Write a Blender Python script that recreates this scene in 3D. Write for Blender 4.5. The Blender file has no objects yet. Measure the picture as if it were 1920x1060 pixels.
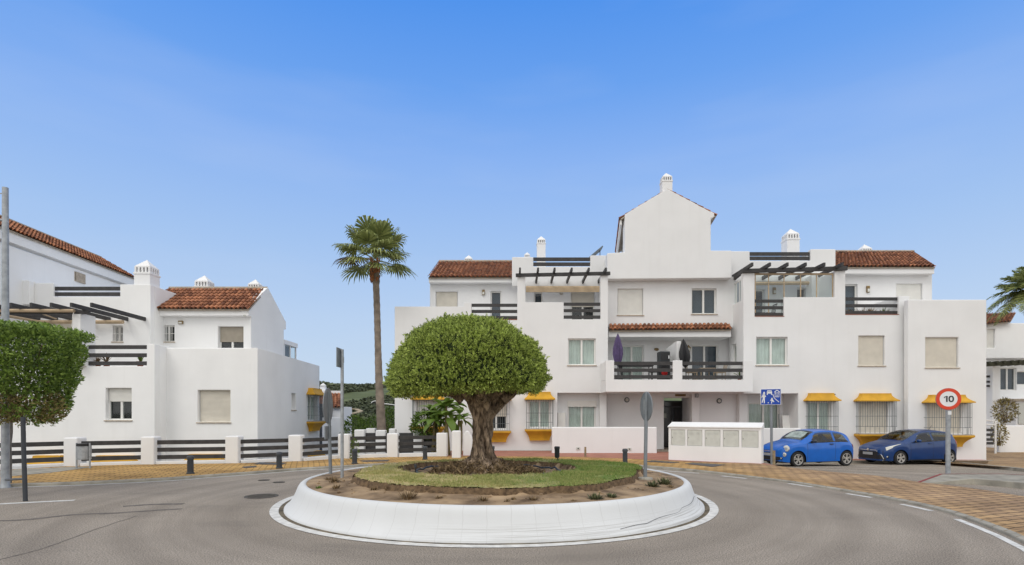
import bpy, math, random
import numpy as np
from mathutils import Vector, noise
R = math.radians
PI = math.pi
random.seed(7)
np.random.seed(7)
scene = bpy.context.scene
col = scene.collection

# ------------------------------------------------------------------ camera
FPX, HOR, EYE = 1050.0, 775.0, 1.8            # focal length in photo pixels, horizon row, eye height (m)
cd = bpy.data.cameras.new('camera')
cam = bpy.data.objects.new('camera', cd)
col.objects.link(cam)
cd.sensor_width = 36.0
cd.lens = 36.0 * FPX / 1920.0
cd.shift_y = (HOR - 530.0) / 1920.0
cd.clip_end = 5000
cam.location = (0, 0, EYE)
cam.rotation_euler = (R(90), 0, 0)
scene.camera = cam

# ------------------------------------------------------------------ light
scene.view_settings.view_transform = 'Standard'
scene.view_settings.look = 'None'
scene.view_settings.exposure = 0.0
scene.view_settings.gamma = 1.0
SUN_EL, SUN_AZ = R(48), R(214)                # azimuth measured clockwise from +Y
sd = bpy.data.lights.new('sun', 'SUN')
sd.energy = 0.75
sd.angle = R(24)
sd.color = (1.0, 0.95, 0.87)
sun = bpy.data.objects.new('sun', sd)
col.objects.link(sun)
sdir = Vector((math.sin(SUN_AZ) * math.cos(SUN_EL), math.cos(SUN_AZ) * math.cos(SUN_EL), math.sin(SUN_EL)))
sun.rotation_euler = sdir.to_track_quat('Z', 'Y').to_euler()

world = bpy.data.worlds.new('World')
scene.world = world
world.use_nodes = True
wn, wl = world.node_tree.nodes, world.node_tree.links
wn.clear()


def N(nodes, typ, **kw):
    n = nodes.new(typ)
    for k, v in kw.items():
        setattr(n, k, v)
    return n


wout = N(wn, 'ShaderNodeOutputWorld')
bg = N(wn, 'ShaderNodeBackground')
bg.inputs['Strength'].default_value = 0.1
sky = N(wn, 'ShaderNodeTexSky', sky_type='NISHITA', sun_disc=False)
sky.sun_elevation = SUN_EL
sky.sun_rotation = SUN_AZ
tc = N(wn, 'ShaderNodeTexCoord')
sep = N(wn, 'ShaderNodeSeparateXYZ')
wl.new(tc.outputs['Generated'], sep.inputs[0])
ramp = N(wn, 'ShaderNodeValToRGB')
els = ramp.color_ramp.elements
stops = [(0.0, (.58, .71, .87)), (.08, (.55, .69, .875)), (.16, (.50, .655, .89)), (.28, (.38, .57, .90)), (.41, (.262, .468, .915)),
         (.50, (.150, .375, .895)), (.60, (.080, .30, .87))]
els[0].position, els[0].color = stops[0][0], (*stops[0][1], 1)
els[1].position, els[1].color = stops[-1][0], (*stops[-1][1], 1)
for p, c in stops[1:-1]:
    e = els.new(p)
    e.color = (*c, 1)
wl.new(sep.outputs['Z'], ramp.inputs[0])
cn = N(wn, 'ShaderNodeTexNoise')
cn.inputs['Scale'].default_value = 2.2
cn.inputs['Detail'].default_value = 4
cmap = N(wn, 'ShaderNodeMapping')
cmap.inputs['Scale'].default_value = (1, 1, 5)
wl.new(tc.outputs['Generated'], cmap.inputs[0])
wl.new(cmap.outputs[0], cn.inputs['Vector'])
cr = N(wn, 'ShaderNodeMapRange')
cr.inputs['From Min'].default_value = .5
cr.inputs['From Max'].default_value = .8
cr.inputs['To Max'].default_value = .12
wl.new(cn.outputs['Fac'], cr.inputs['Value'])
cm = N(wn, 'ShaderNodeMixRGB')
cm.inputs['Color2'].default_value = (.72, .78, .88, 1)
wl.new(cr.outputs[0], cm.inputs[0])
wl.new(ramp.outputs[0], cm.inputs[1])


def maprange(val, a, b):
    m = N(wn, 'ShaderNodeMapRange', interpolation_type='SMOOTHSTEP')
    m.inputs['From Min'].default_value = a
    m.inputs['From Max'].default_value = b
    wl.new(val, m.inputs['Value'])
    return m.outputs[0]


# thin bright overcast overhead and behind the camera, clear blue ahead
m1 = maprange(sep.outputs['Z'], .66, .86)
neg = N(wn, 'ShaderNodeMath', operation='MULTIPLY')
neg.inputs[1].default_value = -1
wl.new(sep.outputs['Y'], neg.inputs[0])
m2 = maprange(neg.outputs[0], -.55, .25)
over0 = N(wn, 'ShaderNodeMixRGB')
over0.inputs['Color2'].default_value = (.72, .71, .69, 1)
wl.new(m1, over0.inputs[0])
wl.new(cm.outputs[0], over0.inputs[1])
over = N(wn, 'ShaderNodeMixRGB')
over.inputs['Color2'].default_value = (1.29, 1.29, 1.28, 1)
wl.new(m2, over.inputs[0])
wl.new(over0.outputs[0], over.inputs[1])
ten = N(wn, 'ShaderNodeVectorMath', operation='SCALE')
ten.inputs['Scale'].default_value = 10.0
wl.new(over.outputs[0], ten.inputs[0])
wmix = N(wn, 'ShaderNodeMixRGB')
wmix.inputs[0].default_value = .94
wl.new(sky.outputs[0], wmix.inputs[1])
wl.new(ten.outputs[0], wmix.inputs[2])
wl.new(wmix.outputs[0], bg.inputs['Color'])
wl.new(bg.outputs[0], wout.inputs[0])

# ------------------------------------------------------------------ materials
MATS = {}


def pmat(name, c, rough=.7, var=.12, scale=4.0, bump=0.0, bscale=60.0, metal=0.0, spec=.4, c2=None, rnd=None, coat=0.0, detail=4.0):
    """principled material with noise colour variation, optional bump and per-island variation"""
    m = bpy.data.materials.new(name)
    m.use_nodes = True
    nt = m.node_tree
    b = nt.nodes['Principled BSDF']
    b.inputs['Roughness'].default_value = rough
    b.inputs['Metallic'].default_value = metal
    b.inputs['Specular IOR Level'].default_value = spec
    b.inputs['Coat Weight'].default_value = coat
    t = N(nt.nodes, 'ShaderNodeTexCoord')
    n = N(nt.nodes, 'ShaderNodeTexNoise')
    n.inputs['Scale'].default_value = scale
    n.inputs['Detail'].default_value = detail
    nt.links.new(t.outputs['Object'], n.inputs['Vector'])
    r = N(nt.nodes, 'ShaderNodeValToRGB')
    lo = [x * (1 - var) for x in c]
    hi = c2 if c2 else [min(1, x * (1 + var)) for x in c]
    r.color_ramp.elements[0].position = .3
    r.color_ramp.elements[1].position = .7
    r.color_ramp.elements[0].color = (*lo, 1)
    r.color_ramp.elements[1].color = (*hi, 1)
    src = n.outputs['Fac']
    if rnd:
        g = N(nt.nodes, 'ShaderNodeNewGeometry')
        mm = N(nt.nodes, 'ShaderNodeMixRGB')
        mm.inputs[0].default_value = rnd
        nt.links.new(src, mm.inputs[1])
        nt.links.new(g.outputs['Random Per Island'], mm.inputs[2])
        src = mm.outputs[0]
        r.color_ramp.elements[0].position = .12
        r.color_ramp.elements[1].position = .88
    nt.links.new(src, r.inputs[0])
    nt.links.new(r.outputs[0], b.inputs['Base Color'])
    if bump:
        n2 = N(nt.nodes, 'ShaderNodeTexNoise')
        n2.inputs['Scale'].default_value = bscale
        n2.inputs['Detail'].default_value = 5
        nt.links.new(t.outputs['Object'], n2.inputs['Vector'])
        bp = N(nt.nodes, 'ShaderNodeBump')
        bp.inputs['Strength'].default_value = bump
        bp.inputs['Distance'].default_value = .02
        nt.links.new(n2.outputs['Fac'], bp.inputs['Height'])
        nt.links.new(bp.outputs[0], b.inputs['Normal'])
    MATS[name] = m
    return m


def stucco(name, c):
    """painted render: fine grain, faint blotches and vertical rain streaks"""
    m = pmat(name, c, rough=.92, var=.035, scale=.7, bump=.12, bscale=35, spec=.15)
    nt = m.node_tree
    b = nt.nodes['Principled BSDF']
    base = b.inputs['Base Color'].links[0].from_socket
    t = nt.nodes['Texture Coordinate']
    mp = N(nt.nodes, 'ShaderNodeMapping')
    mp.inputs['Scale'].default_value = (4.5, 4.5, .35)
    n = N(nt.nodes, 'ShaderNodeTexNoise')
    n.inputs['Scale'].default_value = 1.0
    n.inputs['Detail'].default_value = 6
    nt.links.new(t.outputs['Object'], mp.inputs[0])
    nt.links.new(mp.outputs[0], n.inputs['Vector'])
    mr = N(nt.nodes, 'ShaderNodeMapRange')
    mr.inputs['From Min'].default_value = .54
    mr.inputs['From Max'].default_value = .80
    mr.inputs['To Max'].default_value = .11
    nt.links.new(n.outputs['Fac'], mr.inputs['Value'])
    mx = N(nt.nodes, 'ShaderNodeMixRGB')
    mx.inputs['Color2'].default_value = (c[0] * .74, c[1] * .72, c[2] * .68, 1)
    nt.links.new(mr.outputs[0], mx.inputs[0])
    nt.links.new(base, mx.inputs[1])
    nt.links.new(mx.outputs[0], b.inputs['Base Color'])
    return m


M_WALL = stucco('white_render', (.77, .77, .77))
M_WALL2 = stucco('white_render_left', (.85, .85, .845))
M_CURB = stucco('white_curb_paint', (.63, .64, .645))
M_CHIM = stucco('white_chimney_paint', (.80, .80, .80))
M_TILE = pmat('terracotta_tile', (.165, .058, .028), rough=.85, var=.3, scale=2.5, bump=.3, bscale=40, c2=(.49, .205, .10), rnd=.65)
M_TILECAP = pmat('ridge_mortar', (.36, .31, .25), rough=.9, var=.25, scale=6, bump=.4, bscale=30)
M_RAIL = pmat('dark_painted_timber', (.042, .040, .040), rough=.55, var=.25, scale=6, bump=.1, bscale=30)
M_PVC = pmat('white_frame', (.78, .77, .74), rough=.4, var=.04)
M_SHUT = pmat('roller_shutter', (.66, .62, .54), rough=.55, var=.06, scale=3)
M_SHUTW = pmat('white_roller_shutter', (.74, .73, .69), rough=.55, var=.05, scale=3)
M_SHUTG = pmat('tan_roller_shutter', (.36, .32, .26), rough=.6, var=.08)
M_SILL = pmat('stone_sill', (.46, .39, .31), rough=.8, var=.2, scale=8)
M_DARK = pmat('dark_room', (.018, .02, .022), rough=.9, var=.3)  # near-black panel colour standing in for unlit interiors
M_FLUE = pmat('grey_flue', (.50, .50, .50), rough=.9)  # plain mid-grey block inside the cap openings
M_YEL = pmat('ochre_paint', (.58, .315, .026), rough=.75, var=.14, scale=3, bump=.06)
M_COVER = pmat('worn_cast_iron', (.10, .092, .082), rough=.85, var=.3, scale=12, spec=.15)
M_IRON = pmat('grey_iron', (.13, .15, .16), rough=.5, var=.15, spec=.5)
M_GALV = pmat('galvanised_steel', (.34, .36, .38), rough=.5, var=.2, scale=9, metal=.35)
M_SIGNBACK = pmat('grey_sign_back', (.22, .24, .26), rough=.5, var=.15, scale=5, metal=.3)
M_BOLL = pmat('anthracite_metal', (.040, .045, .052), rough=.45, var=.2)
M_BRASS = pmat('aged_brass_lamp', (.22, .15, .06), rough=.5, var=.3)
M_CURT = pmat('pale_curtain', (.66, .70, .66), rough=.9, var=.12, scale=2)
M_DIMROOM = pmat('blue_grey_dim_room', (.07, .09, .12), rough=.9, var=.2, scale=2)  # dark blue-grey panel colour standing in for dim rooms behind glass
M_AWN = pmat('beige_awning', (.50, .38, .25), rough=.8, var=.15)
M_GREYBOX = pmat('meter_door', (.56, .57, .53), rough=.6, var=.06, scale=6)
M_BLACK = pmat('black_plastic', (.016, .016, .018), rough=.45, var=.2)
M_PURPLE = pmat('purple_canvas', (.09, .065, .15), rough=.85, var=.25, scale=8)
M_RED = pmat('sign_red', (.62, .055, .02), rough=.4, var=.04)
M_SIGNW = pmat('sign_white', (.72, .73, .74), rough=.4, var=.04)
M_SIGNB = pmat('sign_blue', (.006, .055, .36), rough=.4, var=.06)
M_SIGNK = pmat('sign_black', (.02, .022, .026), rough=.4, var=.05)
M_LINE = pmat('road_paint', (.62, .61, .58), rough=.8, var=.22, scale=7, detail=8)
M_KERB = pmat('kerb_concrete', (.30, .28, .235), rough=.9, var=.3, scale=3, bump=.3, bscale=40)
M_REDPAVE = pmat('red_pavement', (.36, .16, .115), rough=.9, var=.2, scale=2, bump=.2, bscale=60)
M_SOIL = pmat('brown_soil', (.19, .12, .068), rough=.95, var=.45, scale=2.2, bump=.9, bscale=24, c2=(.44, .31, .185), detail=8)
M_HOSE = pmat('dark_blue_hose', (.03, .045, .065), rough=.5)
M_BARK = pmat('olive_bark', (.17, .122, .085), rough=.95, var=.3, scale=5, c2=(.50, .38, .27), detail=8)


def fissures(m, sc):
    """vertical furrows: stretched noise darkens and dents the bark"""
    nt = m.node_tree
    b = nt.nodes['Principled BSDF']
    base = b.inputs['Base Color'].links[0].from_socket
    t = nt.nodes['Texture Coordinate']
    mp = N(nt.nodes, 'ShaderNodeMapping')
    mp.inputs['Scale'].default_value = sc
    n = N(nt.nodes, 'ShaderNodeTexNoise')
    n.inputs['Scale'].default_value = 1
    n.inputs['Detail'].default_value = 7
    n.inputs['Roughness'].default_value = .65
    n.inputs['Distortion'].default_value = .8
    nt.links.new(t.outputs['Object'], mp.inputs[0])
    nt.links.new(mp.outputs[0], n.inputs['Vector'])
    r = N(nt.nodes, 'ShaderNodeValToRGB')
    r.color_ramp.elements[0].position = .38
    r.color_ramp.elements[0].color = (.17, .15, .13, 1)
    r.color_ramp.elements[1].position = .60
    r.color_ramp.elements[1].color = (1.15, 1.12, 1.08, 1)
    nt.links.new(n.outputs['Fac'], r.inputs[0])
    mu = N(nt.nodes, 'ShaderNodeMixRGB', blend_type='MULTIPLY')
    mu.inputs[0].default_value = 1
    nt.links.new(base, mu.inputs[1])
    nt.links.new(r.outputs[0], mu.inputs[2])
    nt.links.new(mu.outputs[0], b.inputs['Base Color'])
    bp = N(nt.nodes, 'ShaderNodeBump')
    bp.inputs['Strength'].default_value = 1
    bp.inputs['Distance'].default_value = .05
    nt.links.new(n.outputs['Fac'], bp.inputs['Height'])
    nt.links.new(bp.outputs[0], b.inputs['Normal'])


fissures(M_BARK, (13, 13, 3.2))
M_PALMBARK = pmat('palm_bark', (.22, .18, .145), rough=.95, var=.35, scale=3, bump=.6, bscale=14)
M_LEAF = pmat('olive_leaf', (.065, .105, .018), rough=.5, var=.15, scale=1.6, c2=(.66, .78, .19), rnd=.75, spec=.35)
M_LEAF2 = pmat('ficus_leaf', (.055, .11, .018), rough=.45, var=.2, scale=1.5, c2=(.34, .48, .10), rnd=.65, spec=.35)
M_LEAFDRY = pmat('dry_leaf', (.07, .055, .02), rough=.7, var=.25, scale=3, c2=(.42, .34, .12), rnd=.7)  # withered brown leaves, low in the left tree and on dry shrubs
M_BANANA = pmat('banana_leaf', (.08, .16, .025), rough=.45, var=.25, scale=3, c2=(.22, .33, .06), rnd=.5, spec=.4)
M_BSTEM = pmat('banana_stem', (.10, .08, .03), rough=.7, var=.4, scale=5, c2=(.22, .17, .06))
M_PALM = pmat('palm_frond', (.09, .13, .036), rough=.5, var=.2, scale=2, c2=(.50, .54, .20), rnd=.7, spec=.3)
M_DRY = pmat('dry_twigs', (.12, .08, .04), rough=.95, var=.35, c2=(.34, .24, .13), rnd=.7)
M_WEED = pmat('grey_green_weed', (.05, .06, .028), rough=.9, var=.3, c2=(.17, .18, .085), rnd=.6)
M_BUSH = pmat('bush_leaf', (.045, .09, .016), rough=.8, var=.2, scale=2, c2=(.19, .28, .06), rnd=.6, spec=.1)
M_HILL = pmat('hillside', (.05, .08, .028), rough=.95, var=.3, scale=.028, c2=(.20, .22, .09), detail=9)
M_WOOD = pmat('far_woodland', (.042, .056, .036), rough=.95, var=.3, scale=.03, c2=(.125, .145, .078), rnd=.4)  # grey-green lightening in the colour stands in for distance haze
M_GROUND = pmat('dry_earth', (.17, .14, .09), rough=.95, var=.35, scale=.2)
M_GRASSB = pmat('lawn_blade', (.11, .24, .025), rough=.8, var=.2, scale=1.1, c2=(.46, .40, .17), rnd=.45)
M_LAWN = pmat('lawn_turf', (.12, .22, .03), rough=.95, var=.3, scale=1.3, bump=.6, bscale=60, c2=(.46, .37, .18), detail=8)
M_TYRE = pmat('tyre_rubber', (.018, .018, .019), rough=.8, var=.2)
M_RIM = pmat('alloy_rim', (.48, .46, .43), rough=.35, var=.08, metal=.6)
M_CHROME = pmat('chrome_trim', (.6, .6, .6), rough=.2, var=.03, metal=.8)
M_LAMP = pmat('headlamp_glass', (.62, .62, .57), rough=.12, var=.12, scale=30, spec=.7)
M_TAIL = pmat('tail_lamp', (.35, .008, .012), rough=.2, var=.1, spec=.6)
M_CARGLASS = pmat('car_glass', (.030, .036, .040), rough=.06, var=.3, scale=3, spec=.9)
M_SCREEN = pmat('pale_windscreen_panel', (.30, .37, .36), rough=.12, var=.35, scale=5, spec=.7)
M_BLUE1 = pmat('bright_blue_paint', (.002, .115, .50), rough=.28, var=.05, coat=.3, spec=.4)
M_BLUE2 = pmat('royal_blue_paint', (.003, .036, .15), rough=.28, var=.08, coat=.3, spec=.4)
M_PLATE = pmat('number_plate', (.34, .35, .36), rough=.4, var=.15)
M_RUST = pmat('wooden_stake', (.26, .20, .12), rough=.8, var=.3, scale=10)
M_TERRA = pmat('terracotta_pot', (.30, .10, .05), rough=.8)
M_FURN = pmat('beige_rattan', (.34, .27, .19), rough=.8)


def translucent(m, f=.35):
    nt = m.node_tree
    b = nt.nodes['Principled BSDF']
    base = b.inputs['Base Color'].links[0].from_socket
    tr = N(nt.nodes, 'ShaderNodeBsdfTranslucent')
    nt.links.new(base, tr.inputs[0])
    mx = N(nt.nodes, 'ShaderNodeMixShader')
    mx.inputs[0].default_value = f
    o = nt.nodes['Material Output']
    nt.links.new(b.outputs[0], mx.inputs[1])
    nt.links.new(tr.outputs[0], mx.inputs[2])
    nt.links.new(mx.outputs[0], o.inputs[0])


for m_ in (M_LEAF, M_LEAF2, M_BANANA, M_BUSH, M_PALM):
    translucent(m_)


def drier_left(m):
    """the turf is straw coloured on its left side and fresh on the right"""
    nt = m.node_tree
    r = [n for n in nt.nodes if n.type == 'VALTORGB'][0]
    src = r.inputs[0].links[0].from_socket
    t = nt.nodes['Texture Coordinate']
    sx = N(nt.nodes, 'ShaderNodeSeparateXYZ')
    nt.links.new(t.outputs['Object'], sx.inputs[0])
    k = N(nt.nodes, 'ShaderNodeMath', operation='MULTIPLY_ADD')
    k.inputs[1].default_value = -.075
    nt.links.new(sx.outputs['X'], k.inputs[0])
    nt.links.new(src, k.inputs[2])
    nt.links.new(k.outputs[0], r.inputs[0])


drier_left(M_LAWN)
drier_left(M_GRASSB)


def glass_mat():
    m = bpy.data.materials.new('window_glass')
    m.use_nodes = True
    nt = m.node_tree
    nt.nodes.clear()
    o = N(nt.nodes, 'ShaderNodeOutputMaterial')
    mix = N(nt.nodes, 'ShaderNodeMixShader')
    tr = N(nt.nodes, 'ShaderNodeBsdfTransparent')
    tr.inputs[0].default_value = (.80, .86, .85, 1)
    gl = N(nt.nodes, 'ShaderNodeBsdfGlossy')
    gl.inputs['Roughness'].default_value = .03
    lw = N(nt.nodes, 'ShaderNodeLayerWeight')
    pw = N(nt.nodes, 'ShaderNodeMath', operation='POWER')
    pw.inputs[1].default_value = 4.0
    nt.links.new(lw.outputs['Facing'], pw.inputs[0])
    ad = N(nt.nodes, 'ShaderNodeMath', operation='MULTIPLY_ADD')
    ad.inputs[1].default_value = .8
    ad.inputs[2].default_value = .055
    nt.links.new(pw.outputs[0], ad.inputs[0])
    nt.links.new(ad.outputs[0], mix.inputs[0])
    nt.links.new(tr.outputs[0], mix.inputs[1])
    nt.links.new(gl.outputs[0], mix.inputs[2])
    nt.links.new(mix.outputs[0], o.inputs[0])
    return m


M_GLASS = glass_mat()


def asphalt_mat():
    m = pmat('asphalt', (.27, .235, .195), rough=.9, var=.12, scale=.55, spec=.25, detail=6)
    nt = m.node_tree
    b = nt.nodes['Principled BSDF']
    base = b.inputs['Base Color'].links[0].from_socket
    t = nt.nodes['Texture Coordinate']
    sp = N(nt.nodes, 'ShaderNodeTexNoise')
    sp.inputs['Scale'].default_value = 55
    sp.inputs['Detail'].default_value = 3
    sp.inputs['Roughness'].default_value = .8
    nt.links.new(t.outputs['Object'], sp.inputs['Vector'])
    r = N(nt.nodes, 'ShaderNodeValToRGB')
    r.color_ramp.elements[0].position = .36
    r.color_ramp.elements[0].color = (.38, .36, .34, 1)
    r.color_ramp.elements[1].position = .64
    r.color_ramp.elements[1].color = (1.7, 1.7, 1.7, 1)
    nt.links.new(sp.outputs['Fac'], r.inputs[0])
    mu = N(nt.nodes, 'ShaderNodeMixRGB', blend_type='MULTIPLY')
    mu.inputs[0].default_value = 1
    nt.links.new(base, mu.inputs[1])
    nt.links.new(r.outputs[0], mu.inputs[2])
    # darker worn patches
    pn = N(nt.nodes, 'ShaderNodeTexNoise')
    pn.inputs['Scale'].default_value = .9
    pn.inputs['Detail'].default_value = 7
    pn.inputs['Roughness'].default_value = .65
    mp = N(nt.nodes, 'ShaderNodeMapping')
    mp.inputs['Scale'].default_value = (.35, 1.0, 1)
    nt.links.new(t.outputs['Object'], mp.inputs[0])
    nt.links.new(mp.outputs[0], pn.inputs['Vector'])
    pr = N(nt.nodes, 'ShaderNodeMapRange')
    pr.inputs['From Min'].default_value = .56
    pr.inputs['From Max'].default_value = .72
    pr.inputs['To Max'].default_value = .45
    nt.links.new(pn.outputs['Fac'], pr.inputs['Value'])
    m3 = N(nt.nodes, 'ShaderNodeMixRGB')
    m3.inputs['Color2'].default_value = (.155, .138, .118, 1)
    nt.links.new(pr.outputs[0], m3.inputs[0])
    nt.links.new(mu.outputs[0], m3.inputs[1])
    # wheel tracks worn in rings round the island
    vm = N(nt.nodes, 'ShaderNodeVectorMath', operation='DISTANCE')
    vm.inputs[1].default_value = (-.33, 11.9, 0)
    nt.links.new(t.outputs['Object'], vm.inputs[0])
    ww = N(nt.nodes, 'ShaderNodeTexNoise', noise_dimensions='1D')
    ww.inputs['Scale'].default_value = 1.1
    ww.inputs['Detail'].default_value = 4
    nt.links.new(vm.outputs['Value'], ww.inputs['W'])
    wr_ = N(nt.nodes, 'ShaderNodeValToRGB')
    wr_.color_ramp.elements[0].position = .35
    wr_.color_ramp.elements[0].color = (.87, .865, .86, 1)
    wr_.color_ramp.elements[1].position = .62
    wr_.color_ramp.elements[1].color = (1.08, 1.08, 1.08, 1)
    nt.links.new(ww.outputs['Fac'], wr_.inputs[0])
    m4 = N(nt.nodes, 'ShaderNodeMixRGB', blend_type='MULTIPLY')
    m4.inputs[0].default_value = 1
    nt.links.new(m3.outputs[0], m4.inputs[1])
    nt.links.new(wr_.outputs[0], m4.inputs[2])
    nt.links.new(m4.outputs[0], b.inputs['Base Color'])
    bp = N(nt.nodes, 'ShaderNodeBump')
    bp.inputs['Strength'].default_value = .5
    bp.inputs['Distance'].default_value = .01
    nt.links.new(sp.outputs['Fac'], bp.inputs['Height'])
    nt.links.new(bp.outputs[0], b.inputs['Normal'])
    return m


M_ASPH = asphalt_mat()


def paver_mat(name, c1, c2, mortar, rot, blend=None):
    m = bpy.data.materials.new(name)
    m.use_nodes = True
    nt = m.node_tree
    b = nt.nodes['Principled BSDF']
    b.inputs['Roughness'].default_value = .9
    b.inputs['Specular IOR Level'].default_value = .2
    t = N(nt.nodes, 'ShaderNodeTexCoord')
    mp = N(nt.nodes, 'ShaderNodeMapping')
    mp.inputs['Rotation'].default_value = (0, 0, rot)
    br = N(nt.nodes, 'ShaderNodeTexBrick')
    br.inputs['Scale'].default_value = 1
    br.inputs['Brick Width'].default_value = .36
    br.inputs['Row Height'].default_value = .21
    br.inputs['Mortar Size'].default_value = .018
    br.inputs['Mortar Smooth'].default_value = .3
    br.inputs['Bias'].default_value = -.1
    br.inputs['Color1'].default_value = (*c1, 1)
    br.inputs['Color2'].default_value = (*c2, 1)
    br.inputs['Mortar'].default_value = (*mortar, 1)
    nt.links.new(t.outputs['Object'], mp.inputs[0])
    nt.links.new(mp.outputs[0], br.inputs['Vector'])
    n = N(nt.nodes, 'ShaderNodeTexNoise')
    n.inputs['Scale'].default_value = .8
    n.inputs['Detail'].default_value = 7
    nt.links.new(t.outputs['Object'], n.inputs['Vector'])
    r = N(nt.nodes, 'ShaderNodeValToRGB')
    r.color_ramp.elements[0].position = .3
    r.color_ramp.elements[0].color = (.62, .60, .58, 1)
    r.color_ramp.elements[1].position = .7
    r.color_ramp.elements[1].color = (1.15, 1.15, 1.15, 1)
    nt.links.new(n.outputs['Fac'], r.inputs[0])
    mu = N(nt.nodes, 'ShaderNodeMixRGB', blend_type='MULTIPLY')
    mu.inputs[0].default_value = 1
    nt.links.new(br.outputs['Color'], mu.inputs[1])
    nt.links.new(r.outputs[0], mu.inputs[2])
    last = mu.outputs[0]
    if blend:
        sx = N(nt.nodes, 'ShaderNodeSeparateXYZ')
        nt.links.new(t.outputs['Object'], sx.inputs[0])
        mr = N(nt.nodes, 'ShaderNodeMapRange', interpolation_type='SMOOTHSTEP')
        mr.inputs['From Min'].default_value = 4.5
        mr.inputs['From Max'].default_value = 9.5
        nt.links.new(sx.outputs['X'], mr.inputs['Value'])
        mb_ = N(nt.nodes, 'ShaderNodeMixRGB', blend_type='MULTIPLY')
        mb_.inputs['Color2'].default_value = (*blend, 1)
        nt.links.new(mr.outputs[0], mb_.inputs[0])
        nt.links.new(last, mb_.inputs[1])
        last = mb_.outputs[0]
    nt.links.new(last, b.inputs['Base Color'])
    bp = N(nt.nodes, 'ShaderNodeBump')
    bp.inputs['Strength'].default_value = .8
    bp.inputs['Distance'].default_value = .01
    bp.invert = True
    nt.links.new(br.outputs['Fac'], bp.inputs['Height'])
    nt.links.new(bp.outputs[0], b.inputs['Normal'])
    return m


M_PAVE = paver_mat('ochre_pavers', (.60, .37, .13), (.44, .27, .105), (.13, .09, .04), R(-20), (.80, .86, 1.35))
M_PAVE2 = paver_mat('tan_pavers', (.46, .31, .17), (.37, .25, .145), (.17, .12, .075), R(-35))

# ------------------------------------------------------------------ mesh helpers


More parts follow.
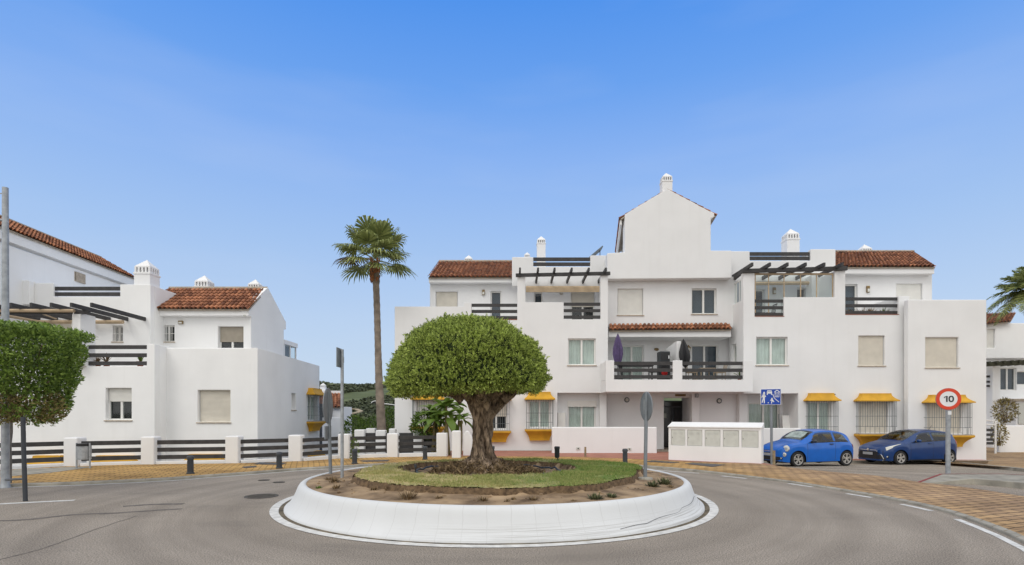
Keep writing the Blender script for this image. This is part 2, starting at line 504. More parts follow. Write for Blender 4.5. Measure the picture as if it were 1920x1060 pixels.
class MB:
    def __init__(self):
        self.v = []
        self.f = []

    def add(self, vs, fs):
        k = len(self.v)
        self.v.extend([tuple(p) for p in vs])
        self.f.extend([tuple(i + k for i in f) for f in fs])
        return self

    def box(self, x0, x1, y0, y1, z0, z1):
        x0, x1 = sorted((x0, x1))
        y0, y1 = sorted((y0, y1))
        z0, z1 = sorted((z0, z1))
        vs = [(x0, y0, z0), (x1, y0, z0), (x1, y1, z0), (x0, y1, z0), (x0, y0, z1), (x1, y0, z1), (x1, y1, z1), (x0, y1, z1)]
        return self.add(vs, [(0, 3, 2, 1), (4, 5, 6, 7), (0, 1, 5, 4), (1, 2, 6, 5), (2, 3, 7, 6), (3, 0, 4, 7)])

    def obox(self, c, ux, uy, uz):
        """oriented box: centre and three half-axis vectors"""
        c, ux, uy, uz = Vector(c), Vector(ux), Vector(uy), Vector(uz)
        vs = []
        for sz in (-1, 1):
            for sx, sy in ((-1, -1), (1, -1), (1, 1), (-1, 1)):
                vs.append(c + ux * sx + uy * sy + uz * sz)
        return self.add(vs, [(0, 3, 2, 1), (4, 5, 6, 7), (0, 1, 5, 4), (1, 2, 6, 5), (2, 3, 7, 6), (3, 0, 4, 7)])

    def bar(self, a, b, w, h):
        """rectangular bar from a to b, width w (sideways), height h"""
        a, b = Vector(a), Vector(b)
        d = b - a
        side = Vector((0, 0, 1)).cross(d)
        if side.length < 1e-6:
            side = Vector((1, 0, 0))
        side.normalize()
        up = d.cross(side).normalized()
        return self.obox((a + b) / 2, d / 2, side * w / 2, up * h / 2)

    def tube(self, pts, rad, n=8, cap=True):
        pts = [Vector(p) for p in pts]
        if not hasattr(rad, '__len__'):
            rad = [rad] * len(pts)
        k = len(self.v)
        ref = Vector((0, 0, 1))
        for i, p in enumerate(pts):
            d = (pts[min(i + 1, len(pts) - 1)] - pts[max(i - 1, 0)])
            d.normalize()
            r_ = ref if abs(d.dot(ref)) < .95 else Vector((1, 0, 0))
            a = d.cross(r_).normalized()
            b = d.cross(a).normalized()
            for j in range(n):
                t = 2 * PI * j / n
                q = p + (a * math.cos(t) + b * math.sin(t)) * rad[i]
                self.v.append(tuple(q))
        for i in range(len(pts) - 1):
            for j in range(n):
                j2 = (j + 1) % n
                self.f.append((k + i * n + j, k + i * n + j2, k + (i + 1) * n + j2, k + (i + 1) * n + j))
        if cap:
            self.f.append(tuple(k + j for j in range(n))[::-1])
            e = k + (len(pts) - 1) * n
            self.f.append(tuple(e + j for j in range(n)))
        return self

    def lathe(self, prof, c=(0, 0, 0), n=24, axis='z', cap=True):
        k = len(self.v)
        for r, h in prof:
            for j in range(n):
                t = 2 * PI * j / n
                a, b = r * math.cos(t), r * math.sin(t)
                if axis == 'z':
                    p = (c[0] + a, c[1] + b, c[2] + h)
                elif axis == 'y':
                    p = (c[0] + a, c[1] + h, c[2] + b)
                else:
                    p = (c[0] + h, c[1] + a, c[2] + b)
                self.v.append(p)
        for i in range(len(prof) - 1):
            for j in range(n):
                j2 = (j + 1) % n
                self.f.append((k + i * n + j, k + i * n + j2, k + (i + 1) * n + j2, k + (i + 1) * n + j))
        if cap:
            self.f.append(tuple(k + j for j in range(n))[::-1])
            e = k + (len(prof) - 1) * n
            self.f.append(tuple(e + j for j in range(n)))
        return self

    def prism(self, poly, vec):
        """polygon (list of 3D points) extruded along vec"""
        n = len(poly)
        vec = Vector(vec)
        vs = [Vector(p) for p in poly] + [Vector(p) + vec for p in poly]
        fs = [tuple(range(n))[::-1], tuple(range(n, 2 * n))]
        for i in range(n):
            j = (i + 1) % n
            fs.append((i, j, j + n, i + n))
        return self.add(vs, fs)

    def grid(self, rows):
        """rows: list of equal-length lists of points"""
        m = len(rows[0])
        vs = [p for r in rows for p in r]
        fs = []
        for i in range(len(rows) - 1):
            for j in range(m - 1):
                fs.append((i * m + j, i * m + j + 1, (i + 1) * m + j + 1, (i + 1) * m + j))
        return self.add(vs, fs)

    def ellipsoid(self, c, r, nu=12, nv=8):
        rows = []
        for i in range(nv + 1):
            t = PI * i / nv
            rows.append([(c[0] + r[0] * math.sin(t) * math.cos(2 * PI * j / nu), c[1] + r[1] * math.sin(t) * math.sin(2 * PI * j / nu), c[2] + r[2] * math.cos(t)) for j in range(nu + 1)])
        return self.grid(rows)


ROOTLOC = {}


def props(o, label=None, cat=None, group=None, kind=None):
    if label:
        o['label'] = label
    if cat:
        o['category'] = cat
    if group:
        o['group'] = group
    if kind:
        o['kind'] = kind
    return o


def thing(name, label, cat, loc=(0, 0, 0), group=None):
    o = bpy.data.objects.new(name, None)
    o.empty_display_size = .3
    col.objects.link(o)
    o.location = loc
    ROOTLOC[o.name] = Vector(loc)
    return props(o, label, cat, group)


def obj(name, mb, mat, parent=None, bevel=0, smooth=None, origin=None, seg=2, weld=False):
    """link the mesh; vertices are in world space (or local to a root that stands at 0,0,0)"""
    if parent is not None:
        off = ROOTLOC[parent.name]
    else:
        off = Vector(origin) if origin is not None else Vector((0, 0, 0))
    me = bpy.data.meshes.new(name)
    assert mb.v, 'empty mesh ' + name
    v = np.array(mb.v, dtype=float) - np.array(off)
    me.from_pydata(v.tolist(), [], mb.f)
    me.update()
    if weld or bevel:
        import bmesh
        bm = bmesh.new()
        bm.from_mesh(me)
        if weld:
            bmesh.ops.remove_doubles(bm, verts=bm.verts, dist=1e-4)
        bmesh.ops.recalc_face_normals(bm, faces=bm.faces)
        bm.to_mesh(me)
        bm.free()
    if mat is not None:
        me.materials.append(mat)
    if smooth is not None:
        me.polygons.foreach_set('use_smooth', [True] * len(me.polygons))
        me.set_sharp_from_angle(angle=R(smooth))
    o = bpy.data.objects.new(name, me)
    col.objects.link(o)
    if parent is not None:
        o.parent = parent
        ROOTLOC[o.name] = ROOTLOC[parent.name]
    else:
        o.location = off
        ROOTLOC[o.name] = off
    if bevel:
        b = o.modifiers.new('bevel', 'BEVEL')
        b.width = bevel
        b.segments = seg
        b.limit_method = 'ANGLE'
        b.angle_limit = R(40)
        if smooth is None:
            b.harden_normals = False
    return o


def copy_tree(o, parent=None):
    c = o.copy()
    col.objects.link(c)
    if parent is not None:
        c.parent = parent
    for ch in list(o.children):
        copy_tree(ch, c)
    return c


def gp(px, py, z=0.0):
    """ground point seen at photo pixel (px, py) on the level z"""
    Y = FPX * (EYE - z) / (py - HOR)
    return Vector(((px - 960) / FPX * Y, Y, z))


def X_(px, Y):
    return (px - 960) / FPX * Y


def Z_(py, Y):
    return EYE + (HOR - py) / FPX * Y


def sstep(a, b, x):
    t = min(1, max(0, (x - a) / (b - a)))
    return t * t * (3 - 2 * t)


def gslope(x, y):
    """the car park on the right falls away from the roundabout"""
    return -.05 * min(12, max(0, y - 16)) * sstep(8.5, 10.5, x)


class Fr:
    """vertical wall plane: P(u, w, z) = o + u*U + w*Nn, Nn pointing into the wall"""

    def __init__(self, o, U, Nn):
        self.o, self.U, self.Nn = Vector((o[0], o[1], 0)), Vector((U[0], U[1], 0)).normalized(), Vector((Nn[0], Nn[1], 0)).normalized()

    def P(self, u, w, z):
        p = self.o + self.U * u + self.Nn * w
        return Vector((p.x, p.y, z))

    def uz(self, px, py):
        """u and z on the plane at photo pixel"""
        k = (px - 960) / FPX
        # o + u U = (k*Y, Y)
        # ox + u Ux = k (oy + u Uy)
        u = (k * self.o.y - self.o.x) / (self.U.x - k * self.U.y)
        Y = self.o.y + u * self.U.y
        return u, EYE + (HOR - py) / FPX * Y


def front(Y):
    return Fr((0, Y), (1, 0), (0, 1))


def rectpx(fr, r):
    """photo rectangle (x0, x1, ytop, ybottom) -> u0, u1, z0, z1 on the plane"""
    xa, xb = r[0], r[1]
    if fr.uz(xa, r[2])[0] > fr.uz(xb, r[2])[0]:
        xa, xb = xb, xa
    u0, za = fr.uz(xa, r[2])
    u1, zb = fr.uz(xb, r[2])
    _, zc = fr.uz(xa, r[3])
    return u0, u1, zc, za


def fbox(mb, fr, u0, u1, w0, w1, z0, z1):
    vs = [fr.P(u, w, z) for z in (z0, z1) for u, w in ((u0, w0), (u1, w0), (u1, w1), (u0, w1))]
    return mb.add(vs, [(0, 3, 2, 1), (4, 5, 6, 7), (0, 1, 5, 4), (1, 2, 6, 5), (2, 3, 7, 6), (3, 0, 4, 7)])


def wall_mesh(fr, u0, u1, z0, z1, holes, th=.3):
    us = sorted({round(a, 4) for a in [u0, u1] + [h[0] for h in holes] + [h[1] for h in holes] if u0 - 1e-6 <= a <= u1 + 1e-6})
    zs = sorted({round(a, 4) for a in [z0, z1] + [h[2] for h in holes] + [h[3] for h in holes] if z0 - 1e-6 <= a <= z1 + 1e-6})
    nu, nz = len(us) - 1, len(zs) - 1

    def solid(i, j):
        if i < 0 or j < 0 or i >= nu or j >= nz:
            return False
        uc, zc = (us[i] + us[i + 1]) / 2, (zs[j] + zs[j + 1]) / 2
        return not any(h[0] < uc < h[1] and h[2] < zc < h[3] for h in holes)
    mb = MB()
    idx = {}

    def V(i, j, w):
        k = (i, j, w)
        if k not in idx:
            idx[k] = len(mb.v)
            mb.v.append(tuple(fr.P(us[i], w * th, zs[j])))
        return idx[k]
    for i in range(nu):
        for j in range(nz):
            if not solid(i, j):
                continue
            mb.f.append((V(i, j, 0), V(i + 1, j, 0), V(i + 1, j + 1, 0), V(i, j + 1, 0)))
            mb.f.append((V(i, j, 1), V(i, j + 1, 1), V(i + 1, j + 1, 1), V(i + 1, j, 1)))
            if not solid(i - 1, j):
                mb.f.append((V(i, j, 0), V(i, j + 1, 0), V(i, j + 1, 1), V(i, j, 1)))
            if not solid(i + 1, j):
                mb.f.append((V(i + 1, j, 0), V(i + 1, j, 1), V(i + 1, j + 1, 1), V(i + 1, j + 1, 0)))
            if not solid(i, j - 1):
                mb.f.append((V(i, j, 0), V(i, j, 1), V(i + 1, j, 1), V(i + 1, j, 0)))
            if not solid(i, j + 1):
                mb.f.append((V(i, j + 1, 0), V(i + 1, j + 1, 0), V(i + 1, j + 1, 1), V(i, j + 1, 1)))
    return mb


def shutter_mesh(fr, u0, u1, z0, z1, w):
    rows = []
    z = z0
    while z < z1 - 1e-4:
        zt = min(z + .052, z1)
        rows.append((z, w + .012))
        rows.append((z + (zt - z) * .25, w))
        rows.append((zt - (zt - z) * .12, w))
        z = zt
    rows.append((z1, w + .012))
    return MB().grid([[fr.P(u0, ww, zz), fr.P(u1, ww, zz)] for zz, ww in rows])


def window(b, fr, r, kind, rec=.13, mull=True, sill=True, shut=None, frame=None, curtain=None, barred=False):
    """r = (u0,u1,z0,z1). kind: shutter, half:<fraction closed>, curtain, dark. The part's own mesh is its frame."""
    u0, u1, z0, z1 = r
    frame = frame or M_PVC
    fw = min(.06, (u1 - u0) * .12)
    mb = MB()
    a, c = rec, rec + .06
    fbox(mb, fr, u0, u0 + fw, a, c, z0, z1)
    fbox(mb, fr, u1 - fw, u1, a, c, z0, z1)
    fbox(mb, fr, u0 + fw, u1 - fw, a, c, z0, z0 + fw)
    fbox(mb, fr, u0 + fw, u1 - fw, a, c, z1 - fw, z1)
    if mull and kind != 'shutter':
        um = (u0 + u1) / 2
        fbox(mb, fr, um - fw * .75, um + fw * .75, a - .01, c + .01, z0 + fw, z1 - fw)
    w = obj('window', mb, frame, b)
    if kind == 'shutter':
        obj('shutter', shutter_mesh(fr, u0 + fw * .5, u1 - fw * .5, z0 + .01, z1, rec - .035), shut or M_SHUT, w)
        g = MB()
        fbox(g, fr, u0 + fw * .5, u1 - fw * .5, rec - .045, rec - .02, z0 + .004, z0 + .05)
        obj('shutter_bar', g, shut or M_SHUT, w)
    else:
        mb = MB().add([fr.P(u0 + fw, rec + .03, z0 + fw), fr.P(u1 - fw, rec + .03, z0 + fw), fr.P(u1 - fw, rec + .03, z1 - fw), fr.P(u0 + fw, rec + .03, z1 - fw)], [(0, 1, 2, 3)])
        obj('pane', mb, M_GLASS, w)
        if kind.startswith('half'):
            f = float(kind.split(':')[1])
            zs = z1 - (z1 - z0) * f
            obj('shutter', shutter_mesh(fr, u0 + fw * .5, u1 - fw * .5, zs, z1, rec - .035), shut or M_SHUTW, w)
        # folded curtain behind the pane, or a flat dark panel painting the unlit room
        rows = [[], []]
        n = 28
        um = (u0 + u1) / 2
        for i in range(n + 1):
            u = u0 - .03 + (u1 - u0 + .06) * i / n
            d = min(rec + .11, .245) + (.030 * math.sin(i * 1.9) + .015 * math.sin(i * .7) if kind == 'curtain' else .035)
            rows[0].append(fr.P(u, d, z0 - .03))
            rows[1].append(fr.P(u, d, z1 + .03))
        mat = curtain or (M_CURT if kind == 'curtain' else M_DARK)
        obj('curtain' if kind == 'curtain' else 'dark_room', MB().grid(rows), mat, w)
    if sill:
        mb = MB()
        fbox(mb, fr, u0 - .05, u1 + .05, -.05, rec, z0 - .045, z0 - .002)
        obj('sill', mb, M_SILL, w, bevel=.008)
    if barred:
        g = MB()
        for i in range(1, 5):
            u = u0 + (u1 - u0) * i / 5
            g.tube([fr.P(u, .04, z0), fr.P(u, .04, z1)], .012, 5)
        for zf in (.5,):
            z = z0 + (z1 - z0) * zf
            g.tube([fr.P(u0, .04, z), fr.P(u1, .04, z)], .012, 5)
        obj('window_bars', g, M_PVC, w)
    return w


def flare(fr, uc, prof, n=1):
    """three-sided flared block against a wall. prof: list of (z, halfwidth, depth)"""
    mb = MB()
    for z, hw, d in prof:
        mb.v.extend([tuple(fr.P(uc - hw, .0, z)), tuple(fr.P(uc - hw, -d, z)), tuple(fr.P(uc + hw, -d, z)), tuple(fr.P(uc + hw, .0, z))])
    for i in range(len(prof) - 1):
        k = i * 4
        for j in range(4):
            j2 = (j + 1) % 4
            mb.f.append((k + j, k + j2, k + 4 + j2, k + 4 + j))
    mb.f.append((0, 1, 2, 3))
    e = (len(prof) - 1) * 4
    mb.f.append((e + 3, e + 2, e + 1, e))
    return mb


def grille_window(b, fr, r, kind, depth=.38, shut=None, curtain=None, gap=.11):
    """window with an iron cage, flared ochre canopy above and ochre corbel below. r is the cage."""
    u0, u1, z0, z1 = r
    uc, hw = (u0 + u1) / 2, (u1 - u0) / 2
    win = (u0 + hw * .18, u1 - hw * .18, z0 + .06, z1 - .02)
    w = window(b, fr, win, kind, shut=shut, curtain=curtain, sill=False)
    g = MB()
    n = max(5, int(round((u1 - u0) / gap)))
    for i in range(n + 1):
        u = u0 + (u1 - u0) * i / n
        zl = z0 if i % 2 == 0 or kind != 'shutter' else z0 + (z1 - z0) * .22
        g.tube([fr.P(u, -depth, zl), fr.P(u, -depth, z1)], .0085, 5)
    for s in (u0, u1):
        for k in range(1, 4):
            g.tube([fr.P(s, -depth * k / 4, z0), fr.P(s, -depth * k / 4, z1)], .0085, 5)
    for f in (.02, .24, .55, .98):
        z = z0 + (z1 - z0) * f
        g.tube([fr.P(u0, 0, z), fr.P(u0, -depth, z), fr.P(u1, -depth, z), fr.P(u1, 0, z)], .009, 4)
    obj('window_grille', g, M_IRON, b)
    H = .33
    prof = []
    for i in range(7):
        t = i / 6
        prof.append((z1 + .05 + H * t, (hw + .10) - (hw * .26 + .05) * (1 - (1 - t) ** 2.2), (depth + .10) - depth * .55 * (1 - (1 - t) ** 2.2)))
    prof = [(z1 + .0, hw + .10, depth + .10)] + prof
    obj('canopy', flare(fr, uc, prof), M_YEL, b)
    H = .46
    prof = []
    for i in range(8):
        t = i / 7
        prof.append((z0 - .08 - H * t, (hw + .08) - (hw * .36) * (1 - (1 - t) ** 2.0), (depth + .08) - depth * .75 * (1 - (1 - t) ** 2.0)))
    prof = [(z0 - .0, hw + .08, depth + .08)] + prof
    c = obj('corbel', flare(fr, uc, prof), M_YEL, b)
    mb = MB()
    fbox(mb, fr, uc - hw - .06, uc + hw + .06, -(depth + .06), -.002, z0 + .002, z0 + .03)
    obj('corbel_sill', mb, M_SILL, c)
    return w


def wall(b, fr, r, cuts=(), wins=(), grilles=(), th=.3, mat=None, zbase=None, bevel=.035, name='wall'):
    """r and cuts in photo pixels (x0,x1,ytop,ybottom); wins: (rect px, kind, kwargs)"""
    u0, u1, z0, z1 = rectpx(fr, r)
    if zbase is not None:
        z0 = zbase
    holes = []
    for c in cuts:
        a = list(rectpx(fr, c))
        if c[2] <= r[2] + .01:
            a[3] = z1 + .01
        holes.append([round(q, 4) for q in a])
    W = []
    for k in wins:
        a = [round(q, 4) for q in rectpx(fr, k[0])]
        W.append((a, k))
        holes.append(a)
    G = []
    for k in grilles:
        a = rectpx(fr, k[0])
        hw = (a[1] - a[0]) / 2
        h = [a[0] + hw * .18, a[1] - hw * .18, a[2] + .06, a[3] - .02]
        holes.append([round(q, 4) for q in h])
        G.append((a, k))
    o = obj(name, wall_mesh(fr, round(u0, 4), round(u1, 4), round(z0, 4), round(z1, 4), holes, th), mat or M_WALL, b, bevel=bevel)
    for a, k in W:
        window(b, fr, a, k[1], **(k[2] if len(k) > 2 else {}))
    for a, k in G:
        grille_window(b, fr, a, k[1], **(k[2] if len(k) > 2 else {}))
    return o


def railing(b, fr, r, n=3, h=.15, w0=.08, name='railing'):
    u0, u1, z0, z1 = rectpx(fr, r)
    mb = MB()
    for i in range(n):
        z = z0 + .05 + (z1 - h - z0 - .05) * i / max(1, n - 1)
        fbox(mb, fr, u0 + .004, u1 - .004, w0, w0 + .06, z, z + h)
    return obj(name, mb, M_RAIL, b, bevel=.006)


def tiles(b, e0, e1, r0, r1, pitch=.21, rowlen=.36, rad=.085, cap=True, name='roof', under=True):
    """barrel-tile slope: eave e0-e1 (left to right), ridge r0-r1. Every tile a separate curved shell."""
    e0, e1, r0, r1 = [Vector(p) for p in (e0, e1, r0, r1)]
    mb = MB()
    nc = max(2, int(round((e1 - e0).length / pitch)))
    nr = max(1, int(round((r0 - e0).length / rowlen)))
    nrm = (e1 - e0).cross(r0 - e0).normalized()
    if nrm.z < 0:
        nrm = -nrm

    def S(u, v):
        return (e0 * (1 - u) + e1 * u) * (1 - v) + (r0 * (1 - u) + r1 * u) * v
    along = (e1 - e0).normalized()
    rng = random.Random(int(abs(e0.x * 100)) + 3)
    for i in range(nc):
        for kind in (0, 1):
            u = (i + .5 * kind + .25) / nc
            for j in range(nr):
                v0, v1 = j / nr - .06 / nr, (j + 1.12) / nr
                v1 = min(v1, 1.0)
                jit = rng.uniform(-.008, .008)
                p0, p1 = S(u, v0) + along * jit, S(u, v1) + along * jit
                rr0, rr1 = (rad, rad * .8) if kind == 0 else (rad * .8, rad * .95)
                h0, h1 = (.055, .028) if kind == 0 else (.035, .01)
                rows = []
                for p, rr, h in ((p0, rr0, h0), (p1, rr1, h1)):
                    line = []
                    for k in range(6):
                        t = PI * k / 5
                        if kind == 0:
                            q = p + along * (-math.cos(t) * rr) + nrm * (math.sin(t) * rr * .9 + h - .02 + rng.uniform(-.002, .002))
                        else:
                            q = p + along * (-math.cos(t) * rr) + nrm * (-math.sin(t) * rr * .55 + h + .02)
                        line.append(q)
                    rows.append(line)
                mb.grid(rows)
    o = obj(name, mb, M_TILE, b, smooth=60)
    if under:
        d = nrm * .03
        g = MB().prism([e0 - d, e1 - d, r1 - d, r0 - d], nrm * -.06)
        obj('roof_deck', g, M_TILECAP, o)
    if cap:
        g = MB()
        n = max(2, int((r1 - r0).length / .4))
        for k in range(n):
            a, c = r0.lerp(r1, k / n), r0.lerp(r1, (k + 1.08) / n)
            g.tube([a + Vector((0, 0, .02)), c + Vector((0, 0, .035))], [.10, .085], 8)
        obj('ridge', g, M_TILECAP, o, smooth=50)
    return o


def chimney(b, px0, px1, ptop, pbase, Y):
    x0, x1 = X_(px0, Y), X_(px1, Y)
    w = x1 - x0
    zt, zb = Z_(ptop, Y), Z_(pbase, Y)
    cx, cy = (x0 + x1) / 2, Y + w / 2
    ch = min(w * .95, (zt - zb) * .85)           # cap height
    zs = zt - ch
    mb = MB()
    if zs > zb:
        mb.box(x0, x1, Y, Y + w, zb, zs)
    h = w / 2
    mb.box(cx - h * 1.08, cx + h * 1.08, cy - h * 1.08, cy + h * 1.08, zs - .04, zs + ch * .07)
    c = obj('chimney', mb, M_CHIM, b, bevel=.012)
    g = MB()
    za, zbb = zs + ch * .07, zs + ch * .40
    k = h * .86
    g.box(cx - h * .95, cx + h * .95, cy - h * .95, cy + h * .95, zbb, zbb + ch * .09)
    n = 5
    for i in range(n):
        t = -k + 2 * k * i / (n - 1)
        for (ax, ay) in ((t, -k), (t, k)) + (((-k, t), (k, t)) if 0 < i < n - 1 else ()):
            g.box(cx + ax - k * .12, cx + ax + k * .12, cy + ay - k * .12, cy + ay + k * .12, za, zbb)
    zz = zbb + ch * .09
    q = h * .92
    steps = 5
    for i in range(steps):
        s0, s1 = q * (1 - i / steps), q * (1 - (i + .75) / steps)
        z0 = zz + (zt - zz) * i / steps
        z1 = zz + (zt - zz) * (i + 1) / steps
        g.add([(cx - s0, cy - s0, z0), (cx + s0, cy - s0, z0), (cx + s0, cy + s0, z0), (cx - s0, cy + s0, z0),
               (cx - s1, cy - s1, z1), (cx + s1, cy - s1, z1), (cx + s1, cy + s1, z1), (cx - s1, cy + s1, z1)],
              [(0, 1, 5, 4), (1, 2, 6, 5), (2, 3, 7, 6), (3, 0, 4, 7), (4, 5, 6, 7)])
    obj('chimney_cap', g, M_CHIM, c)
    d = MB().box(cx - k * .7, cx + k * .7, cy - k * .7, cy + k * .7, za, zbb)
    obj('flue', d, M_FLUE, c)
    return c


def solid(b, x0, x1, y0, y1, z0, z1, mat=None, name='wall', bevel=.03):
    return obj(name, MB().box(x0, x1, y0, y1, z0, z1), mat or M_WALL, b, bevel=bevel)


def wall_lamp(b, fr, px, py, h=.28, w=.14, mat=None):
    u, z = fr.uz(px, py)
    mb = MB()
    fbox(mb, fr, u - w / 2, u + w / 2, -.10, -.002, z - h / 2, z + h / 2)
    o = obj('wall_lamp', mb, mat or M_BRASS, b, bevel=.02)
    g = MB()
    fbox(g, fr, u - w * .36, u + w * .36, -.115, -.098, z - h * .40, z + h * .05)
    obj('lamp_glass', g, M_LAMP, o)
    return o

# ------------------------------------------------------------------ ground, road, pavements
INNER = [(-150, 926), (20, 914), (150, 909.5), (300, 902.3), (400, 895), (480, 889), (564, 882.3), (640, 878), (720, 873), (820, 870),
         (930, 869), (1040, 869.5), (1110, 871), (1190, 876), (1280, 883), (1352, 890.5), (1400, 896), (1480, 906), (1523, 912.5), (1590, 923.5),
         (1650, 934), (1690, 942), (1750, 955), (1800, 970), (1860, 992), (1920, 1020), (2050, 1100)]
OUTER = [(-200, 893), (20, 884.5), (118, 878.5), (280, 874.3), (436, 872), (500, 869.5), (556, 867), (645, 860.5), (735, 858), (830, 856.5),
         (940, 856.5), (1040, 857.3), (1100, 858.5), (1212, 863), (1310, 867.5), (1400, 870.5), (1440, 873), (1490, 876.5), (1560, 883.5), (1640, 894),
         (1720, 906), (1780, 913), (1840, 921), (1920, 934), (2000, 946), (2150, 966), (2400, 1010)]
IN3 = [gp(*p) for p in INNER]
OUT3 = [gp(*p) for p in OUTER]


def crom(P, i, t):
    n = len(P)
    p0, p1, p2, p3 = P[max(i - 1, 0)], P[i], P[i + 1], P[min(i + 2, n - 1)]
    return .5 * ((2 * p1) + (p2 - p0) * t + (2 * p0 - 5 * p1 + 4 * p2 - p3) * t * t + (3 * p1 - p0 - 3 * p2 + p3) * t ** 3)


SUB = 5
INs, OUTs = [], []
for i in range(len(IN3) - 1):
    for s in range(SUB):
        INs.append(crom(IN3, i, s / SUB))
        OUTs.append(crom(OUT3, i, s / SUB))
INs.append(IN3[-1])
OUTs.append(OUT3[-1])


def pave_z(x, y):
    return gslope(x, y) + .065 - .05 * sstep(18.5, 23, y) - .03 * sstep(4, 8, x)


def fence_y(x):
    """line of the boundary fence on the left"""
    for a, c in zip(OUT3[:10], OUT3[1:10]):
        if a.x <= x <= c.x:
            return a.y + (c.y - a.y) * (x - a.x) / (c.x - a.x)
    return OUT3[0].y if x < OUT3[0].x else 22


def sunken(x, y):
    return x < -3.4 and y > fence_y(x) + .35


# one earth sheet out to the horizon
ax = [-3000, -1200, -500, -200, -110, -75] + [-60 + i for i in range(121)] + [75, 110, 200, 500, 1200, 3000]
ay = [-2000, -600, -150, -60] + [-30 + i for i in range(101)] + [85, 120, 200, 400, 900, 3000]


def earth(x, y):
    if y > 71 or abs(x) > 61:
        return -4.0 if y > 20 else -.15
    if sunken(x, y - .5):
        return -2.7
    z = gslope(x, y) - .12
    if y > 44:
        z -= 3.5 * sstep(44, 60, y)
    return z


ground = obj('ground', MB().grid([[(x, y, earth(x, y)) for x in ax] for y in ay]), M_GROUND)
props(ground, 'dry brown earth beneath and beyond the streets', 'ground', kind='structure')

# asphalt
mb = MB()
gx = [-46 + .5 * i for i in range(190)]
gy = [-16 + .5 * i for i in range(100)]
keep = {}


def vidx(i, j):
    if (i, j) not in keep:
        keep[(i, j)] = len(mb.v)
        mb.v.append((gx[i], gy[j], gslope(gx[i], gy[j])))
    return keep[(i, j)]


for i in range(len(gx) - 1):
    for j in range(len(gy) - 1):
        if sunken(gx[i], gy[j + 1]) or sunken(gx[i + 1], gy[j + 1]):
            continue
        mb.f.append((vidx(i, j), vidx(i + 1, j), vidx(i + 1, j + 1), vidx(i, j + 1)))
road = obj('road', mb, M_ASPH)
props(road, 'worn grey asphalt road round the planted island', 'road', kind='structure')

# ochre paver pavement between kerb and fence / buildings
NB = 8
k0 = .21


def inset(i):
    a, c = INs[i], OUTs[i]
    d = (c - a)
    return a + d.normalized() * k0


rows = []
for i in range(len(INs)):
    a, c = inset(i), OUTs[i]
    rows.append([(p.x, p.y, pave_z(p.x, p.y)) for p in (a.lerp(c, k / NB) for k in range(NB + 1))])
pav = obj('pavement', MB().grid(rows), M_PAVE)
props(pav, 'ochre brick pavement curving along the kerb, turning tan towards the lower right', 'pavement', kind='structure')
# kerb stones
rows = []
for i in range(len(INs)):
    a, c = INs[i], inset(i)
    d = (c - a).normalized()
    zt = pave_z(a.x, a.y) + .004
    rows.append([(a.x - d.x * .015, a.y - d.y * .015, gslope(a.x, a.y) - .05), (a.x, a.y, zt - .012), (a.x + d.x * .014, a.y + d.y * .014, zt), (c.x, c.y, zt)])
kerb = obj('kerb', MB().grid(rows), M_KERB)
props(kerb, 'low grey kerb stones edging the road', 'kerb', kind='structure')
# gutter joints across the kerb
mb = MB()
for i in range(4, len(INs) - 1, 2):
    a, c = INs[i], inset(i)
    zt = pave_z(a.x, a.y) + .006
    t = (INs[i + 1] - INs[i - 1]).normalized() * .008
    mb.add([(a.x - t.x, a.y - t.y, zt), (a.x + t.x, a.y + t.y, zt), (c.x + t.x, c.y + t.y, zt), (c.x - t.x, c.y - t.y, zt)], [(0, 1, 2, 3)])
props(obj('kerb_joint', mb, M_SOIL), 'dark joints between the kerb stones', 'kerb joint', kind='structure')

# grey drive patch let into the pavement at the far left
poly = [gp(*p) for p in ((-170, 896), (-40, 889), (60, 883), (118, 880.2), (150, 879), (176, 879.5), (140, 885), (95, 891), (30, 897), (-80, 906))]
vs_ = [(p.x, p.y, pave_z(p.x, p.y) + .006) for p in poly]
props(obj('pavement', MB().add(vs_, [tuple(range(len(vs_)))]), M_KERB), 'grey concrete patch at the far left, before the litter bin', 'pavement', kind='structure')
# red pavement in front of the main building
rows = []
for i in range(9 * SUB, 16 * SUB + 3):
    a = OUTs[i]
    rows.append([(a.x + .001, a.y + (32 - a.y) * k / 10, pave_z(a.x, a.y) * (1 - k / 10) - .03 * k / 10 + .004) for k in range(11)])
redp = obj('pavement', MB().grid(rows), M_REDPAVE)
props(redp, 'red pavement before the entrance of the main building', 'pavement', kind='structure')
# raised red strip along the foot of the right wing
mb = MB()
xs = [8.9 + .5 * i for i in range(27)]
for k in range(len(xs) - 1):
    xa, xb = xs[k], xs[k + 1]
    za, zb = gslope(xa, 25.6) + .12, gslope(xb, 25.6) + .12
    mb.add([(xa, 25.6, za), (xb, 25.6, zb), (xb, 27.5, zb - .02), (xa, 27.5, za - .02)], [(0, 1, 2, 3)])
strip = obj('pavement', mb, M_REDPAVE)
props(strip, 'raised red strip along the foot of the right wing', 'pavement', kind='structure')
mb = MB()
for k in range(len(xs) - 1):
    xa, xb = xs[k], xs[k + 1]
    za, zb = gslope(xa, 25.6) + .125, gslope(xb, 25.6) + .125
    mb.add([(xa, 25.44, za - .2), (xb, 25.44, zb - .2), (xb, 25.45, zb), (xa, 25.45, za), (xb, 25.6, zb), (xa, 25.6, za)], [(0, 1, 2, 3), (3, 2, 4, 5)])
props(obj('kerb', mb, M_KERB), 'grey kerb behind the parked cars at the foot of the wall', 'kerb', kind='structure')
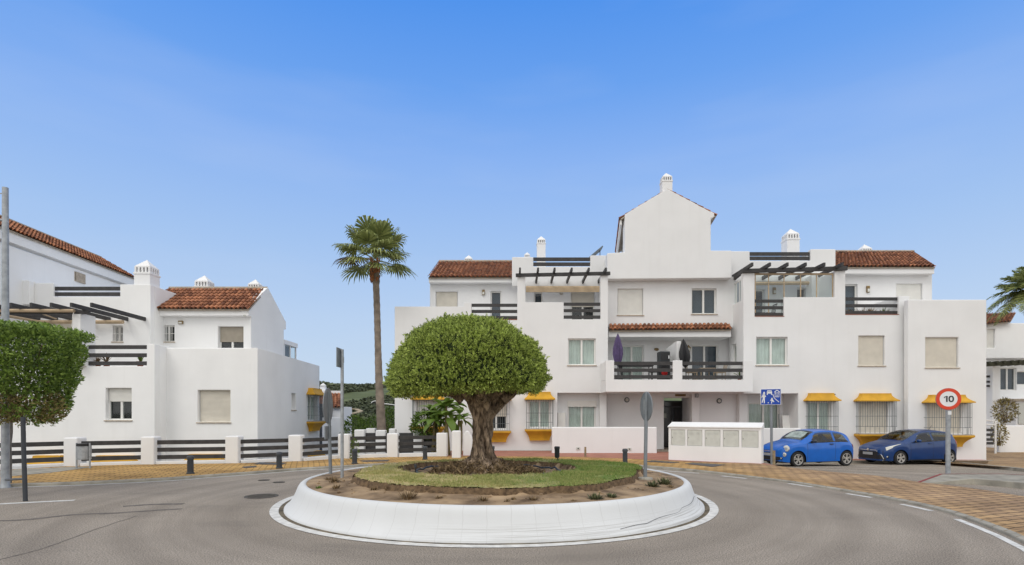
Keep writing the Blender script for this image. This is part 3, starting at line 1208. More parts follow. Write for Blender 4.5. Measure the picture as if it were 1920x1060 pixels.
# tan paved yard on the far right, its kerb swinging towards the camera
fe = []
for px, py, d in ((1806, 872.5, 2.20), (1850, 878, 2.10), (1920, 888, 2.0), (2050, 906, 1.88), (2400, 950, 1.75)):
    Y = FPX * d / (py - HOR)
    fe.append(Vector((X_(px, Y), Y, 0)))
be = [Vector((19.3, 26.05, 0)), Vector((22.2, 26.05, 0)), Vector((22.25, 46, 0)), Vector((44, 46, 0)), Vector((48, 26, 0))]
F, B = [], []
for i in range(4):
    for s_ in range(8):
        F.append(fe[i].lerp(fe[i + 1], s_ / 8))
        B.append(be[i].lerp(be[i + 1], s_ / 8))
F.append(fe[-1])
B.append(be[-1])
rows = []
for a, c in zip(F, B):
    rows.append([(p.x, p.y, gslope(p.x, p.y) + .10) for p in (a.lerp(c, k / 16) for k in range(17))])
props(obj('pavement', MB().grid(rows), M_PAVE2), 'tan paved yard beyond the right end of the building', 'pavement', kind='structure')
rows = []
for k, a in enumerate(F):
    t = (F[min(k + 1, len(F) - 1)] - F[max(k - 1, 0)]).normalized()
    n_ = Vector((t.y, -t.x, 0))
    z = gslope(a.x, a.y)
    rows.append([(a.x + n_.x * .16, a.y + n_.y * .16, z - .08), (a.x + n_.x * .15, a.y + n_.y * .15, z + .095), (a.x + n_.x * .135, a.y + n_.y * .135, z + .106), (a.x - n_.x * .02, a.y - n_.y * .02, z + .106)])
props(obj('kerb', MB().grid(rows), M_KERB), 'grey kerb of the paved yard on the far right', 'kerb', kind='structure')

# small pavement island on the right that carries the speed sign
poly = [gp(*p) for p in ((1714, 907.5), (1762, 899), (1880, 899), (1960, 903), (1990, 926), (1900, 915), (1825, 908.5), (1742, 908))]
mb = MB()
n = len(poly)
for p in poly:
    mb.v.append((p.x, p.y, gslope(p.x, p.y) - .05))
for i, p in enumerate(poly):
    mb.v.append((p.x, p.y, .015 if i == 0 else (.03 if i == 7 else .145)))
mb.f.append(tuple(range(n, 2 * n)))
for i in range(n):
    j = (i + 1) % n
    mb.f.append((i, j, j + n, i + n))
isl = obj('pavement', mb, M_KERB, bevel=.012)
props(isl, 'grey kerbed pavement tip carrying the round speed limit sign', 'pavement', kind='structure')
mb = MB()
pts = [Vector((p.x, p.y, 0)) for p in (poly[0], poly[1], poly[2], poly[3])]
zz = [.02, .15, .15, .15]
for i in range(3):
    a, c = pts[i], pts[i + 1]
    t = (c - a).normalized()
    nn = Vector((-t.y, t.x, 0)) * -.07
    mb.add([(a.x, a.y, zz[i]), (c.x, c.y, zz[i + 1]), (c.x + nn.x, c.y + nn.y, zz[i + 1]), (a.x + nn.x, a.y + nn.y, zz[i])], [(0, 1, 2, 3)])
props(obj('kerb_paint', mb, pmat('kerb_red', (.24, .04, .035), rough=.7)), 'dark red painted edge of the pavement tip', 'kerb paint', kind='structure')

# painted lines
def line(pts, w, z=.005, name='road_marking'):
    mb = MB()
    L, Q = [], []
    for i, p in enumerate(pts):
        t = (pts[min(i + 1, len(pts) - 1)] - pts[max(i - 1, 0)]).normalized()
        nn = Vector((-t.y, t.x, 0)) * w / 2
        for lst, s in ((L, 1), (Q, -1)):
            q = p + nn * s
            lst.append((q.x, q.y, gslope(q.x, q.y) + z))
    return obj(name, mb.grid([L, Q]), M_LINE)


def offs(i0, i1, d):
    out = []
    for i in range(i0, i1):
        t = (INs[i + 1] - INs[i - 1]).normalized()
        out.append(INs[i] + Vector((t.y, -t.x, 0)) * d)
    return out


props(line(offs(2, 9 * SUB, .10), .10), 'thin white edge line along the left kerb', 'road marking', kind='structure')
props(line([gp(*p) for p in ((1150, 876.5), (1190, 879), (1212, 881), (1260, 884.3), (1311, 888))], .10), 'white edge line right of the island, nearest the meter cabinet', 'road marking', kind='structure')
for k, seg in enumerate([[(1353, 892.8), (1400, 897.8)], [(1478, 907), (1523, 913.5)], [(1587, 926), (1634, 933.5)], [(1690.5, 946), (1716, 951.5), (1747, 958.5)],
                         [(1794, 974), (1830, 988), (1870, 1005), (1920, 1030), (2000, 1080)]]):
    props(line([gp(*p) for p in seg], .11), ['white dash of the edge line by the ochre pavement', 'second white dash along the right kerb', 'third white dash along the right kerb', 'fourth white dash along the right kerb', 'long white edge line at the lower right corner'][k], 'road marking', kind='structure')
props(line([gp(*p) for p in ((-120, 951), (0, 945.5), (70, 942), (140, 938.5))], .16), 'white stop line at the left edge by the dark post', 'road marking', kind='structure')
# parking bay lines
for a, c, lab in ((Vector((14.1, 21.6, 0)), Vector((13.2, 25.4, 0)), 'white bay line between the two blue cars'),
                  (Vector((20.2, 23.4, 0)), Vector((17.8, 23.9, 0)), 'white bay line behind the darker blue car')):
    props(line([a.lerp(c, t / 6) for t in range(7)], .10), lab, 'road marking', kind='structure')

# ------------------------------------------------------------------ roundabout island
CX, CY = -.33, 11.9


def pol(r, t, z):
    return (CX + r * math.cos(t), CY + r * math.sin(t), z)


NT = 160
prof = [(3.80, .25), (3.80, .458), (3.815, .472), (3.845, .478), (3.885, .468), (3.92, .44), (3.945, .40), (3.965, .345), (3.99, .28), (4.02, .215), (4.06, .15), (4.11, .09), (4.155, .05), (4.185, .03), (4.19, -.02)]
rows = []
for r, z in prof:
    rows.append([pol(r + .006 * math.sin(9 * 2 * PI * k / NT + z * 8), 2 * PI * k / NT, z) for k in range(NT + 1)])


def curb_mat():
    m = M_CURB
    nt = m.node_tree
    b = nt.nodes['Principled BSDF']
    base = b.inputs['Base Color'].links[0].from_socket
    t = nt.nodes['Texture Coordinate']
    sx = N(nt.nodes, 'ShaderNodeSeparateXYZ')
    nt.links.new(t.outputs['Object'], sx.inputs[0])
    at = N(nt.nodes, 'ShaderNodeMath', operation='ARCTAN2')
    nt.links.new(sx.outputs['Y'], at.inputs[0])
    nt.links.new(sx.outputs['X'], at.inputs[1])
    # hairline joints of the cast segments
    k = N(nt.nodes, 'ShaderNodeMath', operation='MULTIPLY')
    k.inputs[1].default_value = 72 / (2 * PI)
    nt.links.new(at.outputs[0], k.inputs[0])
    wob = N(nt.nodes, 'ShaderNodeTexNoise')
    wob.inputs['Scale'].default_value = 3
    nt.links.new(t.outputs['Object'], wob.inputs['Vector'])
    ad = N(nt.nodes, 'ShaderNodeMath', operation='MULTIPLY_ADD')
    ad.inputs[1].default_value = .18
    nt.links.new(wob.outputs['Fac'], ad.inputs[0])
    nt.links.new(k.outputs[0], ad.inputs[2])
    fr = N(nt.nodes, 'ShaderNodeMath', operation='FRACT')
    nt.links.new(ad.outputs[0], fr.inputs[0])
    r = N(nt.nodes, 'ShaderNodeValToRGB')
    r.color_ramp.elements[0].position = 0
    r.color_ramp.elements[0].color = (1, 1, 1, 1)
    r.color_ramp.elements[1].position = .035
    r.color_ramp.elements[1].color = (0, 0, 0, 1)
    nt.links.new(fr.outputs[0], r.inputs[0])
    # tyre scuffs low on the front: a band in height with streaky noise along the ring
    comb = N(nt.nodes, 'ShaderNodeCombineXYZ')
    k2 = N(nt.nodes, 'ShaderNodeMath', operation='MULTIPLY')
    k2.inputs[1].default_value = 2.2
    nt.links.new(at.outputs[0], k2.inputs[0])
    k3 = N(nt.nodes, 'ShaderNodeMath', operation='MULTIPLY_ADD')
    k3.inputs[1].default_value = 60
    nt.links.new(sx.outputs['Z'], k3.inputs[0])
    k4 = N(nt.nodes, 'ShaderNodeMath', operation='MULTIPLY')
    k4.inputs[1].default_value = -2.0
    nt.links.new(at.outputs[0], k4.inputs[0])
    nt.links.new(k4.outputs[0], k3.inputs[2])
    nt.links.new(k2.outputs[0], comb.inputs[0])
    nt.links.new(k3.outputs[0], comb.inputs[1])
    sn = N(nt.nodes, 'ShaderNodeTexNoise')
    sn.inputs['Scale'].default_value = 1
    sn.inputs['Detail'].default_value = 6
    sn.inputs['Roughness'].default_value = .7
    nt.links.new(comb.outputs[0], sn.inputs['Vector'])
    sr = N(nt.nodes, 'ShaderNodeMapRange')
    sr.inputs['From Min'].default_value = .47
    sr.inputs['From Max'].default_value = .68
    sr.inputs['To Max'].default_value = .7
    nt.links.new(sn.outputs['Fac'], sr.inputs['Value'])
    zb = N(nt.nodes, 'ShaderNodeMapRange')
    zb.inputs['From Min'].default_value = .27
    zb.inputs['From Max'].default_value = .12
    nt.links.new(sx.outputs['Z'], zb.inputs['Value'])
    xb = N(nt.nodes, 'ShaderNodeMapRange')
    xb.inputs['From Min'].default_value = -1.5
    xb.inputs['From Max'].default_value = .3
    nt.links.new(sx.outputs['X'], xb.inputs['Value'])
    m1 = N(nt.nodes, 'ShaderNodeMath', operation='MULTIPLY')
    nt.links.new(sr.outputs[0], m1.inputs[0])
    nt.links.new(zb.outputs[0], m1.inputs[1])
    m2 = N(nt.nodes, 'ShaderNodeMath', operation='MULTIPLY')
    nt.links.new(m1.outputs[0], m2.inputs[0])
    nt.links.new(xb.outputs[0], m2.inputs[1])
    jm = N(nt.nodes, 'ShaderNodeMath', operation='MULTIPLY')
    jm.inputs[1].default_value = .26
    nt.links.new(r.outputs[0], jm.inputs[0])
    mxx = N(nt.nodes, 'ShaderNodeMath', operation='MAXIMUM')
    nt.links.new(jm.outputs[0], mxx.inputs[0])
    nt.links.new(m2.outputs[0], mxx.inputs[1])
    mixc = N(nt.nodes, 'ShaderNodeMixRGB')
    mixc.inputs['Color2'].default_value = (.20, .18, .155, 1)
    nt.links.new(mxx.outputs[0], mixc.inputs[0])
    nt.links.new(base, mixc.inputs[1])
    nt.links.new(mixc.outputs[0], b.inputs['Base Color'])


curb_mat()
curb = obj('planter_curb', MB().grid(rows), M_CURB, smooth=60, origin=(CX, CY, 0), weld=True)
props(curb, 'white concave concrete ring curb round the planted island', 'planter curb')
# crack across the right front of the curb
mb = MB()
for k, (px, py, r, z) in enumerate(()):
    pass


def ringprof(z):
    for (ra, za), (rb, zb) in zip(prof[3:], prof[4:]):
        if zb <= z <= za:
            return ra + (rb - ra) * (za - z) / (za - zb)
    return 4.18


pts = []
for k in range(26):
    f = k / 25
    t = R(-62 + 42 * f + 1.2 * math.sin(f * 17))
    z = .09 + .17 * f + .010 * math.sin(f * 23)
    r = ringprof(z) + .003
    pts.append(pol(r, t, z))
crk = obj('crack', MB().tube(pts, .0034, 4), M_BLACK, curb)
# dirt seam and white painted ring on the road
M_DIRT = pmat('gutter_dirt', (.075, .058, .038), rough=.95, var=.5, scale=5, c2=(.22, .18, .12), detail=8)
def ring(r0, r1, z, mat, name, lab):
    rr = [[pol(r0, 2 * PI * k / NT, z) for k in range(NT + 1)], [pol(r1, 2 * PI * k / NT, z) for k in range(NT + 1)]]
    return props(obj(name, MB().grid(rr), mat), lab, name.replace('_', ' '), kind='structure')


ring(4.15, 4.30, .004, M_DIRT, 'dirt_seam', 'dark dirt seam between the curb and the painted ring')
ring(4.275, 4.43, .008, M_LINE, 'road_marking', 'white painted ring line circling the planted island')

# soil bed: polar height field
ICX, ICY, IR = -.56, 12.58, 1.76              # inner bare ring round the tree


def lawn_r(t):
    d = (t % (2 * PI))
    r = 2.9 + .05 * math.sin(5 * d + 1) + .03 * math.sin(11 * d)
    # the lawn runs out to the curb at the back right
    a = R(35)
    r += .80 * math.exp(-((d - a) / .42) ** 2)
    return min(r, 3.72)


def soil_z(x, y):
    r = math.hypot(x - CX, y - CY)
    t = math.atan2(y - CY, x - CX)
    z = .455 + .035 * sstep(3.7, 2.9, r)
    z += (.014 * noise.noise(Vector((x * 2.1, y * 2.1, 0))) + .014 * noise.noise(Vector((x * 6, y * 6, 4))) + .010 * noise.noise(Vector((x * 17, y * 17, 1)))) * sstep(3.82, 3.6, r)
    lr = lawn_r(t)
    lr += .03 * noise.noise(Vector((x * 9, y * 9, 6)))
    if r < lr + .08:
        z += .09 * sstep(lr + .07, lr, r)
    ri = math.hypot((x - ICX) / 1.14, y - ICY) + .06 * noise.noise(Vector((x * 1.5, y * 1.5, 9)))
    if ri < IR:
        z -= .12 * sstep(IR, IR - .10, ri)
        z += .14 * sstep(1.15, .3, math.hypot(x + .62, y - 12.3))
        z += .035 * noise.noise(Vector((x * 7, y * 7, 2)))
    return z


rows = []
nr = 130
for i in range(nr + 1):
    r = 3.82 * i / nr
    line_ = []
    for k in range(NT + 1):
        p = pol(r, 2 * PI * k / NT, 0)
        line_.append((p[0], p[1], soil_z(p[0], p[1])))
    rows.append(line_)
soil = obj('soil', MB().grid(rows), M_SOIL, smooth=180, weld=True)
props(soil, 'bare brown soil of the round planted island', 'soil', kind='structure')


def in_lawn(x, y):
    r = math.hypot(x - CX, y - CY)
    t = math.atan2(y - CY, x - CX)
    ri = math.hypot((x - ICX) / 1.14, y - ICY) + .06 * noise.noise(Vector((x * 1.5, y * 1.5, 9)))
    return r < lawn_r(t) + .02 and ri > IR - .03


mb = MB()
ids = {}
st = .045
for i in range(-84, 85):
    for j in range(-84, 85):
        x, y = CX + i * st, CY + j * st
        if all(in_lawn(x + a * st, y + b_ * st) for a in (0, 1) for b_ in (0, 1)):
            q = []
            for a, b_ in ((0, 0), (1, 0), (1, 1), (0, 1)):
                kk = (i + a, j + b_)
                if kk not in ids:
                    xx, yy = CX + kk[0] * st, CY + kk[1] * st
                    ids[kk] = len(mb.v)
                    mb.v.append((xx, yy, soil_z(xx, yy) + .022 + .008 * noise.noise(Vector((xx * 9, yy * 9, 1)))))
                q.append(ids[kk])
            mb.f.append(tuple(q))
lawn = obj('lawn', mb, M_LAWN, smooth=180)
props(lawn, 'ring of patchy green and straw turf round the olive tree', 'lawn', kind='structure')
rng = random.Random(4)
mb = MB()
cnt = 0
while cnt < 42000:
    x, y = CX + rng.uniform(-3.75, 3.75), CY + rng.uniform(-3.75, 3.75)
    if not in_lawn(x, y):
        continue
    if noise.noise(Vector((x * 1.3, y * 1.3, 5))) < .05 - .10 * x and rng.random() < .8:
        cnt += .4
        continue
    cnt += 1
    z = soil_z(x, y) + .018
    h = rng.uniform(.022, .055)
    a = rng.uniform(0, 2 * PI)
    w = .006
    lx, ly = rng.uniform(-.03, .03), rng.uniform(-.03, .03)
    mb.add([(x - w * math.cos(a), y - w * math.sin(a), z), (x + w * math.cos(a), y + w * math.sin(a), z), (x + lx, y + ly, z + h)], [(0, 1, 2)])
g = obj('grass', mb, M_GRASSB)
props(g, 'short patchy grass blades of the island lawn', 'grass', kind='stuff')
# dark cut edge of the sod, outside and round the tree ring
mb = MB()
for kind in (0, 1):
    lo_, hi_ = [], []
    for k in range(361):
        t = 2 * PI * k / 360
        j_ = .012 * math.sin(37 * t) + .02 * noise.noise(Vector((math.cos(t) * 9, math.sin(t) * 9, kind)))
        if kind == 0:
            r = lawn_r(t) + .035 + j_
            if r > 3.6:
                r = 3.6
            x, y = CX + r * math.cos(t), CY + r * math.sin(t)
            xi, yi = CX + (r - .09) * math.cos(t), CY + (r - .09) * math.sin(t)
            xo, yo = CX + (r + .045) * math.cos(t), CY + (r + .045) * math.sin(t)
        else:
            r = IR - .02 + j_
            x, y = ICX + r * 1.14 * math.cos(t), ICY + r * math.sin(t)
            xi, yi = ICX + (r + .08) * 1.14 * math.cos(t), ICY + (r + .08) * math.sin(t)
            xo, yo = ICX + (r - .07) * 1.14 * math.cos(t), ICY + (r - .07) * math.sin(t)
        hi_.append((x, y, soil_z(xi, yi) + .016))
        lo_.append((xo, yo, soil_z(xo, yo) - .02))
    mb.grid([lo_, hi_])
props(obj('turf_edge', mb, pmat('dark_root_soil', (.105, .066, .037), rough=.95, var=.4, scale=14, bump=1, bscale=50, c2=(.20, .13, .07))), 'dark brown cut edge of the turf', 'turf edge', kind='structure')
# clods and stones scattered on the bare soil
mb = MB()
for k in range(900):
    t = rng.uniform(0, 2 * PI)
    r = rng.uniform(0, 3.6)
    x, y = CX + r * math.cos(t), CY + r * math.sin(t)
    if in_lawn(x, y):
        continue
    s = rng.choice((.008, .012, .012, .018, .03))
    mb.ellipsoid((x, y, soil_z(x, y) + s * .2), (s * rng.uniform(.8, 1.5), s * rng.uniform(.8, 1.4), s * .8), 5, 3)
props(obj('soil_clods', mb, M_SOIL), 'loose clods and pebbles scattered over the bare soil', 'clods', kind='stuff')

# cracks and patches in the asphalt
def road_line(pts, w, mat, lab):
    mb = MB()
    P3 = [gp(*p) for p in pts]
    Q = []
    for i in range(len(P3) - 1):
        for s in range(8):
            q = crom(P3, i, s / 8)
            q += Vector((noise.noise(q * 3) * .05, noise.noise(q * 3 + Vector((7, 0, 0))) * .05, 0))
            Q.append(q)
    L, K = [], []
    for i, p in enumerate(Q):
        t = (Q[min(i + 1, len(Q) - 1)] - Q[max(i - 1, 0)]).normalized()
        ww = w * (.6 + .6 * abs(noise.noise(p * 5)))
        nn = Vector((-t.y, t.x, 0)) * ww / 2
        L.append((p.x + nn.x, p.y + nn.y, .003))
        K.append((p.x - nn.x, p.y - nn.y, .003))
    return props(obj('road_crack', mb.grid([L, K]), mat), lab, 'road crack', kind='structure')


M_TAR = pmat('tar_seam', (.14, .122, .104), rough=.9, var=.3, scale=9)
road_line([(-60, 1062), (60, 1035), (150, 1004), (210, 983), (265, 966)], .03, M_TAR, 'long crack running across the road at lower left')
road_line([(-20, 978), (60, 974), (130, 966), (220, 962), (300, 957), (345, 954)], .17, M_TAR, 'dark tar seam across the left road')
road_line([(230, 950), (290, 946), (350, 945)], .22, M_TAR, 'short dark tar smear left of the manhole')


def disc(name, px, py, r, mat, lab, cat, z=.006, bars=0):
    c = gp(px, py)
    t = thing(name, lab, cat, (c.x, c.y, 0))
    zz = gslope(c.x, c.y) + z
    obj('rim', MB().lathe([(r * .86, zz + .002), (r * .88, zz + .006), (r, zz + .006), (r * 1.02, zz)], c=(c.x, c.y, 0), n=36, cap=False), M_COVER, t)
    mb = MB().lathe([(.0001, zz + .003), (r * .86, zz + .003)], c=(c.x, c.y, 0), n=36, cap=False)
    for i in range(-4, 5):
        h = math.sqrt(max(0, (r * .8) ** 2 - (i * r * .18) ** 2))
        mb.box(c.x - h, c.x + h, c.y + i * r * .18 - .01, c.y + i * r * .18 + .01, zz + .003, zz + .008)
    obj('lid', mb, mat, t)
    return t


disc('manhole_cover', 490, 931, .34, M_COVER, 'round iron manhole cover in the road left of the island', 'manhole')
disc('valve_cover', 495, 901, .15, M_COVER, 'small round iron cover in the road, upper left of the pair', 'valve cover')
disc('valve_cover', 523, 905, .15, M_COVER, 'small round iron cover in the road, nearer the island', 'valve cover')


def grate(pts, lab, cat='hatch'):
    P3 = [gp(*p) for p in pts]
    mb = MB()
    c = sum(P3, Vector()) / len(P3)
    vs = [(p.x, p.y, pave_z(p.x, p.y) + .016) for p in P3]
    mb.prism([Vector(v) for v in vs], (0, 0, -.03))
    t = obj('pavement_hatch', mb, pmat('hatch_iron', (.075, .075, .078), rough=.7, var=.25, scale=6), origin=(c.x, c.y, pave_z(c.x, c.y)))
    return props(t, lab, cat)


grate([(454, 880.2), (478, 878.2), (482, 880.0), (460, 882)], 'smaller dark iron hatch in the ochre pavement beside the fence')
grate([(475, 874.5), (486, 870.8), (537, 871.6), (528, 875.5)], 'larger dark iron hatch in the ochre pavement by a bollard')
grate([(676, 866.5), (730, 865.2), (726, 867.6), (681, 869)], 'thin dark hatch in the pavement left of the olive tree')
grate([(1211, 868.5), (1222, 865.8), (1274, 869.8), (1258, 871.2)], 'dark hatch in the pavement left of the meter cabinet front')
grate([(1284, 872.5), (1300, 870.6), (1360, 874.2), (1336, 878.5)], 'dark hatch in the pavement before the meter cabinet')

# ------------------------------------------------------------------ main building
main = thing('apartment_building', 'large white apartment building with gabled centre, balconies and ochre window canopies', 'building', (6, 27, 0))
F27, F266, F261 = front(27), front(26.6), front(26.1)
F28, F275, F289, F296 = front(28), front(27.5), front(28.9), front(29.6)
DKG = dict(shut=M_SHUT)

# left block
wall(main, F27, (740, 1140, 498, 850),
     cuts=[(740, 870, 498, 575), (870, 884, 498, 567.5), (884, 970, 498, 600), (970, 985, 498, 520), (985, 1057, 498, 567), (1057, 1126, 498, 599), (1126, 1140, 498, 516), (1045, 1140, 737, 850)],
     wins=[((1065, 1117, 635, 685), 'curtain')],
     grilles=[((987, 1036, 750, 805), 'curtain'), ((905, 955, 751, 808), 'half:.55', dict(shut=M_SHUT)), ((776, 832, 750, 800), 'shutter', dict(shut=M_SHUTW))], zbase=-1.2)
railing(main, F27, (884, 970, 569, 600))
railing(main, F27, (1057, 1126, 567, 599))
ZT = Z_(602, 27)
solid(main, X_(740, 27), X_(1045, 27), 27.3, 36, -1.2, ZT, bevel=.02)
solid(main, X_(1045, 27) + .002, X_(1140, 27), 27.3, 36, Z_(737, 27), ZT - .002, bevel=.02)
solid(main, X_(740, 27), X_(740, 27) + .3, 27.301, 29.6, ZT, Z_(575, 27) - .003)
# third storey, left
wall(main, F296, (806, 972, 519, 606), wins=[((817, 858, 547, 600), 'shutter', dict(sill=False)), ((920, 940, 546, 604), 'dark', dict(mull=False, sill=False, curtain=M_DIMROOM))], mat=M_WALL)
xa, xb = X_(804, 29.2), X_(961, 29.2)
solid(main, xa, xb, 29.2, 29.62, Z_(530, 29.2), Z_(520.5, 29.2), bevel=.015)
e0, e1 = Vector((X_(803, 29.1), 29.1, Z_(520, 29.1))), Vector((X_(961, 29.1), 29.1, Z_(520, 29.1)))
r0, r1 = Vector((X_(823, 32.4), 32.4, Z_(491.5, 32.4))), Vector((X_(972, 32.4), 32.4, Z_(491.5, 32.4)))
tiles(main, e0, e1, r0, r1)
solid(main, X_(808, 29.6), X_(972, 29.6), 29.9, 34.5, ZT, Z_(524, 29.6), bevel=0)
# gable prism under the tiles
mb = MB().prism([(X_(808, 29.6), 29.8, e0.z - .05), (X_(808, 29.6), 34.8, e0.z - .05), (X_(808, 29.6), 32.4, r0.z - .1)], (X_(972, 29.6) - X_(808, 29.6), 0, 0))
obj('wall', mb, M_WALL, main)
wall_lamp(main, F296, 906.5, 549)
chimney(main, 871, 886, 477, 500, 33.0)
# upper parapet left of the gable, terrace behind the pergola
F289b = front(28.8)
wall(main, F289b, (960, 1139, 478, 537), cuts=[(960, 1000, 478, 482), (1000, 1107, 478, 500), (1107, 1139, 478, 479)], mat=M_WALL)
railing(main, F289b, (1000, 1107, 482, 500), n=2, h=.19)
wall(main, F296, (974, 1146, 530, 606), wins=[((1002, 1017, 548, 574), 'dark', dict(mull=False, curtain=M_DIMROOM)), ((1071, 1115, 548, 603), 'half:.5', dict(sill=False, shut=M_SHUT))])
wall_lamp(main, F296, 1052, 549, h=.2)
solid(main, X_(974, 29.6), X_(1146, 29.6), 29.9, 35, ZT - .004, Z_(515, 29.6), bevel=0)
mb = MB().tube([(X_(986, 28.5), 28.5, Z_(541, 28.5)), (X_(1124, 28.5), 28.5, Z_(541, 28.5))], .12, 10)
mb.box(X_(986, 28.5), X_(1124, 28.5), 28.36, 28.40, Z_(549, 28.5), Z_(541, 28.5))
obj('awning_roll', mb, M_AWN, main, smooth=40)
chimney(main, 1007, 1023, 441, 505, 31.5)
chimney(main, 983, 994, 472, 505, 33.5)
# pergola on the left terrace
mb = MB()
mb.bar((X_(967, 26.95), 26.95, Z_(516.5, 26.95)), (X_(1144, 26.95), 26.95, Z_(513, 26.95)), .12, .16)
for px in (975, 1009, 1040, 1072, 1104, 1136):
    x = X_(px, 26.5)
    z = Z_(505.5, 26.5)
    mb.bar((x, 26.45, z), (x, 28.8, z - .05), .09, .16)
obj('pergola', mb, M_RAIL, main, bevel=.008)
solid(main, X_(970, 27) + .01, X_(985, 27) - .01, 27.302, 27.6, ZT, Z_(521, 27))
# solar panel frame behind the parapet
mb = MB()
mb.bar((X_(1104, 31), 31, Z_(486, 31)), (X_(1128, 31), 31, Z_(466, 31)), .9, .06)
mb.bar((X_(1126, 31), 31.2, Z_(500, 31)), (X_(1126, 31), 31.2, Z_(468, 31)), .04, .04)
obj('solar_panel', mb, M_IRON, main)

# centre: gable and band
yb = 27.5
P = lambda px, py, Y: (X_(px, Y), Y, Z_(py, Y))
poly = [P(1138.6, 523.5, yb), P(1372, 521.5, yb), P(1372, 470, yb), P(1333, 470, yb), P(1333, 410, yb), P(1339.5, 407, yb), P(1339.5, 400, yb), P(1251, 354, yb), P(1171.5, 402, yb), P(1171.5, 473, yb), P(1138.6, 475, yb)]
obj('wall', MB().prism(poly, (0, .5, 0)), M_WALL, main, bevel=.03)
sk = .15
dep = 6.0
body = [P(1175, 500, 28.0), P(1330, 500, 28.0), P(1330, 409, 28.0), P(1251, 361, 28.0), P(1175, 409, 28.0)]
obj('wall', MB().prism(body, (sk * dep, dep, 0)), M_WALL, main)
a0, a1 = Vector(P(1163, 409, 27.53)), Vector(P(1249, 357.5, 27.53))
dv = Vector((sk * dep, dep, 0))
tiles(main, a0 + dv, a0, a1 + dv, a1, cap=False)
c0, c1 = Vector(P(1343, 404.5, 27.53)), Vector(P(1253, 357.5, 27.53))
tiles(main, c0, c0 + dv, c1, c1 + dv, cap=False)
mb = MB().tube([a1.lerp(c1, .5) + Vector((0, 0, .0)), a1.lerp(c1, .5) + dv], .09, 8)
obj('ridge', mb, M_TILECAP, main)
# receding eave board on the left of the gable
mb = MB().bar(a0 + Vector((.06, .15, -.16)), a0 + Vector((.06, .15, -.16)) + dv * .95, .10, .22)
obj('eave_board', mb, M_CHIM, main)
chimney(main, 1242, 1261, 321, 360, 27.8)
# window storey under the band
wall(main, F28, (1136, 1380, 519, 614), wins=[((1158, 1206, 541.5, 591), 'shutter', dict(shut=M_SHUTW)), ((1297, 1343.5, 541, 589), 'dark', dict(curtain=M_DIMROOM))], th=.3)
solid(main, X_(1138, 28), X_(1378, 28), 28.301, 36, Z_(625, 28), Z_(480, 28), bevel=0)
# tile canopy over the balconies
y0, y1 = 27.3, 27.98
e0, e1 = Vector(P(1143, 619.5, y0)), Vector(P(1371, 617.5, y0))
r0, r1 = Vector(P(1143, 609, y1)), Vector(P(1366, 607.5, y1))
tiles(main, e0, e1, r0, r1, rowlen=.34, cap=False, rad=.09)
solid(main, X_(1141, 27.45), X_(1371, 27.45), 27.45, 28.9, Z_(632, 27.45), Z_(620.5, 27.45), bevel=.012)
# balcony storey
wall(main, F289, (1120, 1372, 626, 716), wins=[((1163, 1207, 648, 714), 'curtain', dict(sill=False)), ((1297, 1347, 647, 714), 'dark', dict(sill=False, curtain=M_DIMROOM))])
solid(main, X_(1138, 28), X_(1378, 28), 29.201, 36, Z_(716, 28.9), Z_(625, 28) - .002, bevel=0)
F254 = front(25.4)
wall(main, F254, (1136, 1412, 676, 735), cuts=[(1151.5, 1262, 676, 712), (1279.5, 1394, 676, 712.5)], th=.28, name='balcony')
railing(main, F254, (1151.5, 1262, 678, 712), h=.16)
railing(main, F254, (1279.5, 1394, 678, 712.5), h=.16)
zf = Z_(713, 25.4)
solid(main, X_(1136, 25.4) + .002, X_(1412, 25.4) - .002, 25.68, 28.9, Z_(735, 25.4) + .003, zf, bevel=0, name='balcony')
solid(main, X_(1136, 25.4) + .002, X_(1151, 25.4), 25.681, 26.998, zf, Z_(676, 25.4) - .002, name='balcony')
solid(main, X_(1397, 25.4), X_(1412, 25.4) - .002, 25.681, 26.598, zf, Z_(676, 25.4) - .002, name='balcony')
xd = X_(1277, 26.2)
mb = MB().prism([(xd, 26.2, zf), (xd, 26.2, Z_(640, 26.2)), (xd, 26.5, Z_(640, 26.2)), (xd, 28.9, Z_(661, 28.9)), (xd, 28.9, zf)], (-.2, 0, 0))
obj('balcony_divider', mb, M_WALL, main, bevel=.02)
# wall lantern and oval lamp on the balcony wall
u, z = F289.uz(1289, 656)
mb = MB()
mb.lathe([(.03, -.20), (.07, -.16), (.10, -.05), (.12, .06), (.14, .09), (.05, .17), (.02, .22)], c=(u, 28.76, z), n=10)
mb.box(u - .04, u + .04, 28.76, 28.9, z - .03, z + .05)
lt = obj('wall_lantern', mb, M_BRASS, main)
mb = MB().lathe([(.09, .0), (.11, .05), (.08, .10)], c=(u, 28.75, z - .06), n=10)
obj('lamp_glass', MB().ellipsoid((u, 28.66, z), (.07, .05, .09)), M_LAMP, lt)
u, z = F289.uz(1230.5, 655.5)
obj('wall_lamp', MB().ellipsoid((u, 28.86, z), (.13, .08, .075)), M_BRASS, main, smooth=180)

# side wall of the right block, facing left, with side window and glazed upper part
xs0 = X_(1394, 26.6)
FS = Fr((xs0, 26.6), (0.03, 1), (1, 0))
_fs = [.303, 1.9, Z_(737, 26.6), 7.22]
_fw = [.95, 1.55, Z_(713, 25.4) + .02, Z_(645, 27.6)]
obj('wall', wall_mesh(FS, *_fs, [_fw], .28), M_WALL, main, bevel=.03)
window(main, FS, _fw, 'curtain', mull=False, sill=False)

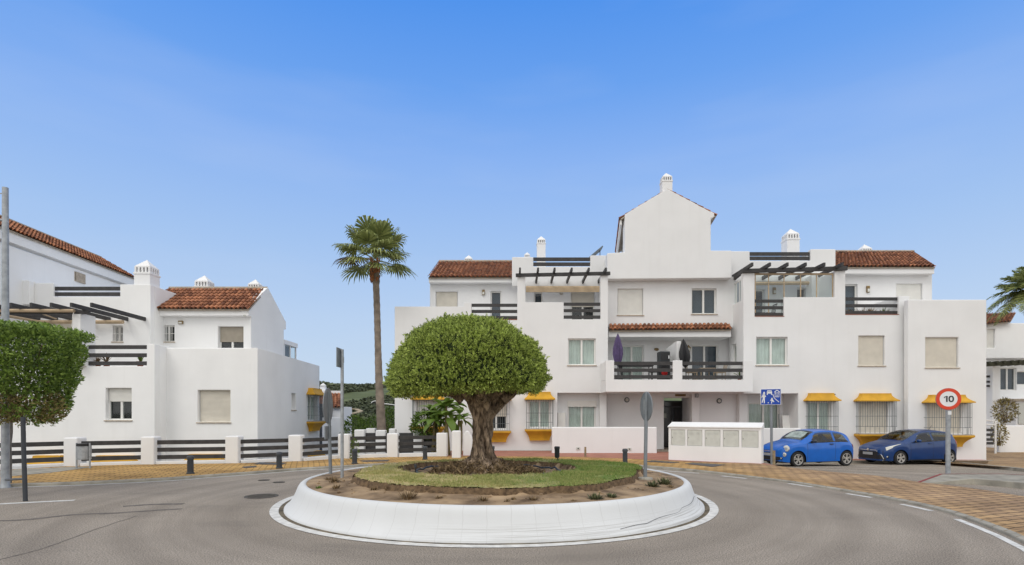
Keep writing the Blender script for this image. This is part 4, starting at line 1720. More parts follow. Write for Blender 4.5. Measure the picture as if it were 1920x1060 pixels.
# right block
wall(main, F266, (1394, 1705, 500, 870),
     cuts=[(1394, 1415, 500, 511), (1415, 1470, 500, 594), (1470, 1565, 500, 557.5), (1565, 1585, 500, 508), (1585, 1685, 500, 590.5), (1685, 1705, 500, 555.5), (1394, 1497, 738, 870)],
     wins=[((1418, 1477, 632, 685), 'curtain'), ((1609.5, 1659, 629.5, 686), 'shutter')],
     grilles=[((1510, 1563, 752.5, 815), 'curtain'), ((1604, 1671, 753, 814), 'shutter')], zbase=-1.4)
railing(main, F266, (1415, 1470, 561, 594))
railing(main, F266, (1585, 1685, 557, 590.5))
# right wing
wall(main, F261, (1703, 1850, 562, 870), wins=[((1735.5, 1797.5, 633, 689.5), 'shutter')], grilles=[((1732, 1810, 756, 816), 'shutter')], zbase=-1.4)
ZR = Z_(597, 26.6)
solid(main, X_(1497, 26.6), X_(1705, 26.6), 26.9, 36, -1.4, ZR, bevel=0)
solid(main, X_(1394, 26.6) + .3, X_(1497, 26.6) - .002, 26.902, 36, Z_(738, 26.6), ZR - .002, bevel=0)
solid(main, X_(1705, 26.6) + .004, X_(1850, 26.1), 26.4, 36, -1.4, Z_(562, 26.1) - .15, bevel=0)
# thickness of the wing's parapet end and right terrace sides
solid(main, X_(1685, 26.6), X_(1705, 26.6) - .002, 26.901, 29.6, ZR, Z_(555.5, 26.6) - .002)
solid(main, X_(1565, 26.6), X_(1585, 26.6), 26.901, 28.6, ZR, Z_(508, 26.6) - .003)
# third storey right
F29r = front(29.4)
wall(main, F29r, (1578, 1748, 508, 600), wins=[((1585, 1608, 533, 600), 'dark', dict(mull=False, sill=False, curtain=M_DIMROOM)), ((1681, 1730, 532, 580), 'half:.62', dict(sill=False))])
solid(main, X_(1560, 29.0), X_(1752, 29.0), 29.0, 29.42, Z_(513.5, 29), Z_(501.5, 29), bevel=.015)
e0, e1 = Vector(P(1563, 500.5, 28.9)), Vector(P(1754, 500.5, 28.9))
r0, r1 = Vector(P(1567, 473, 32.0)), Vector(P(1712, 473, 32.0))
tiles(main, e0, e1, r0, r1)
solid(main, X_(1560, 29.4), X_(1747, 29.4), 29.7, 34, ZR, Z_(506, 29.4), bevel=0)
mb = MB().prism([(X_(1562, 29), 29.3, e0.z - .06), (X_(1562, 29), 34.5, e0.z - .06), (X_(1562, 29), 32.0, r0.z - .12)], (X_(1745, 29) - X_(1562, 29), 0, 0))
obj('wall', mb, M_WALL, main)
wall_lamp(main, F29r, 1626.5, 543, h=.35, w=.16)
chimney(main, 1617, 1636, 456, 482, 32.6)
# upper parapet right, terrace behind glass
F286 = front(28.6)
wall(main, F286, (1371, 1567, 466.5, 528), cuts=[(1371, 1406, 466.5, 471), (1406, 1520, 466.5, 489), (1520, 1567, 466.5, 467.3)])
railing(main, F286, (1406, 1520, 472, 489), n=2, h=.19)
wall(main, F29r, (1395, 1566, 522, 600), wins=[((1413, 1434, 543, 600), 'dark', dict(sill=False, mull=False, curtain=M_DIMROOM)), ((1495, 1512, 540, 572), 'dark', dict(mull=False, curtain=M_DIMROOM))])
solid(main, X_(1395, 29.4), X_(1566, 29.4), 29.7, 34, ZR - .003, Z_(510, 29.4), bevel=0)
wall_lamp(main, F29r, 1451, 546, h=.35, w=.16)
solid(main, X_(1522, 28.0), X_(1565, 28.0), 28.0, 28.598, ZR, Z_(515, 28.0))
mb = MB().tube([(X_(1415, 28.3), 28.3, Z_(532, 28.3)), (X_(1521, 28.3), 28.3, Z_(531, 28.3))], .09, 8)
obj('awning_roll', mb, M_AWN, main, smooth=40)
chimney(main, 1476, 1499.5, 426, 500, 30.5)
# glazed screens of the right terrace
mb, g = MB(), MB()
yg = 26.72
for px in (1416, 1441, 1470, 1501, 1531, 1561):
    g.box(X_(px, yg) - .018, X_(px, yg) + .018, yg - .02, yg + .02, ZR, Z_(514, yg))
g.box(X_(1415, yg), X_(1563, yg), yg - .022, yg + .022, Z_(516, yg), Z_(512.5, yg))
scr = obj('glass_screen', g, M_AWN, main)
mb.add([(X_(1416, yg), yg, ZR), (X_(1562, yg), yg, ZR), (X_(1562, yg), yg, Z_(515, yg)), (X_(1416, yg), yg, Z_(515, yg))], [(0, 1, 2, 3)])
obj('pane', mb, M_GLASS, scr)
g, mb = MB(), MB()
xg = xs0 + .14
zl, zh = Z_(561.5, 26.6) + .01, Z_(521, 26.6)
for i in range(5):
    y = 26.95 + i * .42
    g.box(xg - .02, xg + .02, y - .02, y + .02, zl, zh)
g.box(xg - .022, xg + .022, 26.9, 28.62, zh, zh + .06)
scr = obj('glass_screen', g, M_PVC, main)
obj('pane', MB().add([(xg, 26.95, zl), (xg, 28.6, zl), (xg, 28.6, zh), (xg, 26.95, zh)], [(0, 1, 2, 3)]), M_GLASS, scr)
# pergola right
mb = MB()
mb.bar((X_(1391, 26.55), 26.55, Z_(508.5, 26.55)), (X_(1588, 26.55), 26.55, Z_(503.5, 26.55)), .13, .19)
for px in (1410, 1443, 1476, 1510, 1545, 1579):
    x = X_(px, 26.05)
    z = Z_(498.5, 26.1)
    mb.bar((x, 26.0, z + .04), (x, 28.6, z + .02), .10, .17)
mb.bar((X_(1394, 26.6), 26.55, Z_(508, 26.55)), (X_(1372, 28.5), 28.5, Z_(508, 26.55)), .12, .17)
obj('pergola', mb, M_RAIL, main, bevel=.008)

# ground floor recess
F282, F287 = front(27.7), front(28.1)
wall(main, F282, (1030, 1138, 733, 850), wins=[((1065, 1117, 757, 812), 'curtain', dict(sill=False))], zbase=-.6)
u0, u1, z0, z1 = rectpx(F282, (1065, 1117, 752, 763))
mb = MB()
fbox(mb, F282, u0 - .03, u1 + .03, -.05, .05, z0, z1)
obj('shutter_box', mb, M_SHUTW, main)
solid(main, X_(1124, 27.5), X_(1137, 27.5), 27.4, 27.699, -.6, Z_(737, 27) + .2)
wall(main, F287, (1136, 1500, 730, 850), cuts=[(1245, 1297, 746, 900)], wins=[((1404, 1462, 756, 818), 'curtain', dict(sill=False))], zbase=-.6)
solid(main, X_(1297, 27.7), X_(1312, 27.7), 27.7, 28.099, -.6, Z_(735, 25.4) + .1)
solid(main, X_(1386, 27.75), X_(1402, 27.75), 27.75, 28.099, -.6, Z_(735, 25.4) + .1)
solid(main, X_(1402, 28.6) + .9 * 0 + 2.0, X_(1497, 26.6) + .25, 26.905, 28.69, -.6, Z_(738, 26.6) - .002, bevel=0) if False else None
# entrance: lobby side walls, dark glazed door
ye = 29.8
xl, xr = X_(1245, 28.1), X_(1297, 28.1)
solid(main, xl - .2, xl, 28.401, ye, -.6, 3.0, bevel=0)
solid(main, xr + .001, xr + .2, 28.401, ye, -.6, 3.0, bevel=0)
solid(main, xl - .2, xr + .2, 28.403, ye, Z_(745, 28.1), 3.05, bevel=0)
FD = front(ye - .15)
mb = MB()
u0, u1 = xl, xr
zt = Z_(752, ye)
zd = Z_(763, ye)
for a, c, d0, d1 in ((u0, u0 + .06, -.1, zt), (u1 - .06, u1, -.1, zt), (u0 + .06, u1 - .06, zt - .06, zt), (u0 + .06, u1 - .06, zd - .04, zd + .04), (u0 + .85, u0 + .92, -.1, zd - .04)):
    fbox(mb, FD, a, c, 0, .07, d0, d1)
door = obj('entrance_door', mb, M_BOLL, main)
obj('pane', MB().add([FD.P(u0, .04, -.1), FD.P(u1, .04, -.1), FD.P(u1, .04, zt), FD.P(u0, .04, zt)], [(0, 1, 2, 3)]), pmat('dark_door_glass', (.02, .022, .024), rough=.15, spec=.6), door)
mb = MB()
fbox(mb, FD, u0 + .12, u0 + .55, -.01, .0, Z_(784, ye), Z_(775, ye))
obj('notice', mb, pmat('pale_notice', (.38, .42, .38), rough=.6), door)
mb = MB()
fbox(mb, FD, u0 + .80, u0 + .83, -.08, -.05, .9, 1.4)
obj('handle', mb, M_CHROME, door)
# block number plate and small lettering over the door
FP = front(27.7)
u0, u1, z0, z1 = rectpx(FP, (1303, 1309.5, 738.5, 745.5))
mb = MB()
fbox(mb, FP, u0, u1, -.02, -.002, z0, z1)
pl = obj('number_plate', mb, M_IRON, main)
mb = MB()
for a, c, d0, d1 in ((.15, .85, .72, .84), (.15, .75, .42, .52), (.62, .78, .2, .72), (.2, .6, .16, .26)):
    fbox(mb, FP, u0 + (u1 - u0) * a, u0 + (u1 - u0) * c, -.024, -.020, z0 + (z1 - z0) * d0, z0 + (z1 - z0) * d1)
obj('numerals', mb, M_SIGNW, pl)
u0, z0 = F287.uz(1266.5, 743)
mb = MB()
for i, w in enumerate((.05, .06, .05, .06, .05, .0, .04)):
    if w:
        fbox(mb, F287, u0 + i * .075, u0 + i * .075 + w * .35, -.012, -.002, z0, z0 + .09)
        fbox(mb, F287, u0 + i * .075, u0 + i * .075 + w, -.013, -.003, z0 + (.04 if i % 2 else 0), z0 + (.055 if i % 2 else .018))
fbox(mb, F287, u0 - .02, u0 + .52, -.0015, -.0005, z0 - .01, z0 + .1)
fbox(mb, F287, u0 - .01, u0 + .51, -.006, -.001, z0 - .012, z0 - .004)
obj('door_lettering', mb, M_BRASS, main)
# round bulkhead lamps
for px, py in ((1175, 750), (1348, 752)):
    u, z = F287.uz(px, py)
    mb = MB().lathe([(.13, 0), (.135, -.04), (.10, -.07), (.085, -.075)], c=(u, 28.098, z), n=20, axis='y', cap=False)
    lp = obj('bulkhead_lamp', mb, M_IRON, main, smooth=40)
    obj('lamp_glass', MB().lathe([(.09, -.06), (.06, -.095), (.0005, -.10)], c=(u, 28.098, z), n=16, axis='y', cap=False), M_LAMP, lp, smooth=80)
# white meter box left of the recess window
u0, u1, z0, z1 = rectpx(F282, (1045, 1059, 774, 805))
mb = MB()
fbox(mb, F282, u0, u1, -.3, -.002, -.2, z1)
obj('wall_box', mb, M_SHUTW, main, bevel=.01)
# camera on the wall
u, z = F266.uz(1563, 740)
mb = MB()
fbox(mb, F266, u - .05, u + .05, -.07, -.002, z - .05, z + .05)
o = obj('wall_camera', mb, M_SHUTW, main, bevel=.015)
mb = MB()
fbox(mb, F266, u - .03, u + .045, -.085, -.071, z - .015, z + .03)
obj('lens', mb, M_BLACK, o)
# two small vent outlets etc. on the left terrace edge
for fr, r in ((F27, (884, 970, 598.6, 600)), (F266, (1415, 1471, 592.6, 594)), (F266, (1585, 1686, 589, 590.5))):
    u0, u1, z0, z1 = rectpx(fr, r)
    mb = MB()
    fbox(mb, fr, u0 + .01, u1 - .01, -.02, .28, z0 + .004, z0 + .03)
    obj('terrace_edge', mb, M_TERRA, main)

# ------------------------------------------------------------------ left building
left = thing('apartment_building', 'white stepped building on the left with tiled roofs, behind the post and rail fence', 'building', (-14, 24, -2.6))
G232, G24, G265, G255 = front(23.2), front(24), front(26.5), front(25.5)
ML = M_WALL2
wall(left, G232, (-80, 290, 645, 900), cuts=[(-80, 20, 645, 648), (20, 140, 645, 687), (158, 275, 645, 687), (140, 158, 645, 647)],
     wins=[((198, 246.5, 728, 788), 'half:.42', dict(rec=.2, shut=M_SHUTW))], mat=ML, zbase=-2.7)
railing(left, G232, (158, 275, 647, 687), h=.16)
railing(left, G232, (20, 140, 647, 687), h=.16)
wall(left, G24, (300, 483, 652.5, 900), wins=[((370.5, 431.5, 732, 792), 'shutter', dict(rec=.2))], mat=ML, zbase=-2.7)
xq = X_(290, 23.2)
solid(left, xq - .3, xq, 23.501, 24.6, -2.7, Z_(645, 23.2) - .003, mat=ML)
solid(left, xq - .298, X_(300, 24), 24.001, 24.3, -2.7, Z_(652.5, 24) - .002, mat=ML, bevel=0)
SD = Fr((X_(483, 24), 24.001), (-.055, 1), (-1, -.055))
solid(left, -34, -11.8, 24.35, 33, -2.7, 3.75, mat=ML, bevel=0)
# right-facing side wall with a slit window and a caged window
u1 = SD.uz(599, 700)[0]
ztop = Z_(652.5, 24)


def side_wall():
    holes = []
    slit = list(rectpx(SD, (546.5, 554.5, 739, 769)))
    slit[2], slit[3] = Z_(769, 29.5), Z_(739, 29.5)
    cage = list(rectpx(SD, (575.5, 597, 741, 790)))
    cage[2], cage[3] = Z_(790.5, 32), Z_(741.5, 32)
    hw = (cage[1] - cage[0]) / 2
    inner = [cage[0] + hw * .18, cage[1] - hw * .18, cage[2] + .06, cage[3] - .02]
    obj('wall', wall_mesh(SD, .0, round(u1, 3), -2.7, round(ztop, 3), [slit, inner], .3), ML, left, bevel=.035)
    window(left, SD, slit, 'dark', mull=False, rec=.2)
    grille_window(left, SD, cage, 'curtain', depth=.36)
    low = [cage[0], cage[1], -2.35, -.85]
    return low


low = side_wall()
# lower-storey canopies glimpsed through the fence
for fr, r in ((G24, (352, 424, 868, 905)), (G232, (180, 262, 871, 905)), (G232, (66, 128, 871, 905))):
    u0_, u1_, z0_, z1_ = rectpx(fr, r)
    grille_window(left, fr, (u0_, u1_, z0_, z1_), 'shutter')
grille_window(left, SD, (low[0], low[1], -1.9, -.75), 'shutter', depth=.36)
# upper storey with tiled roof and gable
wall(left, G265, (262, 471, 580, 680), wins=[((302, 326.5, 610, 641), 'dark', dict(barred=True)), ((408.5, 456, 612, 672), 'half:.48', dict(shut=M_SHUTG, sill=False, rec=.2))], mat=ML)
e0, e1 = Vector(P(266, 579, 26.0)), Vector(P(466, 579.5, 26.0))
r0, r1 = Vector(P(318, 542, 28.2)), Vector(P(500, 542, 28.2))
tiles(left, e0, e1, r0, r1)
solid(left, X_(267, 26.15), X_(466, 26.15), 26.15, 26.52, Z_(592, 26.15), Z_(580.5, 26.15), mat=ML, bevel=.012)
xg = X_(471, 26.5)
dg = .03
gp_ = [(xg, 26.48, 3.7), (xg, 26.48, 6.44), (xg, 26.1, 6.52), (xg, 26.1, 6.66), (xg + .05, 28.2, Z_(541, 28.2) + .06), (xg + .06, 30.45, 6.75), (xg + .06, 30.45, 6.35), (xg + .06, 30.15, 6.3), (xg + .06, 30.15, 3.7)]
obj('wall', MB().prism(gp_, (-.28, 0, 0)), ML, left, bevel=.02)
solid(left, X_(262, 26.5), xg - .3, 26.81, 30.1, 3.7, 6.4, mat=ML, bevel=0)
b0, b1 = Vector((e0.x, 30.4, 6.75)), Vector((xg, 30.4, 6.75))
tiles(left, b1, b0, r1, r0, cap=False)
wall_lamp(left, G265, 340, 605, h=.16, w=.22)
# security camera on the corner
u, z = G265.uz(465, 594)
mb = MB()
mb.tube([(u, 26.3, z + .03), (u, 26.1, z - .03)], .05, 8)
obj('wall_camera', mb, M_GREYBOX, left)
chimney(left, 364, 389.5, 514, 552, 29.0)
chimney(left, 464, 485, 522, 552, 29.0)
# middle block with roof terrace
wall(left, G255, (-30, 282, 526, 690), cuts=[(-30, 65, 526, 527.5), (65, 100, 526, 531), (100, 225, 526, 556.5), (225, 282, 526, 533.5)],
     wins=[((211, 229.5, 611, 641), 'dark', dict(barred=True)), ((92, 137, 600, 628), 'shutter', dict(shut=M_SHUT, sill=False)), ((40, 72, 612, 660), 'curtain', dict(sill=False))], mat=ML, zbase=3.7)
railing(left, G255, (100, 225, 537, 556.5), n=2, h=.17)
xm = X_(282, 25.5)
solid(left, xm - .3, xm - .002, 25.801, 28.2, 3.7, Z_(533.5, 25.5) - .002, mat=ML)
solid(left, -26, xm - .302, 25.801, 30, 3.7, Z_(558, 25.5), mat=ML, bevel=0)
solid(left, X_(22, 25.3), X_(58, 25.3), 25.2, 25.499, Z_(572, 25.3), Z_(526.5, 25.3), mat=ML)
chimney(left, 251, 281, 484, 540, 25.9)
# far-left wing with a long receding roof
xe0, xe1 = -21.9, -22.4
zr = 9.75
wl_ = [(-21.95, 23.6, 3.7), (-21.95, 23.6, zr - .62), (-22.45, 33.0, zr - .62), (-22.45, 33.0, 3.7)]
obj('wall', MB().prism(wl_, (-.3, 0, 0)), ML, left)
mb = MB().prism([(-21.78, 23.4, zr - .50), (-21.78, 23.4, zr - .03), (-22.28, 33.1, zr - .03), (-22.28, 33.1, zr - .50)], (-.5, 0, 0))
obj('fascia', mb, ML, left, bevel=.012)
tiles(left, (-21.65, 23.3, zr), (-22.2, 33.2, zr), (-23.85, 23.3, 11.0), (-24.4, 33.2, 11.0))
obj('wall', MB().prism([(-21.85, 23.5, 3.7), (-21.85, 23.5, zr - .08), (-23.9, 23.5, 10.9), (-26, 23.5, 9.7), (-26, 23.5, 3.7)], (0, .3, 0)), ML, left)
obj('wall', MB().prism([(-22.5, 32.7, 3.7), (-22.5, 32.7, zr - .08), (-24.4, 32.7, 10.9), (-26.4, 32.7, 9.7), (-26.4, 32.7, 3.7)], (0, .3, 0)), ML, left)
FW = Fr((-21.95, 23.6), (-.05, 1), (-1, -.05))
a = rectpx(FW, (140, 160, 523, 545))
window(left, Fr((-21.93, 23.6), (-.05, 1), (-1, -.05)), (a[0], a[1], Z_(540, 30), Z_(523, 30)), 'shutter', rec=.02, mull=False, sill=False, shut=M_SILL, frame=M_SILL)
# pergola with awning on the left terrace
mb = MB()
xr_ = X_(239, 25.5)
zz = Z_(598, 25.5)
for k in range(-1, 7):
    x = xr_ - .80 * k
    mb.bar((x + .02, 22.2, zz + .0), (x, 25.5, zz - .02), .09, .17)
mb.bar((-22.5, 22.9, zz - .17), (X_(168, 22.9), 22.9, zz - .17), .12, .16)
obj('pergola', mb, M_RAIL, left, bevel=.008)
za = Z_(604, 25.2)
mb = MB().tube([(X_(72, 25.2), 25.2, za), (X_(231, 25.2), 25.2, za)], .085, 8)
mb.tube([(-22, 22.7, Z_(582.5, 22.7)), (X_(139, 22.7), 22.7, Z_(583, 22.7))], .07, 8)
mb.tube([(X_(4, 23.4), 23.0, Z_(588, 23.0)), (X_(72, 25.2), 25.15, za + .02)], .06, 8)
mb.tube([(X_(80, 23), 23.0, Z_(589, 23)), (X_(105, 25), 25.0, Z_(598, 25))], .03, 6)
obj('awning', mb, M_AWN, left, smooth=40)
solid(left, X_(140, 23.0), X_(156, 23.0), 22.85, 23.199 + .5, 3.74, Z_(588.5, 23.0), mat=ML)
mb = MB().tube([(X_(138.5, 22.7), 22.7, Z_(583, 22.7)), (X_(137, 22.8), 22.75, Z_(610, 22.8)), (X_(137.5, 22.8), 22.8, Z_(660, 22.8))], .018, 6)
obj('downpipe', mb, M_PVC, left)
# glazed porch at the back right
mb = MB()
y0, y1 = 31.2, 33.0
x1 = X_(533, 31.2)
z0, z1 = 4.0, Z_(637, 31.2)
mb.box(x1 - 1.6, x1, y0, y1, 3.7, z0 + .85)
mb.box(x1 - 1.65, x1 + .05, y0 - .05, y1 + .05, z1 - .25, z1)
for y in (y0 + .06, (y0 + y1) / 2, y1 - .06):
    mb.box(x1 - .08, x1 - .002, y - .05, y + .05, z0 + .85, z1 - .25)
po = obj('glazed_porch', mb, M_CHIM, left, bevel=.01)
obj('pane', MB().add([(x1 - .04, y0, z0 + .85), (x1 - .04, y1, z0 + .85), (x1 - .04, y1, z1 - .25), (x1 - .04, y0, z1 - .25)], [(0, 1, 2, 3)]), M_GLASS, po)
obj('dark_room', MB().box(x1 - 1.5, x1 - .3, y0 + .1, y1 - .1, z0 + .86, z1 - .26), M_DIMROOM, po)

# ------------------------------------------------------------------ house far right
fr_ = thing('apartment_building', 'distant white building past the right end of the main one, with a dark covered terrace', 'building', (34, 38, -1))
H38 = front(38)
wall(fr_, H38, (1800, 2060, 606, 690), cuts=[(1800, 1852, 606, 612)], wins=[((1851, 1866, 617, 653), 'shutter', dict(sill=False, shut=M_SHUTW))], mat=M_WALL2, zbase=Z_(672, 38))
tiles(fr_, P(1835, 609, 37.7), P(1895, 603, 37.7), P(1848, 588, 40), P(1905, 586, 40), cap=False)
wall(fr_, front(38.6), (1800, 2060, 670, 860), wins=[((1850, 1860, 692, 717), 'dark', dict(sill=False, mull=False)), ((1850, 1862, 756, 785), 'curtain', dict(sill=False)), ((1876, 1906, 690, 732), 'dark', dict(sill=False, curtain=M_DIMROOM)), ((1907, 1950, 696, 722), 'dark', dict(sill=False, curtain=M_DIMROOM))], mat=M_WALL2, zbase=-1.5)
solid(fr_, X_(1800, 38.9), X_(2060, 38.9), 39, 46, -1.5, Z_(606, 38), mat=M_WALL2, bevel=0)
mb = MB()
mb.bar((X_(1846, 36.2), 36.2, Z_(684, 36.2)), (X_(1990, 36.2), 36.2, Z_(676, 36.2)), .2, .25)
for k in range(10):
    x = X_(1852 + 14 * k, 36.2)
    mb.bar((x, 36.0, Z_(681 - k * .7, 36.2)), (x, 38.0, Z_(681 - k * .7, 36.2) - .1), .12, .18)
obj('pergola', mb, pmat('mossy_pergola', (.055, .055, .035), rough=.9, var=.4, scale=3), fr_)
mb = MB()
for py in (704, 714, 722):
    mb.box(X_(1846, 37.6), X_(1861, 37.6), 37.6, 37.66, Z_(py + 4, 37.6), Z_(py, 37.6))
obj('railing', mb, M_RAIL, fr_)
solid(fr_, X_(1861, 37.4), X_(1876, 37.4), 37.4, 38.59, -1.5, Z_(684, 37.4), mat=M_WALL2)
solid(fr_, X_(1895, 37), X_(2060, 37), 36.6, 38.59, -1.5, Z_(748, 37), mat=M_WALL2)
mb = MB().box(X_(1893, 36.5), X_(2060, 36.5), 36.4, 38.0, Z_(752, 36.5), Z_(748, 36.5))
obj('porch_roof', mb, M_TILECAP, fr_)
mb = MB().box(X_(1911, 36.5), X_(1950, 36.5), 36.52, 36.58, Z_(795, 36.5), Z_(756, 36.5))
obj('window', mb, M_GREYBOX, fr_)
gw = obj('garden_wall', MB().box(X_(1873, 33), X_(2000, 33), 33, 33.3, -1.2, Z_(798, 33)), M_WALL2, bevel=.05, origin=(X_(1900, 33), 33, -.8))
props(gw, 'low white garden wall at the far right edge', 'wall')
gt = thing('garden_gate', 'white tubular gate with dark boards just right of the building end', 'gate', (X_(1858, 32), 32, -.8))
zz0 = gslope(28, 32) + .1
mb = MB()
mb.tube([(X_(1866.5, 32), 32, zz0), (X_(1866.5, 32), 32, Z_(790, 32)), (X_(1848, 32), 32, Z_(788, 32))], .05, 8)
mb.tube([(X_(1848, 32), 32, Z_(796, 32)), (X_(1866, 32), 32, Z_(797, 32))], .035, 8)
obj('gate_frame', mb, M_PVC, gt)
mb = MB()
for py in (804, 813, 822, 829):
    mb.box(X_(1845, 32), X_(1864, 32), 32.02, 32.06, Z_(py + 5, 32), Z_(py, 32))
obj('board_panel', mb, M_RAIL, gt)

# ------------------------------------------------------------------ house behind the left fence (in the gap)
bh = thing('house', 'small white house with a tiled roof edge, glimpsed between the two buildings', 'house', (-13, 41, -3))
solid(bh, X_(560, 40), X_(642, 40), 40, 42.4, -4, Z_(763, 40), mat=M_WALL2)
tiles(bh, P(560, 764, 39.8), P(640, 764, 39.8), P(560, 738, 42), P(640, 738, 42), cap=False, pitch=.24, rad=.1)
mb = MB().box(X_(560, 42), X_(641, 42), 41.9, 42.5, Z_(738, 42), Z_(733, 42))
obj('parapet', mb, M_WALL2, bh)
chimney(bh, 600, 609, 718, 738, 42.3)
solid(bh, X_(604, 36), X_(645, 36), 36, 36.25, -4, Z_(783, 36), mat=M_WALL2)
mb = MB().box(X_(600, 39), X_(606, 39), 38.9, 39.9, -2, Z_(757, 39))
obj('dark_door', mb, M_BOLL, bh)

# ------------------------------------------------------------------ fence on the left
fence = thing('boundary_fence', 'white post and dark three-rail fence along the ochre pavement on the left', 'fence', (-10, 19, 0))
POSTS = [(-150, -118), (118, 149), (263, 296), (421.5, 450), (540, 567), (633, 658), (725, 746), (818, 838.5)]
FZ = []
for a, c in POSTS:
    px = a + 6
    pts = [(o[0], o[1]) for o in OUTER[:11]]
    for (xa_, ya_), (xb_, yb_) in zip(pts, pts[1:]):
        if xa_ <= px <= xb_:
            py = ya_ + (yb_ - ya_) * (px - xa_) / (xb_ - xa_)
    FZ.append(gp(px, py).y + .02)
for k, ((a, c), y) in enumerate(zip(POSTS, FZ)):
    x0 = X_(a, y)
    w = .46 if k < 5 else .44
    o = obj('post', MB().box(x0, x0 + w, y, y + .44, -.1, 1.0 if k < 5 else .98), M_WALL, fence, bevel=.045, seg=3)
for k in range(len(POSTS) - 1):
    ya, yb_ = FZ[k], FZ[k + 1]
    xa_, xb_ = X_(POSTS[k][0], ya) + .44, X_(POSTS[k + 1][0], yb_) + .03
    A, B = Vector((xa_, ya + .2, 0)), Vector((xb_, yb_ + .2, 0))
    d = (B - A)
    t = d.normalized()
    nn = Vector((-t.y, t.x, 0))
    mb = MB().prism([A - nn * .14, B - nn * .14, B + nn * .16, A + nn * .16], (0, 0, .16))
    mb.v = [(p[0], p[1], p[2] - (.0 if p[2] > .1 else 1.2)) for p in mb.v]
    obj('base_wall', mb, M_WALL, fence, bevel=.02)
    for zc in (.80, .545, .29):
        obj('rail', MB().bar(A + Vector((0, 0, zc)), B + Vector((0, 0, zc)), .05, .145), M_RAIL, fence, bevel=.006)

# second row: gate and posts deeper behind the fence
f2 = thing('boundary_fence', 'second row of short white posts with dark boards, behind the front fence near the palm', 'fence', (-6, 25, 0))
for px0, px1, py, y in ((664, 683, 806, 25.2), (686, 703, 803.5, 27.0), (704, 722, 807, 25.2), (729, 741, 804, 26.0), (775, 792, 807.5, 24.6)):
    x0, x1 = X_(px0, y), X_(px1, y)
    obj('post', MB().box(x0, x1, y, y + .4, -2.6, Z_(py, y)), M_WALL, f2, bevel=.04)
for px0, px1, p0, p1, y in ((683, 704, 812, 829, 25.4), (683, 706, 836, 845, 25.4), (722, 736, 812, 850, 25.4), (746, 820, 812, 850, 25.0)):
    obj('board_panel', MB().box(X_(px0, y), X_(px1, y), y, y + .05, Z_(p1, y), Z_(p0, y)), M_RAIL, f2)
# detached gate post and rounded wall end near the banana plant
gpst = obj('gate_post', MB().box(X_(847, 22.4), X_(863, 22.4), 22.4, 22.8, -.15, Z_(808, 22.4)), M_WALL, bevel=.045, origin=(X_(855, 22.4), 22.6, -.1), seg=3)
props(gpst, 'free-standing white gate post left of the olive trunk', 'gate post')
mb = MB()
y = 23.6
poly = [(X_(868, y), y, -.2), (X_(868.5, y), y, Z_(815, y)), (X_(873, y), y, Z_(808, y)), (X_(878, y), y, Z_(808, y)), (X_(886, y), y, Z_(822, y)), (X_(887, y), y, -.2)]
rw = obj('garden_wall', MB().prism(poly, (0, .35, 0)), M_WALL, bevel=.05, origin=(X_(877, y), y, -.1))
props(rw, 'rounded white wall end half hidden behind the olive trunk', 'wall')

# low walls before the main building
y = 25.2
lw = thing('garden_wall', 'long low white wall in front of the recessed ground floor window', 'wall', (X_(1133, y), y, 0))
obj('wall', MB().box(X_(1035, y), X_(1232, y), y, y + .26, -.2, Z_(801, y)), M_WALL, lw, bevel=.05, seg=3)
for px, py in ((1084, 842), (1180, 843)):
    cx_, cz_ = X_(px, y), Z_(py, y)
    g = MB().box(cx_ - .09, cx_ + .09, y - .03, y - .002, cz_ - .05, cz_ + .08)
    s = obj('socket_box', g, M_GREYBOX, lw, bevel=.01)
    obj('socket_hole', MB().box(cx_ - .03, cx_ + .03, y - .034, y - .028, cz_ - .01, cz_ + .04), M_BLACK, s)
y = 26.2
lw2 = obj('garden_wall', MB().box(X_(1425, y), X_(1502, y), y, y + .25, -1.2, Z_(803, y)), M_WALL, bevel=.04, origin=(X_(1460, y), y, -.6))
props(lw2, 'low white patio wall behind the bright blue car', 'wall')

# meter cabinet
A, B = gp(1253.5, 863.5), gp(1427.5, 871)
t = (B - A).normalized()
nn = Vector((-t.y, t.x, 0))
L = (B - A).length
mcab = thing('meter_cabinet', 'white masonry meter cabinet with five grey doors and a sloping lid', 'cabinet', (A + (B - A) / 2))
H = 1.27
dep_ = .62
mb = MB()
mb.prism([A - Vector((0, 0, .2)), B - Vector((0, 0, .2)), B + nn * dep_ - Vector((0, 0, .2)), A + nn * dep_ - Vector((0, 0, .2))], (0, 0, H + .2))
FC = Fr((A.x, A.y), (t.x, t.y), (nn.x, nn.y))
DR = [(1258, 1284.5), (1288.5, 1316.5), (1321.5, 1350.5), (1355.5, 1385.5), (1390.5, 1422)]
holes = []
for a, c in DR:
    ua, ub = FC.uz(a, 830)[0], FC.uz(c, 830)[0]
    holes.append([round(ua, 3), round(ub, 3), .58, 1.18])
obj('wall', wall_mesh(FC, 0, round(L, 3), -.2, H, holes, .10), M_CHIM, mcab, bevel=.008)
mb = MB()
fbox(mb, FC, .001, L - .001, .101, dep_, -.2, H - .001)
obj('wall', mb, M_CHIM, mcab)
